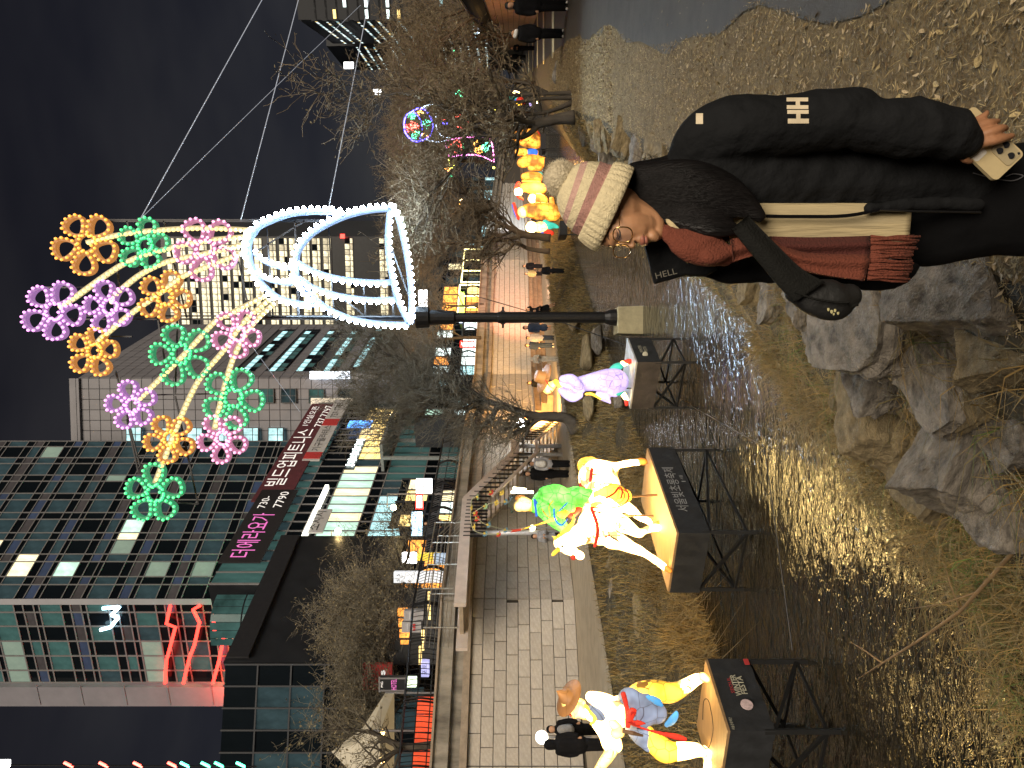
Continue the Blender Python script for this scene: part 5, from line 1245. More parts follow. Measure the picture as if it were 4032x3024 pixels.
q = Limbs(DH); q.px(HS([(170, 460, 50), (200, 440, 72), (222, 430, 60)], .02), 0, .8); q.px(HS([(150, 380, 20), (165, 470, 26), (160, 540, 14)], 0.02), 0, .4); q.build('hat', [m_gauze], rider, .016, 2)
q = Limbs(DH); q.px(HS([(1070, 320, 46), (1140, 300, 46), (1180, 290, 40), (1215, 330, 26)], -.36), 0, .5); q.build('boot', [LB], rider, .015, 2)
q = Limbs(DH); q.px(HS([(1075, 395, 12), (1150, 350, 12), (1200, 290, 12), (1230, 330, 10), (1215, 400, 10)], -.45), 0, .6); q.build('stirrup', [LR], rider, .01, 1)
hbelt([(450, 500), (500, 570), (560, 590)], 9, LR, -.26, 'sash', rider, .5); hbelt([(560, 420), (520, 480), (530, 560)], 8, LR, -.30, 'sash', rider, .5)
m_brz = mat('bronze_rod', (.20, .12, .07), .5, metal=.4)
for a, b in (((1290, 385), (1565, 365)), ((1250, 565), (1530, 570))):
    q = MB(); q.tube([P(1950 + a[0] / 2.458, 1800 + a[1] / 2.458, 10.5), P(1950 + b[0] / 2.458, 1800 + b[1] / 2.458, 10.5)], .018, 6); q.build('support_rod', m_brz, horse)
# garland of paper fans carried on the rider's pole
gar = empty('fan_garland', P(2170, 2045, 10.2), 'coloured paper fans strung on a thin stick with a red knot above the horse', 'garland')
GX = lambda x, y: (1750 + x / 2.765, 1550 + y / 2.765)
q = MB(); q.tube([P(*GX(1220, 1360), 10.1), P(*GX(1000, 1430), 10.05), P(*GX(830, 1480), 10.0)], [.022, .010, .008], 6); q.build('stick', LY, gar)
wl = [(830, 1480), (760, 1490), (655, 1490), (575, 1525), (435, 1525), (325, 1490), (290, 1400), (285, 1300), (290, 1230), (300, 1150), (360, 1110)]; q = MB(); q.tube([P(*GX(*p), 10.0) for p in spline(wl, 4)], .006, 4)
q.tube([P(*GX(*p), 10.0) for p in spline([(655, 1480), (500, 1440), (420, 1410), (330, 1330)], 4)], .005, 4); q.tube([P(*GX(*p), 10.0) for p in spline([(300, 1310), (400, 1240), (520, 1190), (700, 1180)], 4)], .005, 4); q.build('string', mat('pale_string', (.4, .42, .3), .7), gar)
FC = {'y': mat('yellow_paper', (.55, .42, .08), .8), 'r': mat('red_paper', (.5, .05, .03), .8), 'g': mat('mint_paper', (.25, .42, .24), .8), 'b': mat('blue_paper', (.10, .22, .32), .8)}
for x, y, c, w in ((355, 1125, 'g', 0), (290, 1240, 'y', 0), (325, 1300, 'r', 1), (345, 1355, 'r', 2), (435, 1225, 'g', 1), (555, 1185, 'y', 1), (655, 1175, 'b', 1), (615, 1075, 'y', 2), (500, 1070, 'r', 2), (470, 1425, 'b', 1), (320, 1450, 'y', 0), (435, 1520, 'b', 2), (580, 1525, 'r', 2), (658, 1480, 'b', 2)):
    X, Y = GX(x, y); c0 = P(X, Y, 10.0); q = MB(); n_ = 9; R_ = .048; outer = []
    for k in range(n_ + 1):
        t = math.pi * (k / n_ - .5) + math.pi + w * .3; rr_ = R_ * (1.0 if k % 2 else .88); outer.append(c0 + Vector((math.sin(t) * rr_, 0, math.cos(t) * rr_ * (.5 if w == 0 else 1))))
    q.prism(outer, (0, .012, 0)); q.ball(c0 - Vector((0, .006, 0)), .018, 8, 5, mi=1, sc=(1, .4, 1)); q.build('paper_fan', [FC[c], FC['y']], gar)
q = MB(); q.tube([P(*GX(720, 1510), 9.98), P(*GX(770, 1490), 9.98), P(*GX(835, 1480), 9.98)], [.004, .022, .018], 6); q.tube([P(*GX(725, 1480), 9.98), P(*GX(775, 1492), 9.98)], [.004, .016], 5); q.build('knot', FC['r'], gar)
# --- man lantern at the left
MS = lambda L, dd=0.0: CV(L, 2100, 2500, 2.458, 0, 0, dd)
DM = 7.5
man = empty('man_lantern', (-3.6, 7.5, 1.1), 'glowing lantern of a strawhat farmer with grey vest, yellow trousers and red sash', 'lantern')
q = Limbs(DM)
q.px(MS([(560, 760, 80), (640, 770, 95), (740, 730, 118), (850, 720, 140)]), 0, .6)
q.px(MS([(560, 600, 60), (660, 640, 84), (770, 690, 88), (840, 760, 70), (860, 850, 52)], -.10), 0, .8)
q.px(MS([(600, 870, 40), (700, 950, 80), (760, 1040, 105), (800, 1070, 72), (740, 1120, 60)], -.06), 0, .8)
q.px(MS([(760, 1130, 58), (700, 1210, 60), (640, 1290, 48), (600, 1340, 40)], -.12), 3, .8)
q.px(MS([(500, 680, 22), (560, 760, 22), (600, 820, 24), (560, 860, 20)], -.22), 1, .6)
q.px(MS([(930, 640, 100), (1040, 560, 110), (1180, 545, 112), (1320, 560, 104), (1420, 530, 84)], .02), 1, .75); q.px(MS([(1420, 530, 84), (1500, 480, 70), (1580, 430, 58), (1650, 410, 42)], .02), 0, .75)
q.px(MS([(1000, 900, 90), (1150, 1020, 105), (1270, 1120, 118), (1350, 1130, 100)], .0), 1, .75); q.px(MS([(1380, 1130, 92), (1480, 1120, 84), (1600, 1115, 68), (1680, 1150, 50), (1690, 1240, 44), (1680, 1310, 40)], .0), 0, .75)
q.px(MS([(800, 950, 62), (840, 950, 50)], -.2), 3); q.px(MS([(770, 860, 50), (820, 900, 46)], -.22), 3); q.px(MS([(1640, 400, 42), (1680, 430, 36)], -.02), 3)
q.build('body', [LW, LY, LW, LF], man, .017, 4)
q = Limbs(DM); q.px(MS([(560, 720, 50), (620, 770, 60), (660, 800, 50)], -.20), 0, .4)
q.px(MS([(930, 620, 120), (1020, 720, 190), (1120, 740, 160), (1190, 760, 110)], -.06), 0, .62); q.px(MS([(960, 900, 80), (1060, 980, 105), (1120, 1070, 70)], -.02), 0, .6); q.build('vest', [LGR], man, .018, 4)
q = Limbs(DM); q.px(MS([(1110, 600, 26), (1190, 640, 40), (1240, 680, 24)], -.28), 0, .4); q.px(MS([(1290, 870, 30), (1340, 830, 44), (1380, 770, 34), (1390, 730, 12)], .05), 0, .5); q.build('hem', [LS], man, .014, 2)
q = Limbs(DM); q.px(MS([(870, 570, 30), (890, 640, 28), (905, 720, 26), (915, 880, 30)], -.27), 0, .5); q.px(MS([(930, 830, 30), (940, 760, 36), (970, 730, 36), (960, 800, 20)], -.34), 0, .6)
q.px(MS([(950, 850, 20), (1020, 850, 28), (1085, 860, 14)], -.34), 0, .5); q.px(MS([(940, 860, 18), (1080, 910, 16), (1230, 950, 22), (1380, 985, 34), (1470, 1010, 26)], -.32), 0, .45); q.build('sash', [LR], man, .012, 2)
q = Limbs(DM); q.px(MS([(310, 610, 62), (350, 660, 84), (380, 730, 66), (400, 780, 34)], 0), 0, .9); q.px(MS([(430, 720, 62), (480, 760, 56), (520, 770, 54)], .03), 0, .9); q.px(MS([(420, 640, 40), (470, 660, 40)], .1), 0); q.build('head', [LF], man, .014, 3)
q = MB(); q.tube([P(*[2100 + 355 / 2.458, 2500 + 770 / 2.458], DM - .15), P(2100 + 368 / 2.458, 2500 + 782 / 2.458, DM - .13)], .012, 6); q.build('mouth', LR, man)
def disc(cpx, d, R_, tilt, mat_, parent, name, conical=.3, tip=None, ax=(0, 0, 1)):
    c = P(*cpx, d); ax = Vector(ax).normalized(); u = ax.orthogonal().normalized(); v = ax.cross(u); vs = []; q = MB(); n_ = 24
    prof_ = [(1.0, 0), (.99, .03), (.55, .10), (.42, .12), (.40, conical * .9), (.30, conical), (0.01, conical * 1.03 if tip is None else tip)]
    for r_, h_ in prof_:
        for k in range(n_): t = 2 * math.pi * k / n_; vs.append(c + (u * math.cos(t) + v * math.sin(t)) * (r_ * R_) + ax * (h_ * R_))
    fs = [(i * n_ + k, i * n_ + (k + 1) % n_, (i + 1) * n_ + (k + 1) % n_, (i + 1) * n_ + k) for i in range(len(prof_) - 1) for k in range(n_)] + [tuple(range(n_ - 1, -1, -1))]
    q.add(vs, fs); return q.build(name, mat_, parent, True)
disc((2100 + 345 / 2.458, 2500 + 610 / 2.458), DM, .20, 0, LBR, man, 'hat', .42, .85, ax=(.55, -.25, .8))
q = MB(); q.tube([P(2100 + 860 / 2.458, 2500 + 930 / 2.458, DM - .3), P(2100 + 960 / 2.458, 2500 + 950 / 2.458, DM - .32), P(2100 + 1060 / 2.458, 2500 + 975 / 2.458, DM - .3)], [.018, .022, .012], 8); q.build('held_sticks', mat('wood_sticks', (.25, .15, .08), .7), man)
q = MB(); q.tube([P(2100 + a / 2.458, 2500 + b / 2.458, DM - .2) for a, b in spline([(1000, 905), (1300, 940), (1480, 960), (1580, 1000), (1640, 1080), (1700, 1085), (1740, 900), (1700, 650), (1650, 640), (1640, 820)], 5)], .004, 5); q.build('cable', m_leg, man)
# --- lilac robed man
ES = lambda L, dd=0.0: CV(L, 2050, 1250, 2.949, 0, 0, dd)
DE = 13.1
lil = empty('lilac_lantern', (.1, 13.1, .995), 'glowing lantern of a bearded man in a lilac robe and wide brown hat', 'lantern')
q = Limbs(DE)
q.px(ES([(480, 785, 60), (560, 785, 82), (660, 785, 92), (740, 765, 96), (860, 745, 112), (980, 735, 138), (1085, 740, 154), (1110, 745, 152)]), 0, .75)
q.px(ES([(470, 850, 42), (540, 890, 62), (610, 925, 62), (690, 905, 40)], -.12), 0, .8); q.px(ES([(490, 715, 48), (590, 715, 62), (670, 790, 56), (720, 850, 30)], -.14), 0, .8)
q.px(ES([(900, 900, 40), (980, 930, 54), (1040, 990, 20)], .05), 0, .6); q.px(ES([(1100, 880, 50), (1040, 860, 60)], 0), 0, .7)
q.build('robe', [LP], lil, .02, 4)
q = Limbs(DE); q.px(ES([(1060, 610, 40), (1110, 580, 50), (1160, 560, 42)], .05), 0); q.px(ES([(1120, 870, 46), (1170, 870, 42)], .0), 0); q.build('trousers', [LT], lil, .015, 2)
q = Limbs(DE); q.px(ES([(1180, 540, 38), (1230, 525, 30)], .05), 0); q.px(ES([(1190, 890, 36), (1230, 950, 28)], 0), 0); q.build('sock', [LW], lil, .014, 2)
q = Limbs(DE); q.px(ES([(1210, 520, 28), (1260, 510, 32), (1300, 500, 22)], .04), 0); q.build('shoe', [LR], lil, .012, 2)
q = Limbs(DE); q.px(ES([(1215, 900, 14), (1225, 960, 26), (1230, 1010, 24)], 0), 0); q.build('shoe', [LR], lil, .012, 2)
q = Limbs(DE); q.px(ES([(290, 790, 55), (310, 830, 66), (350, 800, 60), (390, 770, 45)]), 0, .9); q.px(ES([(410, 740, 34), (460, 810, 22), (540, 870, 22), (570, 850, 26)], -.1), 1, .7); q.build('head', [LF, LY], lil, .016, 3)
q = Limbs(DE); q.px(ES([(350, 850, 10), (365, 880, 3)], -.08), 0); q.px(ES([(290, 730, 8), (340, 800, 6), (390, 830, 4)], -.3), 0); q.build('beard', [LR], lil, .008, 1)
q = Limbs(DE); q.px(ES([(760, 890, 16), (830, 890, 18), (930, 945, 14)], -.3), 0, .4); q.build('ribbon', [LY], lil, .01, 1)
disc((2050 + 275 / 2.949, 1250 + 705 / 2.949), DE, .285, 0, LBR, lil, 'hat', .62, ax=(.30, -.30, .9))
q = MB(); q.tube([P(2050 + 1120 / 2.949, 1250 + 820 / 2.949, DE), P(2050 + 1285 / 2.949, 1250 + 822 / 2.949, DE)], .014, 6); q.build('support_rod', m_leg, lil)
# --- far cluster of lanterns under the trees
LFR = lant('far_amber_silk', (1, .40, .04), .85, (.5, .06, .0), 3, .03, .85, 1.6)
AS_ = lambda L, ox=1800, oy=400, s=3.318: CV(L, ox, oy, s)
def flan(label, d, groups, stand=None, hats=()):
    Y0 = sum(400 + p[1] / 3.318 for g in groups for p in g[1]) / sum(len(g[1]) for g in groups)
    r_ = empty('far_lantern', P(2150, Y0, d), label, 'lantern')
    for nm, L, ky, m in groups:
        q = Limbs(d); q.px(AS_([(x, y, r * 1.28) for x, y, r in L]), 0, ky); q.build(nm, [m], r_, .05, 2)
    if stand:
        x0, y0, x1, y1 = stand; a = P(1800 + x0 / 3.318, 400 + y1 / 3.318, d - .6); b = P(1800 + x1 / 3.318, 400 + y0 / 3.318, d - .6)
        s_ = empty('lantern_stand', ((a.x + b.x) / 2, d, 0), label.replace('lantern', 'lantern stand below', 1)[:90], 'stand', 'far lantern stands'); q = MB(); q.box(((a.x + b.x) / 2, d, (a.z + b.z) / 2), (abs(b.x - a.x), 1.3, abs(a.z - b.z))); q.build('skirt', m_fab, s_)
        s_['label'] = 'far stand below the ' + label
        lg = MB(); 
        for sx in (-1, 1): lg.bar(((a.x + b.x) / 2 + sx * abs(b.x - a.x) * .45, d - .5, -.2), ((a.x + b.x) / 2 + sx * abs(b.x - a.x) * .45, d - .5, b.z), .05)
        lg.build('leg', m_leg, s_)
    return r_
flan('boxy yellow drum lantern with red edge', 50, [('body', [(820, 440, 90), (930, 470, 110), (1020, 520, 80)], .7, LFR), ('top', [(790, 380, 34), (900, 360, 46), (1010, 370, 40)], .6, LO), ('rim', [(1050, 400, 18), (1080, 480, 14), (1070, 600, 12)], .6, LR)], (1090, 420, 1160, 620))
flan('small blue and yellow screen lantern', 49, [('body', [(800, 660, 40), (880, 660, 40), (900, 680, 34)], .6, LFR), ('screen', [(950, 665, 42), (1010, 665, 40)], .5, LB), ('frame', [(1050, 650, 14), (1060, 720, 14)], .5, LO)], (1065, 630, 1110, 720))
flan('bright bowing yellow figure lantern', 45, [('body', [(850, 800, 56), (950, 770, 66), (1060, 790, 70), (1110, 790, 60)], .7, LFR), ('head', [(820, 800, 32)], .8, LY), ('skirt', [(960, 860, 34), (1080, 860, 40)], .7, LFR)], (1140, 740, 1240, 900))
flan('pale green and white crouching figure lantern', 43, [('body', [(880, 980, 40), (960, 970, 48), (1060, 990, 52)], .7, LFR), ('sleeve', [(1000, 960, 30), (1080, 960, 34)], .6, LT)])
flan('red roofed palanquin lantern with figures inside', 41, [('body', [(880, 1120, 50), (1000, 1130, 70), (1100, 1140, 60)], .6, LFR), ('roof', [(745, 1140, 8), (800, 1060, 22), (820, 1150, 30), (800, 1230, 26), (860, 1280, 14)], .6, LR), ('head', [(800, 1180, 46)], .8, LW), ('frame', [(850, 1040, 12), (1000, 1040, 12), (1080, 1050, 14)], .5, LO)])
flan('small white headed figure lantern before the palanquin', 40, [('head', [(985, 1265, 48)], .8, LW), ('body', [(1060, 1260, 56), (1120, 1290, 56)], .7, LFR), ('chair', [(1235, 1280, 30), (1240, 1350, 30)], .6, LO)])
flan('tall white robed figure lantern with a red and blue canopy', 38, [('body', [(920, 1420, 70), (1040, 1430, 90), (1160, 1440, 95), (1250, 1450, 90)], .7, LFR), ('head', [(860, 1440, 60)], .8, LF), ('canopy', [(740, 1330, 18), (765, 1420, 22), (800, 1530, 18)], .7, LR), ('canopy_edge', [(722, 1350, 12), (745, 1430, 12), (770, 1505, 12)], .7, LB), ('cape', [(900, 1370, 28), (1000, 1355, 22), (1150, 1370, 24)], .6, LS)])
flan('round white headed figure lantern in teal trousers', 36, [('head', [(970, 1640, 62)], .85, LW), ('body', [(1070, 1640, 60), (1120, 1640, 56)], .7, LF), ('trousers', [(1150, 1580, 34), (1200, 1620, 40), (1260, 1620, 30), (1310, 1640, 20)], .7, LT), ('seat', [(1230, 1720, 30), (1160, 1700, 34)], .6, LR), ('side', [(1110, 1700, 24), (1130, 1690, 24)], .6, LB)], (1340, 1560, 1440, 1740))
for lab, d, L in (('round rainbow striped lantern far along the stream', 62, [('body', [(810, 1310, 44), (850, 1320, 52)], .8, LR), ('band', [(790, 1360, 24), (850, 1350, 20)], .9, LY), ('band', [(760, 1325, 20), (800, 1290, 20)], .9, LB)]), ('teal domed lantern beside the rainbow striped one', 63, [('dome', [(660, 1290, 24), (720, 1280, 30), (780, 1270, 22)], .8, LT), ('top', [(740, 1210, 26), (800, 1215, 22)], .8, LW)]), ('small pink and white lantern low between the slim stems', 58, [('body', [(950, 1360, 20), (960, 1370, 22)], .8, LP), ('side', [(1045, 1350, 10), (1050, 1250, 10)], .7, LW)])):
    r_ = empty('far_lantern', P(2100, 390, d), lab, 'lantern')
    for nm, pts, ky, m in L: q = Limbs(d); q.px(CV(pts, 1800, 0, 3.318), 0, ky); q.build(nm, [m], r_, .07, 1)
lamp('wall_projector_amber', (-1.2, 30, 1.6), (1, .50, .12), 6500, .3, 'SPOT', (.4, 48, 3.6), 58)
lamp('wall_projector_white', (22.5, 60, 1.6), (.85, .92, 1), 5200, .4, 'SPOT', (17.5, 76, 3.8), 80)
lamp('lantern_glow', (11.5, 40, 1.7), (1, .55, .15), 500, .6)
lamp('wall_projector_red', (3.4, 43.5, 1.6), (1, .12, .05), 1200, .3, 'SPOT', (5.0, 51.3, 3.6), 34)
lamp('wall_projector_pink', (5, 40, 1.2), (1, .58, .42), 4200, .3, 'SPOT', (7.5, 55, 3.6), 44)
# ---------------------------------------------------------------- the woman in the foreground
from mathutils.bvhtree import BVHTree
DW = 1.75
m_skin = mat('warm_skin', (.46, .235, .12), .5, scale=30, var=.06, bump=.08, bscale=300, subs=.12)
m_skinh = mat('hand_skin', (.36, .17, .085), .5, scale=30, var=.08, bump=.1, bscale=300)
m_jack = mat('black_shell_jacket', (.0075, .008, .009), .85, scale=4, var=.25, bump=.6, bscale=22, spec=.18)
m_pants = mat('black_trousers', (.004, .004, .0045), .95, spec=.1, scale=6, var=.3, bump=.5, bscale=10)
m_hair = mat('black_hair', (.005, .004, .004), .5, scale=14, stretch=(3, 3, .2), var=.5, bump=.35, bscale=60, spec=.3)
m_knit = mat('cream_knit', (.66, .56, .35), .95, scale=60, var=.12, bump=.45, bscale=200); m_mauve = mat('mauve_knit', (.38, .20, .165), .95, scale=60, var=.15, bump=.45, bscale=200); m_mauve2 = mat('pale_mauve_knit', (.52, .32, .26), .95, scale=60, var=.15, bump=.45, bscale=200)
m_sweat = mat('cream_sweater', (.60, .48, .26), .9, col2=(.40, .33, .20), scale=6, stretch=(6, 6, .5), bump=.5, bscale=14)
m_sc1 = mat('rust_scarf', (.165, .040, .020), .9, scale=80, var=.12, bump=.5, bscale=200); m_sc2 = mat('maroon_scarf', (.075, .015, .010), .9, scale=80, var=.12, bump=.5, bscale=200)
m_gold = mat('gold_wire', (.75, .50, .20), .25, metal=1.0)
woman = empty('person', P(2016 + 1.7 * F / DW, 800, DW), 'person in cream striped pompom hat, glasses and black jacket with rust scarf, looking down at the left', 'person')
woman['label'] = 'person in striped pompom hat, glasses, black jacket and rust scarf holding a phone'
WX = lambda x, y: (2100 + x / 2.552, 550 + y / 2.552)
HP = lambda x, y: (3600 + x / 3.687, 350 + y / 3.687)
def hp(L, dd): return [(*HP(a, b), r / 3.687, dd + (e[0] if e else 0)) for a, b, r, *e in L]
q = Limbs(DW)
q.px([(2415, 820, 104, .02), (2440, 850, 104, .01)], 0); q.px([(2420, 905, 66, -.012), (2480, 900, 68, -.018), (2535, 893, 56, -.012)], 0)
q.px([(2385, 925, 44, -.004), (2405, 935, 40, -.008)], 0); q.px([(2413, 955, 17, -.030), (2420, 930, 17, -.052)], 0)
q.px([(2432, 957, 10, -.036), (2462, 965, 9, -.044), (2488, 969, 11, -.050), (2492, 966, 11, -.050)], 0); q.px([(2494, 952, 9, -.052)], 0, k=1); q.px([(2493, 974, 7, -.036)], 0, k=1)
q.px([(2470, 915, 42, -.030), (2515, 905, 42, -.030)], 0); q.px([(2515, 940, 22, -.038), (2535, 942, 22, -.036)], 0)
q.px([(2528, 930, 6, -.060), (2529, 950, 8, -.056), (2530, 964, 7, -.044)], 1); q.px([(2543, 932, 6, -.058), (2545, 950, 9, -.056), (2545, 963, 7, -.044)], 1)
q.px([(2570, 930, 24, -.034), (2580, 935, 19, -.034)], 0); q.px([(2500, 840, 60, .0), (2570, 868, 44, -.005), (2588, 905, 30, -.018), (2590, 925, 22, -.024)], 0)
q.px([(2560, 850, 62, .03), (2640, 845, 60, .035), (2740, 850, 75, .04)], 0)
q.px([(2740, 850, 70, .05), (2850, 760, 80, .07), (3300, 760, 80, .09), (3900, 790, 90, .09)], 0)
q.px([(2850, 640, 60, .02), (3100, 500, 50, -.05), (3450, 480, 46, -.10), (3700, 510, 44, -.12), (3780, 540, 38, -.12)], 0)
q.px(hp([(640, 720, 130, 0), (760, 690, 120), (860, 640, 92)], -.12), 2); q.px(hp([(780, 800, 120), (900, 770, 95), (1000, 770, 80)], -.12), 2); q.px(hp([(800, 560, 85), (900, 520, 78), (960, 530, 74)], -.12), 2); q.px(hp([(700, 900, 90), (780, 880, 90), (860, 840, 80)], -.115), 2)
q.px(hp([(940, 790, 80), (1060, 765, 74, -.006), (1180, 745, 68, -.010), (1300, 715, 60, -.006), (1410, 685, 48, .004)], -.125), 2)
q.px(hp([(930, 690, 78), (1060, 640, 72, -.008), (1170, 605, 66, -.012), (1270, 570, 60, -.006), (1325, 575, 44, .012)], -.125), 2)
q.px(hp([(900, 570, 76), (1010, 520, 66, -.004), (1090, 495, 62, -.004), (1170, 480, 52, .006), (1215, 470, 40, .016)], -.122), 2)
q.px(hp([(860, 500, 66), (940, 440, 56), (1000, 400, 50), (1040, 365, 42), (1058, 335, 32, .006)], -.118), 2)
q.px(hp([(720, 930, 74), (730, 1010, 62, .006), (790, 1050, 46, .012), (830, 1055, 34, .016)], -.115), 2)
m_lip = mat('soft_lip', (.40, .15, .10), .4, scale=30, var=.05)
wb_ = q.build('body', [m_skin, m_lip, m_skinh], woman, .0032, 3)
def bvh(o): 
    off = org(o.parent); me = o.data; return BVHTree.FromPolygons([v.co + off for v in me.vertices], [tuple(p.vertices) for p in me.polygons])
BV = bvh(wb_); CAMP = Vector((0, 0, CZ))
def on(X, Y, b, off=.0012, dflt=DW):
    d = (P(X, Y, 1.0) - CAMP).normalized(); h = b.ray_cast(CAMP, d)
    return (h[0] - d * off) if h[0] else P(X, Y, dflt)
m_lash = mat('dark_lash', (.02, .012, .008), .7); m_brow = mat('soft_brow', (.07, .035, .02), .9, scale=50)
def line_on(pts, r, m, name, off=.0005, b=None, k=4):
    q = MB(); L = spline(pts, k); q.tube([on(a[0], a[1], b or BV, off) for a in L], [r * (.35 + .65 * math.sin(math.pi * i / (len(L) - 1))) for i in range(len(L))], 6); return q.build(name, m, woman, True)
line_on([(2401, 898), (2395, 915), (2394, 932), (2400, 946)], .0022, m_brow, 'eyebrow'); line_on([(2398, 964), (2397, 972)], .0018, m_brow, 'eyebrow')
line_on([(2432, 900), (2440, 912), (2441, 928), (2434, 942)], .0018, m_lash, 'eyelash'); line_on([(2434, 900), (2437, 893)], .0012, m_lash, 'eyelash')
line_on([(2426, 903), (2430, 915), (2430, 930), (2427, 940)], .0008, m_brow, 'eyelid_crease')
line_on([(2434, 966), (2438, 974)], .0014, m_lash, 'eyelash')
line_on([(2533, 921), (2537, 935), (2537, 950), (2536, 966)], .0011, mat('mouth_line', (.10, .025, .02), .6), 'mouth_line'); line_on([(2498, 948), (2501, 955)], .0016, m_lash, 'nostril')
# spectacles
q = MB()
def ring_pts(cx, cy, rx, ry, d0, dslope, n=28, p_=2.6):
    out = []
    for k in range(n):
        t = 2 * math.pi * k / n; c, s_ = math.cos(t), math.sin(t); x = cx + rx * math.copysign(abs(c) ** (2 / p_), c); y = cy + ry * math.copysign(abs(s_) ** (2 / p_), s_)
        out.append(P(x, y, d0 + (y - cy) * dslope))
    return out
l1 = ring_pts(2452, 924, 38, 30, DW - .082, .0007); l2 = ring_pts(2448, 989, 34, 26, DW - .050, .0009)
q.tube(l1, .0016, 6, closed=True); q.tube(l2, .0018, 6, closed=True)
q.tube([P(2440, 953, DW - .064), P(2434, 960, DW - .062), P(2440, 965, DW - .058)], .0013, 6); q.tube([P(2440, 893, DW - .098), P(2439, 880, DW - .085), P(2437, 850, DW - .055), P(2440, 810, DW - .05)], [.0016, .0014, .0013, .0013], 6)
q.tube([P(2425, 1012, DW - .03), P(2424, 1014, DW - .0), P(2425, 990, DW + .04)], .0012, 6)
q.build('glasses_frame', m_gold, woman, True)
m_lens = mat('clear_lens', (.9, .9, .9), .03, trans=0, alpha=.05, spec=.5)
for l in (l1, l2):
    q = MB(); q.add(l, [tuple(range(len(l)))]); q.add([p + Vector((0, .0015, 0)) for p in l], [tuple(range(len(l)))]); q.build('lens', m_lens, woman)
# hat
rings = [((2424, 828), (-68, 153), 0), ((2420, 827), (-71, 160), 0), ((2400, 817), (-72, 160), 0), ((2375, 805), (-71, 156), 0), ((2352, 793), (-69, 148), 0), ((2344, 790), (-67, 141), 0), ((2346, 791), (-63, 133), 0),
         ((2338, 788), (-62, 134), 1), ((2322, 781), (-58, 134), 1), ((2306, 775), (-53, 131), 1), ((2300, 772), (-51, 129), 0), ((2286, 766), (-46, 126), 0), ((2272, 761), (-42, 120), 0), ((2266, 758), (-40, 117), 2), ((2250, 752), (-35, 106), 2), ((2243, 749), (-33, 100), 0), ((2226, 742), (-27, 82), 0), ((2212, 736), (-20, 56), 0), ((2205, 733), (-10, 22), 0)]
q = MB(); NS = 132; vs = []; fs = []; mi_ = []; pxm = DW / F
for ri, (c, hv, m) in enumerate(rings):
    C3 = P(c[0], c[1], DW + .012); H3 = Vector((-hv[1] * pxm, 0, -hv[0] * pxm)); Rl = H3.length; hn = H3.normalized(); axn = Vector((hn.z, 0, -hn.x))
    for k in range(NS):
        t = 2 * math.pi * k / NS
        rib = (.018 * (1 if (k % 4) < 2 else -1)) if ri < 7 else (.030 * math.sin(ri * 1.9 + k * 2 * math.pi / 11) * math.cos(k * 2 * math.pi / 5.5) + .010 * math.sin(k * 1.3 + ri))
        if ri > 15: rib = 0
        vs.append(C3 + hn * (Rl * (1 + rib) * math.cos(t)) + Vector((0, 1, 0)) * (Rl * .86 * (1 + rib) * math.sin(t)))
for i in range(len(rings) - 1):
    for k in range(NS): fs.append((i * NS + k, i * NS + (k + 1) % NS, (i + 1) * NS + (k + 1) % NS, (i + 1) * NS + k)); mi_.append(rings[i + 1][2])
fs.append(tuple((len(rings) - 1) * NS + k for k in range(NS))); mi_.append(0)
q.v = [tuple(v) for v in vs]; q.f = fs; q.m = mi_; hat = q.build('hat', [m_knit, m_mauve, m_mauve2], woman, True)
m_pom = mat('pompom_fur', (.66, .57, .40), 1.0, scale=50, var=.12, bump=.6, bscale=140)
q = MB(); pc = P(2207, 703, DW + .012); R_ = 66 * pxm; q.ball(pc, R_ * .985, 32, 22); rr = random.Random(4)
for _ in range(7000):
    d = Vector((rr.gauss(0, 1), rr.gauss(0, 1), rr.gauss(0, 1))).normalized(); s_ = d.orthogonal().normalized() * .0006; a = pc + d * R_ * .95; b = pc + (d + Vector((rr.gauss(0, .10), rr.gauss(0, .10), rr.gauss(0, .10)))) * R_ * rr.uniform(1.0, 1.06)
    q.add([a + s_, a - s_, b], [(0, 1, 2)])
q.build('pompom', m_pom, woman, True)
# hair
q = Limbs(DW)
q.px([(2400, 770, 70, .05), (2480, 745, 92, .03), (2600, 740, 108, .01), (2720, 740, 112, -.02), (2830, 760, 92, -.045), (2920, 800, 62, -.06), (2990, 850, 30, -.07)], 0, .7)
q.px([(2440, 828, 56, .02), (2520, 822, 44, .0), (2620, 838, 50, -.01), (2720, 860, 60, -.035), (2820, 890, 52, -.055), (2900, 905, 26, -.06)], 0, .6)
q.px([(2500, 680, 44, .05), (2600, 670, 50, .05), (2700, 640, 50, .05), (2800, 640, 40, .03)], 0)
q.build('hair', [m_hair], woman, .007, 4); hb_ = bvh(bpy.data.objects['hair'])
rr = random.Random(9); q = MB()
for k in range(520):
    Y0 = rr.uniform(665, 850); X0 = 2440 + max(0, (760 - Y0)) * .25 + rr.uniform(0, 20); Xe = rr.uniform(2760, 3010); Ye = Y0 + (Xe - X0) * rr.uniform(-.02, .20) + rr.gauss(0, 12)
    ps = []; 
    for i in range(10):
        t = i / 9; X = X0 + (Xe - X0) * t; Y = Y0 + (Ye - Y0) * t * t + 4 * math.sin(t * 3 + k); p = on(X, Y, hb_, rr.uniform(.0, .002), 0)
        if p.y < .5: break
        ps.append(p)
    if len(ps) > 3: q.tube(ps, [.0007] * (len(ps) - 1) + [.0003], 3, caps=False)
for k in range(26):
    X0 = rr.uniform(2520, 2600); ps = [P(X0 + rr.uniform(-20, 20) + t * rr.uniform(-30, 40), 680 - t * rr.uniform(55, 75), DW + .04) for t in (0, .4, .8, 1.1)]; q.tube(ps, [.0012, .001, .0007, .0003], 3, caps=False)
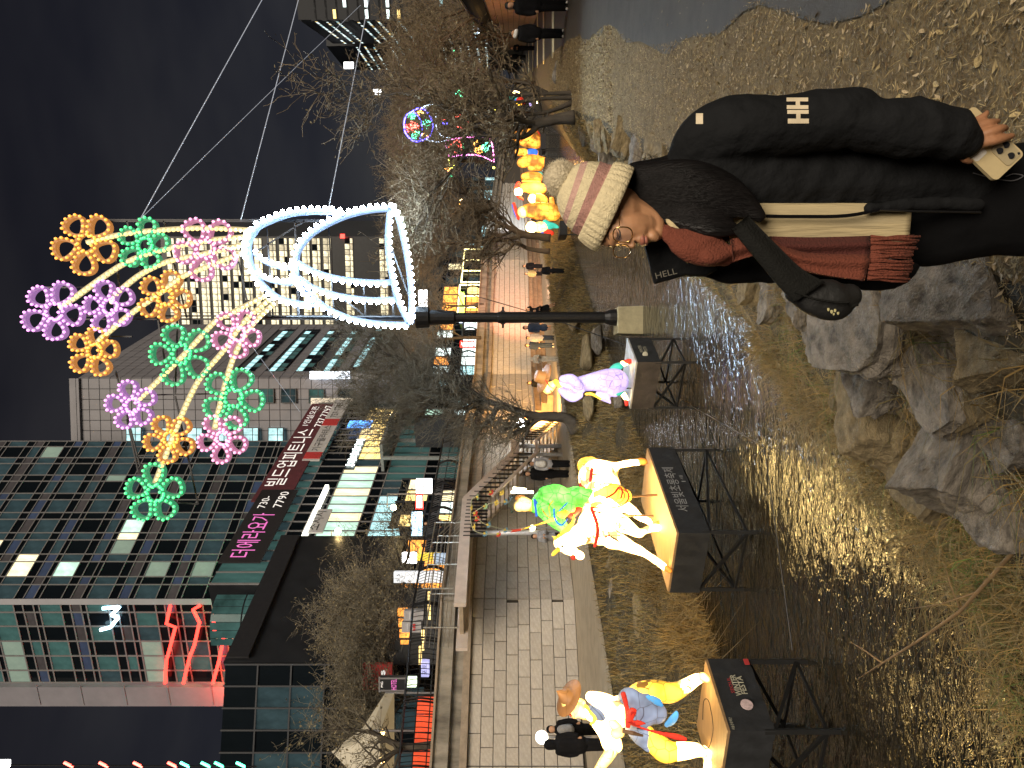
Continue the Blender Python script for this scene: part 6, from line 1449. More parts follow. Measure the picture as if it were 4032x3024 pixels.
tag(q.build('hair_strands', m_hair, woman, True), kind='stuff')
# jacket, sweater, trousers
q = Limbs(DW)
q.px([(2700, 640, 80, .04), (2760, 570, 112, .01), (2870, 512, 122, -.03), (3024, 500, 119, -.055), (3206, 476, 117, -.075), (3350, 465, 116, -.09), (3400, 492, 96, -.10), (3500, 502, 110, -.105), (3600, 505, 113, -.11), (3700, 512, 108, -.118), (3765, 540, 94, -.12), (3795, 553, 82, -.12)], 0)
q.px([(2650, 730, 90, .06), (2740, 700, 170, .06), (2900, 680, 172, .05), (3050, 690, 166, .05), (3300, 690, 164, .05), (3500, 680, 150, .04), (3700, 690, 140, .04), (3835, 705, 128, .04)], 0, .85)
q.px([(2700, 1030, 56, .15), (2900, 1045, 70, .15), (3100, 1045, 66, .15), (3300, 1065, 62, .13), (3450, 1085, 62, .12), (3530, 1080, 52, .11), (3590, 1040, 40, .10)], 0, .6)
q.px([(3420, 820, 20, -.05), (3600, 805, 24, -.04), (3850, 805, 24, -.03)], 0)
jk = q.build('jacket', [m_jack], woman, .0075, 6); wrinkle(jk, .0065, (6, 6, 11), 3.0); BJ = bvh(jk)
q = MB(); fl_ = [(2540, 965), (2560, 1040), (2578, 1118), (2640, 1100), (2700, 1084), (2780, 1088), (2830, 1060), (2800, 980), (2700, 950), (2600, 925)]
q.prism([P(a, b, DW + .03 + (b - 960) * .0003) for a, b in fl_], (0, .02, 0)); fo = q.build('collar_flap', m_jack, woman); bv = fo.modifiers.new('b', 'BEVEL'); bv.width = .006; bv.segments = 3
text('HELL', 'lettering', mat('dull_print', (.16, .15, .12), .7), woman, P(2622, 1078, DW + .055), (.25, 0, -1), (1, 0, .25), .022, 0, fit=.055)
def cloth(name, L, R_, m, par=woman, th=.010, d=DW, dd=-.06, fold=.006):
    """ribbon between two edges in the picture, with real thickness and folds"""
    a = spline(L, 5); b = spline(R_, 5); n = len(a); W_ = 10; top = []; 
    for i in range(n):
        for j in range(W_ + 1):
            t = j / W_; p = a[i] * (1 - t) + b[min(i, len(b) - 1)] * t; e = (p[2] if len(p) > 2 else 0)
            top.append(P(p[0], p[1], d + dd + e + fold * math.sin(t * 9 + i * .12) + .012 * (2 * t - 1) ** 2))
    back = [p + Vector((0, th, 0)) for p in top]; N = n * (W_ + 1); fs = []
    for i in range(n - 1):
        for j in range(W_):
            k = i * (W_ + 1) + j; fs.append((k, k + 1, k + W_ + 2, k + W_ + 1)); fs.append((N + k + W_ + 1, N + k + W_ + 2, N + k + 1, N + k))
        for j in (0, W_): k = i * (W_ + 1) + j; fs.append((k, k + W_ + 1, N + k + W_ + 1, N + k))
    for j in range(W_): fs.append((j, j + 1, N + j + 1, N + j)); k = (n - 1) * (W_ + 1) + j; fs.append((k, k + 1, N + k + 1, N + k))
    q = MB(); q.add(top + back, fs); return q.build(name, m, par, True)
q = Limbs(DW); q.px([(2690, 890, 60, .02), (2800, 890, 84, .045), (3000, 890, 100, .045), (3200, 905, 105, .04), (3400, 905, 100, .05), (3500, 905, 70, .06)], 0, .6); q.build('sweater', [m_sweat], woman, .008, 3); cloth('sweater_front', [(2872, 800), (3150, 800), (3400, 800), (3592, 806)], [(2872, 960), (3150, 965), (3400, 970), (3578, 972)], m_sweat, dd=-.028, fold=.004)
q = Limbs(DW); q.px([(2632, 862, 16, -.026), (2650, 885, 17, -.030), (2680, 905, 14, -.03)], 0, .6); q.build('collar', [m_sweat], woman, .005, 2)
q = Limbs(DW); q.px([(3520, 900, 120, .12), (3620, 900, 160, .10), (3750, 850, 190, .08), (3900, 800, 215, .06), (4060, 785, 232, .05), (4400, 770, 230, .05), (4716, 760, 200, .05)], 0, .6); q.build('trousers', [m_pants], woman, .012, 4)
for s_ in (-1, 1):
    q = Limbs(DW); q.px([(4700, 760 + s_ * 90, 60, .08), (4712, 790 + s_ * 110, 56, -.06)], 0, 1.2); q.build('shoe', [m_pants], woman, .01, 2)
q = MB(); q.tube([P(a, b, DW - .055) for a, b in spline([(2870, 812), (2930, 835), (3000, 850), (3160, 853), (3330, 850), (3462, 826)], 4)], .0045, 6); q.tube([P(a, b, DW - .060) for a, b in ((3462, 826), (3600, 832), (3862, 836))], .003, 5); q.build('zip', mat('black_zip', (.004, .004, .005), .3), woman)
def decal(rects, tgt, m, name, off=.0015, n=5):
    q = MB()
    for (X0, X1, Y0, Y1) in rects:
        g = [[on(X0 + (X1 - X0) * i / n, Y0 + (Y1 - Y0) * j / n, tgt, off) for j in range(n + 1)] for i in range(n + 1)]
        for i in range(n):
            for j in range(n): q.quad(g[i][j], g[i + 1][j], g[i + 1][j + 1], g[i][j + 1])
    return q.build(name, m, woman)
m_logo = mat('cream_print', (.62, .52, .36), .7, scale=40, var=.06)
decal([(3097, 3182, 384, 399), (3098, 3183, 414, 429), (3133, 3150, 399, 414), (3100, 3184, 433, 448), (3102, 3185, 467, 486), (3135, 3152, 448, 467)], BJ, m_logo, 'sleeve_logo')
decal([(2740, 2768, 446, 488)], BJ, m_logo, 'shoulder_patch'); decal([(2890, 2968, 770, 779)], BJ, mat('red_tab', (.6, .03, .02), .6), 'red_tab')
# scarf
q = Limbs(DW); q.px([(2612, 900, 26, -.02), (2660, 940, 50, -.035), (2730, 965, 74, -.035), (2800, 985, 70, -.035), (2850, 1000, 48, -.03)], 0, .55); q.px([(2700, 900, 50, .0), (2780, 890, 70, .0), (2850, 920, 40, -.01)], 1, .5); q.px([(2800, 1010, 40, -.055), (2870, 985, 26, -.05)], 0, .6); sc_ = q.build('scarf', [m_sc1, m_sc2], woman, .006, 3); wrinkle(sc_, .006, (14, 14, 9), 1.0)
cloth('scarf_end', [(3030, 930), (3200, 934), (3430, 928)], [(3060, 1000), (3200, 1010), (3432, 1006)], m_sc2, dd=-.050)
cloth('scarf_end', [(2880, 940), (2990, 925), (3070, 955), (3180, 995), (3432, 1000)], [(2890, 1030), (2990, 1005), (3090, 1040), (3230, 1080), (3405, 1104)], m_sc1, dd=-.066)
rr = random.Random(2); q = MB()
for k in range(30):
    t = k / 29; Y0 = 930 + 172 * t; X0 = 3428 - 22 * max(0, t - .4); Xe = 3612 - 40 * t + rr.uniform(-12, 12); y_ = Y0 + rr.uniform(-6, 6); c = -.06 if t > .4 else -.052
    q.tube([P(X0 + (Xe - X0) * s_, Y0 + (y_ - Y0) * s_ + 4 * math.sin(s_ * 5 + k), DW + c + .004 * math.sin(k * 2.2)) for s_ in (0, .3, .6, 1)], [.0034, .0030, .0030, .0034], 6)
tag(q.build('fringe', m_sc1, woman, True), kind='stuff')
m_strap = mat('dark_webbing', (.009, .009, .008), .85, spec=.2, scale=60, var=.2, bump=.4, bscale=200)
cloth('bag_strap', [(2880, 900), (2990, 1035), (3080, 1140), (3130, 1190)], [(2945, 848), (3060, 965), (3160, 1060), (3250, 1110)], m_strap, dd=-.10, fold=.001, th=.004)
bag = empty('shoulder_bag', P(3380, 1180, DW - .03), 'black rounded shoulder bag at the waist of the foreground person', 'bag'); m_bag = mat('black_bag', (.010, .010, .010), .6, scale=8, var=.3, bump=.6, bscale=14)
q = Limbs(DW); q.px([(3130, 1150, 46, -.05), (3200, 1170, 74, -.05), (3290, 1182, 84, -.05), (3345, 1165, 52, -.05)], 0, .7); bb_ = q.build('pouch', [m_bag], bag, .007, 4)
q = MB(); q.tube([P(a, b, DW - .098) for a, b in spline([(3130, 1150), (3200, 1175), (3290, 1190), (3340, 1190)], 4)], .003, 5); q.tube([P(3340, 1190, DW - .09), P(3352, 1205, DW - .085), P(3378, 1200, DW - .085)], .004, 5); q.build('zip', m_strap, bag)
q = MB(); BG = bvh(bb_)
for (x, y, r_) in ((3262, 1218, 5), (3275, 1226, 6), (3288, 1222, 5), (3300, 1232, 5), (3283, 1236, 4)): q.ball(on(x, y, BG, .001), r_ * .0006, 8, 5, sc=(1.6, .3, 1))
q.build('emblem', mat('yellowish_print', (.5, .45, .22), .7), bag)
# phone
ph = empty('phone', P(3921, 715, DW - .10), 'pale gold phone held low in the right hand, its three lenses at the corner', 'phone')
m_phone = mat('champagne_phone', (.50, .40, .22), .3, scale=50, var=.05); m_card = mat('white_card', (.62, .58, .52), .5, scale=30, var=.05); m_plens = mat('lens_black', (.005, .005, .007), .35, spec=.1)
def rrect(A, B, C, D_, r, d, n=5):
    cs = [Vector((*A, 0)), Vector((*B, 0)), Vector((*C, 0)), Vector((*D_, 0))]; out = []
    for i in range(4):
        p = cs[i]; a = (cs[i - 1] - p).normalized(); b = (cs[(i + 1) % 4] - p).normalized(); o_ = p + a * r + b * r
        for k in range(n + 1):
            t = k / n * math.pi / 2; v = o_ - b * (r * math.cos(t)) - a * (r * math.sin(t)); out.append(P(v.x, v.y, d))
    return out
c4 = [(3719, 522), (3921, 715), (4036, 607), (3834, 414)]
q = MB(); q.prism(rrect(*c4, 20, DW - .106), (0, .010, 0)); q.build('phone_body', m_phone, ph)
mid = lambda a, b, t: (a[0] + (b[0] - a[0]) * t, a[1] + (b[1] - a[1]) * t)
def sub(u0, u1, v0, v1): g = lambda u, v: mid(mid(c4[0], c4[1], u), mid(c4[3], c4[2], u), v); return [g(u0, v0), g(u1, v0), g(u1, v1), g(u0, v1)]
q = MB(); q.prism(rrect(*sub(.62, .97, .48, .96), 16, DW - .1085), (0, .0025, 0)); q.build('camera_plate', mat('beige_glass', (.40, .33, .20), .2), ph)
for (u, v) in ((.72, .62), (.72, .84), (.88, .73)):
    x, y = mid(mid(c4[0], c4[1], u), mid(c4[3], c4[2], u), v); q = MB(); q.tube([P(x, y, DW - .1115), P(x, y, DW - .1085)], 12 * pxm, 16); q.build('camera_lens', m_plens, ph)
q = MB(); x, y = mid(mid(c4[0], c4[1], .93), mid(c4[3], c4[2], .93), .90); q.tube([P(x, y, DW - .1095), P(x, y, DW - .108)], 5 * pxm, 10); q.build('camera_lens', m_plens, ph)
q = MB(); q.prism(rrect(*sub(.30, .62, .02, .40), 12, DW - .1072), (0, .001, 0)); q.build('card', m_card, ph)
q = MB(); q.tube([P(a, b, DW - .03) for a, b in spline([(3830, 680), (3900, 700), (3980, 712), (4020, 700), (4025, 690), (3990, 685), (3960, 695)], 4)], .0014, 5); q.build('cord', mat('grey_cord', (.10, .10, .11), .6), ph)
# ---------------------------------------------------------------- people on the promenades
CL = {}
def cm(c, nm):
    if nm not in CL: CL[nm] = mat(nm + '_cloth', c, .9, spec=.12, scale=9, var=.25, bump=.5, bscale=20)
    return CL[nm]
BK = cm((.006, .006, .007), 'black'); NV = cm((.02, .03, .055), 'navy'); GY = cm((.20, .20, .21), 'grey'); CR = cm((.42, .36, .28), 'cream'); YL = cm((.30, .26, .12), 'olive_yellow'); OL = cm((.05, .05, .038), 'dark_olive'); WH = cm((.55, .54, .52), 'white'); SK = cm((.42, .24, .15), 'tan'); PG = cm((.30, .30, .32), 'pale_grey'); HR = m_hair
def person(label, Xh, Xf, Y, z0, coat, legs, head=None, coatlen=.50, lean=0.0, bare=False, shoe=None, arms='down', extra=None, d=None, wide=1.0, bent=0.0, group='people strolling along the stream'):
    d = d or (CZ - z0) * F / (Xf - 2016); H = (Xf - Xh); S_ = H / 100.0
    T = lambda f, dy, r, dd=0.0: (Xh + H * f - 0, Y + dy * S_ + (1 - f) * lean * S_, r * S_, dd)
    root = empty('person', P(Xf, Y, d), label, 'person', group)
    m = H / F * d / 1.7
    q = Limbs(d); q.px([T(.05, 0, 5.2), T(.09, -.5, 5.0)], 0); q.px([T(.12, 0, 3.2), T(.18, 0, 5), T(.35, 0, 6), T(.50, 0, 7)], 0)
    for s_ in (-1, 1):
        q.px([T(.48, 3.6 * s_, 4.6), T(.72, 3.8 * s_, 3.0, -.02 * m), T(.95, 4.2 * s_, 2.0, 0)], 0)
        hx = 12.5 * s_ if arms == 'down' else 6 * s_
        if arms == 'down': q.px([T(.19, 8 * s_, 3.4), T(.34, 10.5 * s_, 2.9, .03), T(.46, 10.0 * s_, 2.2, -.04), T(.51, 10 * s_, 2.2, -.05)], 0)
        elif arms == 'up': q.px([T(.19, 8 * s_, 3.4), T(.16, 13 * s_, 2.9), T(.04, 10 * s_, 2.2), T(-.02, 4 * s_, 2.2)], 0)
        else: q.px([T(.19, 8 * s_, 3.4), T(.33, 10 * s_, 3.0, -.05), T(.30, 4 * s_, 2.4, -.28), T(.28, 3 * s_, 2.3, -.34)], 0)
    vx = max(.012, .014 * m * 1.2); q.build('body', [SK], root, vx, 1)
    q = Limbs(d); w = wide; q.px([T(.165, 0, 6.5 * w), T(.20, 0, 10 * w), T(.34, 0, 10 * w), T(.44, 0, 10.5 * w), T(coatlen, 0, 11 * w)], 0, .72)
    for s_ in (-1, 1):
        if arms == 'down': q.px([T(.185, 8.5 * s_ * w, 4.6), T(.34, 11.5 * s_ * w, 4.2, .03), T(.455, 11 * s_ * w, 3.4, -.04)], 0)
        elif arms == 'up': q.px([T(.185, 8.5 * s_, 4.6), T(.16, 13.5 * s_, 3.9), T(.06, 11 * s_, 3.2)], 0)
        else: q.px([T(.185, 8.5 * s_, 4.8), T(.33, 11 * s_, 4.4, -.05), T(.31, 6 * s_, 3.6, -.25)], 0)
    q.build('coat', [coat], root, vx * 1.2, 2)
    q = Limbs(d)
    for s_ in (-1, 1): q.px([T(.48, 3.8 * s_, 6.2), T(.70, 3.9 * s_, 5.2, -.02), T(.955, 4.3 * s_, 4.4)], 0)
    if not bare: q.build('trousers', [legs], root, vx * 1.2, 1)
    else:
        q = Limbs(d); q.px([T(.46, 0, 10), T(.62, 0, 11)], 0, .7); q.build('skirt', [legs], root, vx * 1.2, 1)
    for s_ in (-1, 1):
        q = Limbs(d); q.px([T(.975, 4.4 * s_, 2.6, .03), T(.98, 5.4 * s_, 2.4, -.10 * m)], 0, 1.0); q.build('shoe', [shoe or BK], root, vx, 1)
    q = Limbs(d); 
    if head == 'hood': q.px([T(.045, 0, 7.4, .01), T(.12, 0, 7.0, .01)], 0); q.build('hood', [coat], root, vx, 1)
    else: q.px([T(.035, 0, 6.0, .02), T(.075, 0, 5.9, .05), T(.12, .3, 4.2, .06)], 0); q.build('hair', [HR if head is None else head], root, vx, 1)
    if extra: extra(root, d, T)
    return root
def xbag(m, dd=-.16, f=.27, sz=9): 
    def f_(root, d, T):
        q = Limbs(d); q.px([T(f - .05, 0, sz * .8, dd), T(f + .08, 0, sz, dd)], 0, .7); q.build('backpack', [m], root, .025, 1)
    return f_
person('person in black coat with white shoes walking out at the right frame edge', 1992, 2238, 22, 1.5, BK, BK, shoe=WH, wide=1.1)
person('person in black coat with white fluffy muffler standing on the dark near footpath', 2008, 2222, 132, 1.5, BK, BK, shoe=WH, wide=1.15, extra=lambda r_, d, T: Limbs(d).px([T(.10, 5, 4.5, -.06), T(.12, -4, 4.5, -.06)], 0).build('muffler', [WH], r_, .03, 1))
person('person in dark coat just left of the white-mufflered one, farther off', 2008, 2105, 190, 1.5, BK, BK, arms='front')
person('small dark figure in the far group on the near footpath', 2008, 2070, 222, 1.5, BK, OL)
person('farthest small dark figure at the end of the near footpath group', 2006, 2056, 256, 1.5, BK, BK)
person('person in black jacket, right one of the pair before the pink wall', 2058, 2152, 1048, 1.05, BK, BK, d=50)
person('person in yellowish jacket beside the black jacketed one before the pink wall', 2066, 2150, 1078, 1.05, YL, BK, d=50.5)
person('person in long dark coat standing on the grassy edge before the pair', 2118, 2222, 1066, 1.0, BK, BK, coatlen=.6)
person('person in shorts bending forward right beside the tall pole', 2098, 2190, 1196, 1.05, BK, BK, lean=34, bare=True, arms='front', shoe=BK)
person('person in black raising both arms behind the pole', 2072, 2172, 1222, 1.05, BK, BK, arms='up')
person('person in navy skirt suit with bare legs left of the pole', 2060, 2196, 1290, 1.05, NV, NV, bare=True, shoe=WH, d=39)
person('person in pale grey coat strolling before the amber wall', 2072, 2182, 1330, 1.05, PG, NV, coatlen=.56)
person('person in navy coat with light trainers next to the pale grey coat', 2068, 2180, 1360, 1.05, NV, NV, shoe=WH, coatlen=.55)
person('person in cream hooded coat on the stepped ledge', 2084, 2200, 1414, 1.05, CR, CR, head='hood', arms='front', shoe=CR)
person('person in black partly hidden behind the brown hat of the lilac lantern', 2076, 2190, 1508, 1.05, BK, BK, d=38)
person('person in dark olive parka behind the leaning tree trunk', 2056, 2196, 1652, 1.05, OL, BK, d=33.5)
person('person with pale round backpack and wide dark trousers below the staircase', 2082, 2244, 1826, 1.05, PG, BK, wide=1.1, extra=xbag(WH))
person('person in long black coat left of the pale backpack', 2064, 2240, 1866, 1.05, BK, BK, coatlen=.62, head=BK)
person('person in light grey hoodie resting behind the horse lantern head', 2094, 2262, 2112, 1.05, GY, BK, arms='front', wide=1.05)
person('person in black hooded puffer jacket behind the straw hatted lantern', 2148, 2420, 2932, 1.05, BK, BK, head='hood', wide=1.25, d=15.4)
person('person in black cap with grey and black backpack beside the hooded puffer jacket', 2156, 2400, 2872, 1.05, BK, BK, wide=1.2, head=BK, d=16.2, extra=xbag(GY))
person('person in black standing on the street deck behind its railing', 1662, 1800, 2148, 5.5, BK, BK, arms='front', d=28, group='people on the street above')
person('person in black next to the shop boards on the street', 1668, 1800, 2062, 5.5, BK, OL, d=30, group='people on the street above')
# globe lamp behind the pair at the left
gl_ = empty('globe_lamp', P(2200, 2903, 19.5), 'round white globe lamp on the stone wall behind the two people at the left', 'lamp')
q = MB(); q.ball(P(2133, 2903, 19.2), .17, 16, 10); q.build('globe', lit('globe_glow', (1, .95, .8), 5, .1), gl_, True); q = MB(); q.tube([P(2155, 2903, 19.2), P(2330, 2903, 19.2)], .03, 8); q.build('stem', m_mull, gl_)
g2 = empty('globe_lamp', P(2100, 2055, 25), 'small round warm lamp on the stone wall right of the horse head', 'lamp'); q = MB(); q.ball(P(2097, 2078, 25), .10, 12, 8); q.build('globe', lit('globe_warm', (1, .9, .55), 6, .1), g2, True); q = MB(); q.tube([P(2100, 2078, 25), P(2240, 2078, 25)], .02, 6); q.build('stem', m_mull, g2)
# ---------------------------------------------------------------- rocks
def rockmat(name, c1, c2): return mat(name, c1, .88, col2=c2, scale=3.2, stretch=(1, 1, 2.6), bump=1.0, bscale=26, detail=12, var=.12)
m_rockA = rockmat('grey_bank_rock', (.05, .043, .035), (.32, .28, .23)); m_rockB = rockmat('ochre_bank_rock', (.09, .068, .035), (.32, .25, .14))
import bmesh
def rock_mesh(seed, sub=4, flat=.6, cuts=5):
    bm = bmesh.new(); bmesh.ops.create_icosphere(bm, subdivisions=sub, radius=1); r = random.Random(seed); off = Vector((r.uniform(0, 90), r.uniform(0, 90), r.uniform(0, 90)))
    pl = []
    for _ in range(cuts + 7):
        n = Vector((r.gauss(0, 1), r.gauss(0, 1), r.gauss(0, .7))).normalized(); pl.append((n, r.uniform(.42, .74)))
    pl.append((Vector((r.gauss(0, .10), r.gauss(0, .10), 1)).normalized(), flat))
    for v in bm.verts:
        p = v.co.copy()
        for n, d in pl:
            e = p.dot(n) - d
            if e > 0: p -= n * e * .98
        nn = noise.fractal(p * 1.6 + off, 1.0, 2.2, 6); st = math.sin(p.z * 16 + noise.noise(p * 2.2 + off) * 4.5)
        p += v.co * (nn * .05) + Vector((v.co.x, v.co.y, 0)) * (st * .024) + v.co * (noise.noise(p * 7 + off) * .03 + noise.noise(p * 17 + off) * .016)
        v.co = p
    me = bpy.data.meshes.new('rock'); bm.to_mesh(me); bm.free(); return me
def slab_mesh(seed, n=22, flat=0):
    r = random.Random(seed); off = Vector((r.uniform(0, 90), r.uniform(0, 90), r.uniform(0, 90))); bm = bmesh.new(); bmesh.ops.create_cube(bm, size=2); bmesh.ops.subdivide_edges(bm, edges=bm.edges[:], cuts=n, use_grid_fill=True)
    sh = [r.uniform(-.25, .25) for _ in range(6)]; pl = [(Vector((r.choice((-1, 1)) * r.uniform(.3, 1), r.choice((-1, 1)) * r.uniform(.3, 1), r.uniform(-.2, .6))).normalized(), r.uniform(.80, 1.12)) for _ in range(7)]
    for v in bm.verts:
        p = v.co.copy(); p.x += sh[0] * p.y + sh[1] * p.z; p.y += sh[2] * p.x + sh[3] * p.z; p.z += .22 * sh[4] * p.x + .22 * sh[5] * p.y
        for nn, d in pl:
            e = p.dot(nn) - d
            if e > 0: p -= nn * e
        rad = Vector((p.x, p.y, 0)); side = 1 - sst(.86, 1.0, abs(v.co.z))
        lay = noise.noise(Vector((0, 0, p.z * 5.5)) + off) + .6 * noise.noise(Vector((p.x * .6, p.y * .6, p.z * 14)) + off)
        p += rad * (lay * .13 * side) + v.co.normalized() * (noise.fractal(p * 1.4 + off, 1.0, 2.1, 6) * .13 + noise.noise(p * 9 + off) * .022)
        v.co = p
    bmesh.ops.recalc_face_normals(bm, faces=bm.faces[:])
    me = bpy.data.meshes.new('rock'); bm.to_mesh(me); bm.free(); return me
def rock(label, X, Y, z, sx, sy, sz, rz, seed, m=None, sub=4, group='rocks along the near bank', tilt=0.0, flat=.6):
    kk = .98 if sub >= 4 and group.endswith('near bank') else 1.0; p = G(X, Y, z); me = slab_mesh(seed) if (sub >= 4 and group.endswith('near bank')) else rock_mesh(seed, sub, flat); me.materials.append(m or m_rockA); me.polygons.foreach_set('use_smooth', [sub < 4] * len(me.polygons))
    o = bpy.data.objects.new('rock', me); link(o); o.location = p - Vector((0, 0, sz * kk * .55)); o.scale = (sx * kk, sy * kk, sz * kk); o.rotation_euler = (tilt, tilt * .5, rz); return tag(o, label, 'rock', group)
rock('big pale boulder at the lower frame edge just left of the black trousers', 3880, 1120, 1.28, .30, .42, .42, .4, 1, sub=5)
rock('wide grey block beside the dangling shoulder bag', 3450, 1260, 1.12, .36, .44, .42, -.3, 2, sub=5)
rock('grey slab sloping between the two big blocks below the bag', 3690, 1440, .98, .40, .34, .30, .5, 3, sub=5)
rock('low dark rock under the wide grey block', 3440, 1470, .86, .26, .22, .28, .2, 4)
rock('large mossy boulder standing closest to the purple reflection', 3440, 1650, .66, .46, .36, .42, -.5, 5, m_rockB, sub=5)
rock('long rough ridge stone running down to the green tufts', 3790, 1760, .80, .26, .62, .32, .75, 6, sub=5)
rock('broken brown stone on the ridge near the lower frame edge', 3900, 1500, .98, .20, .18, .20, .1, 7, m_rockB)
rock('squarish pale rock directly left of the jacket hem', 3190, 1150, .98, .30, .32, .34, .3, 8)
rock('small round stone beside the shoulder bag', 3320, 1380, .84, .13, .12, .14, .3, 9)
rock('second pale rock behind the squarish one at the jacket edge', 3060, 1130, .80, .28, .30, .30, .8, 10)
rock('tiny grey stone below the mossy boulder', 3620, 1930, .52, .22, .24, .20, .3, 11, m_rockB)
rock('flat stone half sunk in twigs at the lower edge', 3960, 1980, .62, .24, .30, .22, .9, 12)
for i, (X, Y, z, a_, b_, lab) in enumerate([(3250, 1300, .80, .22, .20, 'low pale slab between the squarish rock and the shoulder bag'), (3560, 1590, .66, .26, .16, 'thin layered slab wedged beside the mossy boulder'), (3700, 1600, .78, .20, .26, 'grey slab at the head of the ridge stone'), (3330, 1540, .50, .16, .14, 'small brown block at the water side of the mossy boulder'),
        (4000, 1640, .90, .22, .26, 'rough slab cut by the lower frame edge above the twigs'), (3590, 1330, 1.05, .16, .20, 'narrow stone in the gap between the two big blocks'), (3130, 1240, .66, .18, .20, 'dark stone half under the pale rocks near the water'), (3950, 1330, 1.20, .26, .20, 'ochre stone between the big pale boulder and the ridge'), (3900, 1860, .66, .20, .24, 'slanting stone behind the green tufts'), (2960, 1110, .72, .22, .24, 'stone partly behind the collar flap at the water')]):
    rock(lab, X, Y, z, a_, b_, .22, i * .8, 80 + i, m_rockB if i % 2 else m_rockA, 4, tilt=.12)
for i, (X, Y, z, s, lab) in enumerate([(2600, 585, 1.42, .42, 'pale pointed rock right behind the shoulder of the jacket'), (2520, 610, 1.3, .5, 'dark jagged rock just above the jacket shoulder'), (2450, 545, 1.42, .5, 'grey split rock at the bank edge beyond the hat brim'), (2400, 600, 1.15, .6, 'mossy rock lower down beyond the hat brim'),
        (2370, 520, 1.4, .55, 'bluish rock in the middle of the bank edge row'), (2330, 560, 1.1, .7, 'rough rock beside the red water reflection'), (2310, 480, 1.4, .6, 'grey rock near the foot of the thick leaning tree'), (2290, 520, 1.0, .8, 'wet rock under the far lantern reflection'),
        (2265, 430, 1.45, .7, 'bluish rock between the tree trunks'), (2560, 540, 1.48, .30, 'small tan stone among the leaves near the shoulder'), (2240, 330, 1.50, .55, 'light rock right of the slim stems'), (2190, 268, 1.50, .95, 'dark rounded boulder at the edge of the dark footpath'), (2660, 590, 1.40, .26, 'yellowish stone touching the jacket shoulder outline')]):
    rock(lab, X, Y, z, s * .62, s * .7, s * .62, i * .7, 30 + i, m_rockA if i % 2 else m_rockB, 4 if i < 5 else 3, tilt=.2)
far_l = ['flat boulder in the dry grass left of the horse stand', 'broad slab above the withered reeds between the stands', 'upright slab at the promenade edge by the big stand', 'low rock beside the horse lantern rump', 'grey boulder under the leaning tree', 'rounded rock at the grassy edge below the navy skirt figure', 'pale wedge rock beside the sculpture footing', 'long rock in the grass behind the straw hatted lantern', 'brown rock at the promenade kerb above the reeds', 'small rock by the water behind the lilac stand', 'mottled rock in the bank right of the lilac lantern', 'sunken rock in the grass behind the nearest stand']
for i, (X, Y, z, s) in enumerate([(2400, 2330, .9, .8), (2500, 2450, .7, 1.0), (2390, 2215, .9, .7), (2370, 1950, .8, .6), (2300, 1600, .9, .8), (2235, 1260, .95, 1.0), (2330, 1330, .5, .9), (2440, 2620, .9, .8), (2370, 2480, .95, .6), (2420, 1560, .4, .6), (2290, 1400, .8, .9), (2520, 2740, .8, .6)]):
    rock(far_l[i], X, Y, z, s * .9, s * .6, s * .35, i * .9, 60 + i, m_rockB if i % 3 else m_rockA, 3, group='rocks on the far bank')
# ---------------------------------------------------------------- grass and reeds
m_gr = [mat('dry_grass', (.20, .145, .062), .85, scale=2, var=.4), mat('ochre_grass', (.26, .165, .05), .85, scale=2, var=.4), mat('olive_grass', (.14, .11, .038), .85, scale=2, var=.4), mat('fresh_grass', (.075, .11, .018), .8, scale=2, var=.4)]
def blades(name, label, pos, hts, lean, w, mats_, mi, parent=None, seed=1, droop=.5):
    g = np.random.default_rng(seed); n = len(pos); az = g.uniform(0, 2 * np.pi, n); ln = np.abs(g.normal(lean, lean * .5, n)); d = np.stack([np.cos(az), np.sin(az), np.zeros(n)], 1)
    wd = np.stack([-np.sin(az + g.normal(0, .8, n)), np.cos(az), np.zeros(n)], 1) * (w * g.uniform(.6, 1.4, n))[:, None]
    h = hts[:, None]; up = np.array([0, 0, 1.0]); p1 = pos + d * h * ln[:, None] * .35 + up * h * .6; p2 = pos + d * h * ln[:, None] * (1.0 + droop * ln[:, None]) + up * h * np.clip(1 - droop * ln, .15, 1)[:, None]
    V = np.concatenate([pos - wd, pos + wd, p1 + wd * .8, p1 - wd * .8, p2 + wd * .15, p2 - wd * .15], 1).reshape(-1, 3); b = np.arange(n)[:, None] * 6
    Fc = np.concatenate([b + np.array([[0, 1, 2, 3]]), b + np.array([[3, 2, 4, 5]])], 1).reshape(-1, 4)
    o = npmesh(name, V, Fc, mats_, np.repeat(mi, 2), parent); return tag(o, label, kind='stuff')
def scatter(n, y0, y1, a0, a1, fn=None, ypow=1.0, seed=1, zoff=-.01):
    g = np.random.default_rng(seed); y = y0 + (y1 - y0) * g.random(n) ** ypow; a = a0 + (a1 - a0) * g.random(n); out = []
    for yy, av in zip(y, a):
        av2 = av + shL(yy) * (.75 if av < -7 else 0); x = .42 * yy + av2
        if fn is None or fn(x, yy, av): out.append((x, yy, hgt(x, yy) + zoff))
    return np.array(out)
def patch(x, y, s=.8, t=-.1): return noise.noise((x * s, y * s, 5)) > t
g = np.random.default_rng(3)
ps = scatter(52000, 8, 60, -12.7, -8.8, lambda x, y, a: patch(x, y, 1.1, -.28), 1.5, 11)
blades('bank_grass', 'dry yellow-brown grass covering the far bank', ps, g.uniform(.06, .26, len(ps)) * (1 + ps[:, 1] / 60), .7, .006, m_gr, g.choice([0, 0, 1, 2, 2], len(ps)), seed=1)
ps = scatter(9000, 9, 17, -9.9, -8.7, lambda x, y, a: patch(x, y, .9, -.05), 1, 12)
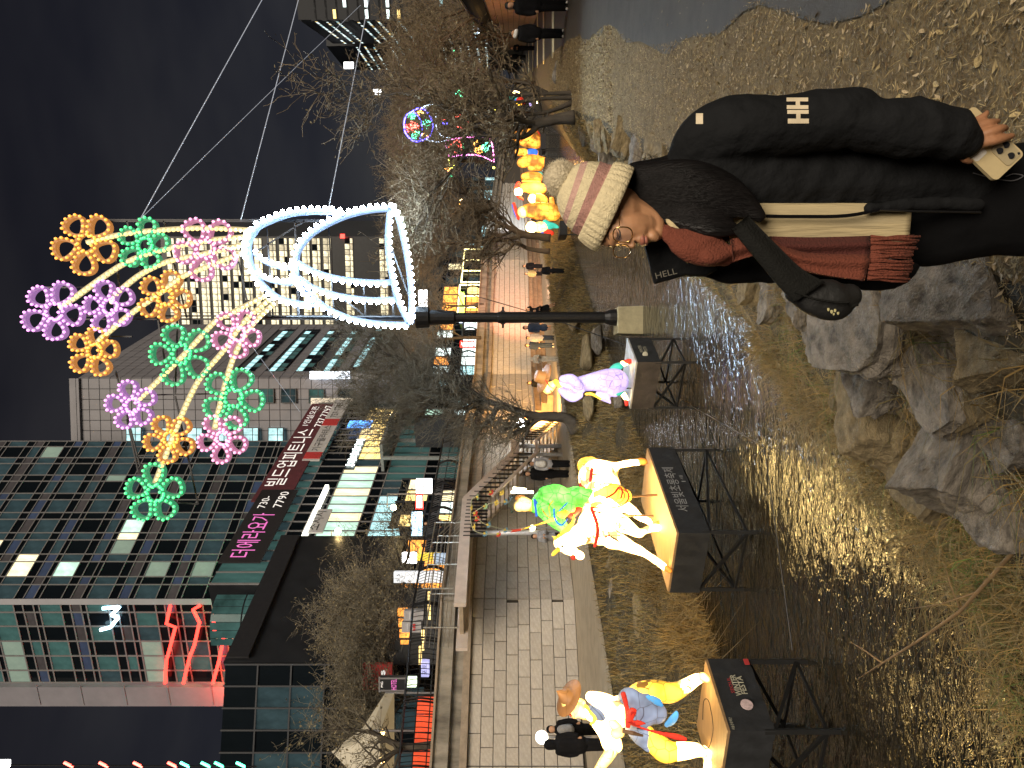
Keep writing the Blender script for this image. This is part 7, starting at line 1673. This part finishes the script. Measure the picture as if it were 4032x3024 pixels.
blades('reeds', 'long withered ochre reeds arching over the far water edge', ps, g.uniform(.25, .75, len(ps)), .9, .005, m_gr, g.choice([1, 1, 0], len(ps)), seed=2, droop=.55)
ps = scatter(24000, 2.5, 13, -3.5, -1.0, lambda x, y, a: patch(x, y, 2.2, -.02), 1.2, 13)
blades('bank_grass', 'tangled brown grass between the rocks of the near bank', ps, g.uniform(.04, .24, len(ps)), 1.1, .0026, m_gr, g.choice([0, 1, 2, 2, 3], len(ps), p=[.34, .34, .17, .10, .05]), seed=3)
ps = scatter(15000, 2.6, 9, -4.0, -3.0, lambda x, y, a: patch(x, y, 1.9, .0), 1, 14, .03)
blades('water_grass', 'thin brown stems leaning over the near water edge', ps, g.uniform(.08, .42, len(ps)), 1.2, .0022, m_gr, g.choice([1, 0, 2], len(ps)), seed=4, droop=.4)
cl = []
for (X, Y, z) in ((3700, 1900, .3), (3820, 1960, .45), (3560, 1780, .35), (3900, 2060, .4), (3800, 2200, .2), (3740, 2120, .15), (3880, 2300, .25), (3950, 2450, .2), (3320, 1420, .65), (3180, 1380, .5), (3960, 2620, .12), (3640, 1640, .55), (3300, 1560, .3), (3120, 1260, .7), (3990, 2780, .1), (3870, 2160, .3)):
    c = G(X, Y, z)
    for _ in range(230): cl.append((c.x + g.normal(0, .14), c.y + g.normal(0, .14), z - .05))
cl = np.array(cl); blades('green_tufts', 'fresh green grass tufts at the foot of the near rocks', cl, g.uniform(.06, .24, len(cl)), .9, .0026, m_gr, g.choice([3, 2, 1, 0], len(cl)), seed=5)
ps = scatter(16000, 12, 34, -3.3, -.9, lambda x, y, a: patch(x, y, 1.1, -.2), 1.2, 15)
blades('bank_grass', 'brown grass on the near bank farther upstream', ps, g.uniform(.05, .22, len(ps)), .9, .006, m_gr, g.choice([0, 1, 2], len(ps)), seed=6)
# ---------------------------------------------------------------- leaf litter on the trodden ground
m_lit = [mat('straw_bit', (.40, .31, .15), .8, scale=5, var=.4), mat('brown_bit', (.13, .085, .04), .85, scale=5, var=.4), mat('pale_leaf', (.46, .36, .22), .75, scale=5, var=.35), mat('tan_bit', (.25, .18, .085), .85, scale=5, var=.4)]
def litter(n, y0, y1, a0, a1, L0, L1, w0, w1, mats_p, seed, ypow=1.0, tilt=.35, fn=None, zo=.008):
    ps = scatter(n, y0, y1, a0, a1, fn, ypow, seed, zo); g = np.random.default_rng(seed + 50); n = len(ps); az = g.uniform(0, 6.283, n); tl = g.normal(0, tilt, n); L = g.uniform(L0, L1, n); w = g.uniform(w0, w1, n)
    u = np.stack([np.cos(az) * np.cos(tl), np.sin(az) * np.cos(tl), np.sin(tl)], 1); r = g.normal(0, .5, n); v = np.stack([-np.sin(az) * np.cos(r), np.cos(az) * np.cos(r), np.sin(r)], 1)
    c = ps + np.array([0, 0, 1.0]) * (np.abs(np.sin(tl)) * L * .5 + g.uniform(0, .012, n))[:, None]; L = L[:, None]; w = w[:, None]; k = np.array([0, 0, 1.0]) * w * .35
    V = np.concatenate([c - u * L * .5, c + v * w * .5 - k, c + u * L * .5, c - v * w * .5 - k], 1).reshape(-1, 3); Fc = np.arange(n * 4).reshape(-1, 4)
    return V, Fc, g.choice(4, n, p=mats_p)
parts = [litter(26000, 2.1, 6.5, -.95, 1.3, .012, .055, .0018, .005, [.42, .22, .04, .32], 21, 1.3, .3, lambda x, y, a: a < .42 + noise.noise((y * .7, 1, 1)) * .28 + .03),
         litter(3000, 2.1, 7.5, -.95, 1.3, .022, .05, .009, .018, [.2, .25, .35, .2], 22, 1.3, .2, lambda x, y, a: a < .42 + noise.noise((y * .7, 1, 1)) * .28 + .03),
         litter(26000, 6, 13, -.95, 1.5, .015, .055, .003, .008, [.36, .28, .06, .30], 23, 1.1, .4, lambda x, y, a: a < .45 + .9 * sst(11, 20, y) + .55 * math.exp(-((y - 12.5) / 2.4) ** 2)),
         litter(22000, 12, 32, -.95, 1.9, (.03), .075, .008, .016, [.32, .32, .06, .30], 24, 1.3, .4, lambda x, y, a: a < .45 + .9 * sst(11, 20, y) + .55 * math.exp(-((y - 12.5) / 2.4) ** 2)),
         litter(8000, 2.2, 9, -3.2, -.8, .02, .07, .002, .006, [.35, .3, .05, .3], 25, 1.1, .3), litter(9000, 9, 40, -12.5, -9, .03, .12, .006, .014, [.35, .3, .05, .3], 26, 1.2, .3),
         litter(260, 2.2, 9, .3, 3.4, .015, .05, .004, .014, [.3, .1, .5, .1], 27, 1.0, .1, None, .04)]
V = np.concatenate([p[0] for p in parts]); off = np.cumsum([0] + [len(p[0]) for p in parts[:-1]]); Fc = np.concatenate([p[1] + o for p, o in zip(parts, off)]); mi = np.concatenate([p[2] for p in parts])
tag(npmesh('leaf_litter', V, Fc, m_lit, mi), 'chopped straw, twigs and leaf bits strewn over the ground', kind='stuff')
q = MB(); q.add([(-.5, 0, 0), (-.3, .26, .05), (.05, .34, .08), (.35, .2, .04), (.5, 0, -.02), (.35, -.2, .05), (.05, -.34, .09), (-.3, -.26, .06), (0, 0, -.02)], [(0, 8, 1), (1, 8, 2), (2, 8, 3), (3, 8, 4), (4, 8, 5), (5, 8, 6), (6, 8, 7), (7, 8, 0)])
lo_ = q.build('leaf', m_lit[2], None, True, origin=(0, 0, 0)); lme = lo_.data; bpy.data.objects.remove(lo_); rr = random.Random(12); k = 0
while k < 260:
    y = 2.25 + 5.2 * rr.random() ** 1.3; a = rr.uniform(-.85, .45); x = .42 * y + a
    if (1512 - 0) / F * y < x: continue
    o = bpy.data.objects.new('leaf', lme); link(o, ground); s_ = rr.uniform(.022, .048); o.location = (x, y, hgt(x, y) + .016); o.scale = (s_, s_ * rr.uniform(.6, 1), s_); o.rotation_euler = (rr.gauss(0, .3), rr.gauss(0, .3), rr.uniform(0, 6.28))
    o.material_slots[0].link = 'OBJECT'; o.material_slots[0].material = m_lit[rr.choice([2, 2, 3, 0])]; k += 1
# fallen branch leaning over the water at the lower left
br = empty('fallen_branch', G(3972, 2192, .45), 'long bare branch leaning out over the yellow water reflection', 'branch', None)
def BP(X, Y, z): return G(X, Y, z)
q = MB(); q.tube([BP(4060, 2080, .55), BP(3972, 2192, .5), BP(3783, 2405, .36), BP(3620, 2520, .26), BP(3474, 2611, .16), BP(3375, 2676, .10)], [.014, .012, .011, .009, .007, .004], 7)
q.tube([BP(3474, 2611, .16), BP(3410, 2565, .17), BP(3352, 2529, .18)], [.008, .007, .005], 6); q.tube([BP(3783, 2405, .36), BP(3740, 2300, .42), BP(3720, 2220, .44)], [.006, .004, .002], 5); q.tube([BP(3850, 2330, .4), BP(3700, 2380, .4), BP(3560, 2400, .38)], [.006, .004, .002], 5)
q.build('bough', mat('pale_branch_bark', (.24, .15, .07), .85, scale=8, bump=.5), br, True)
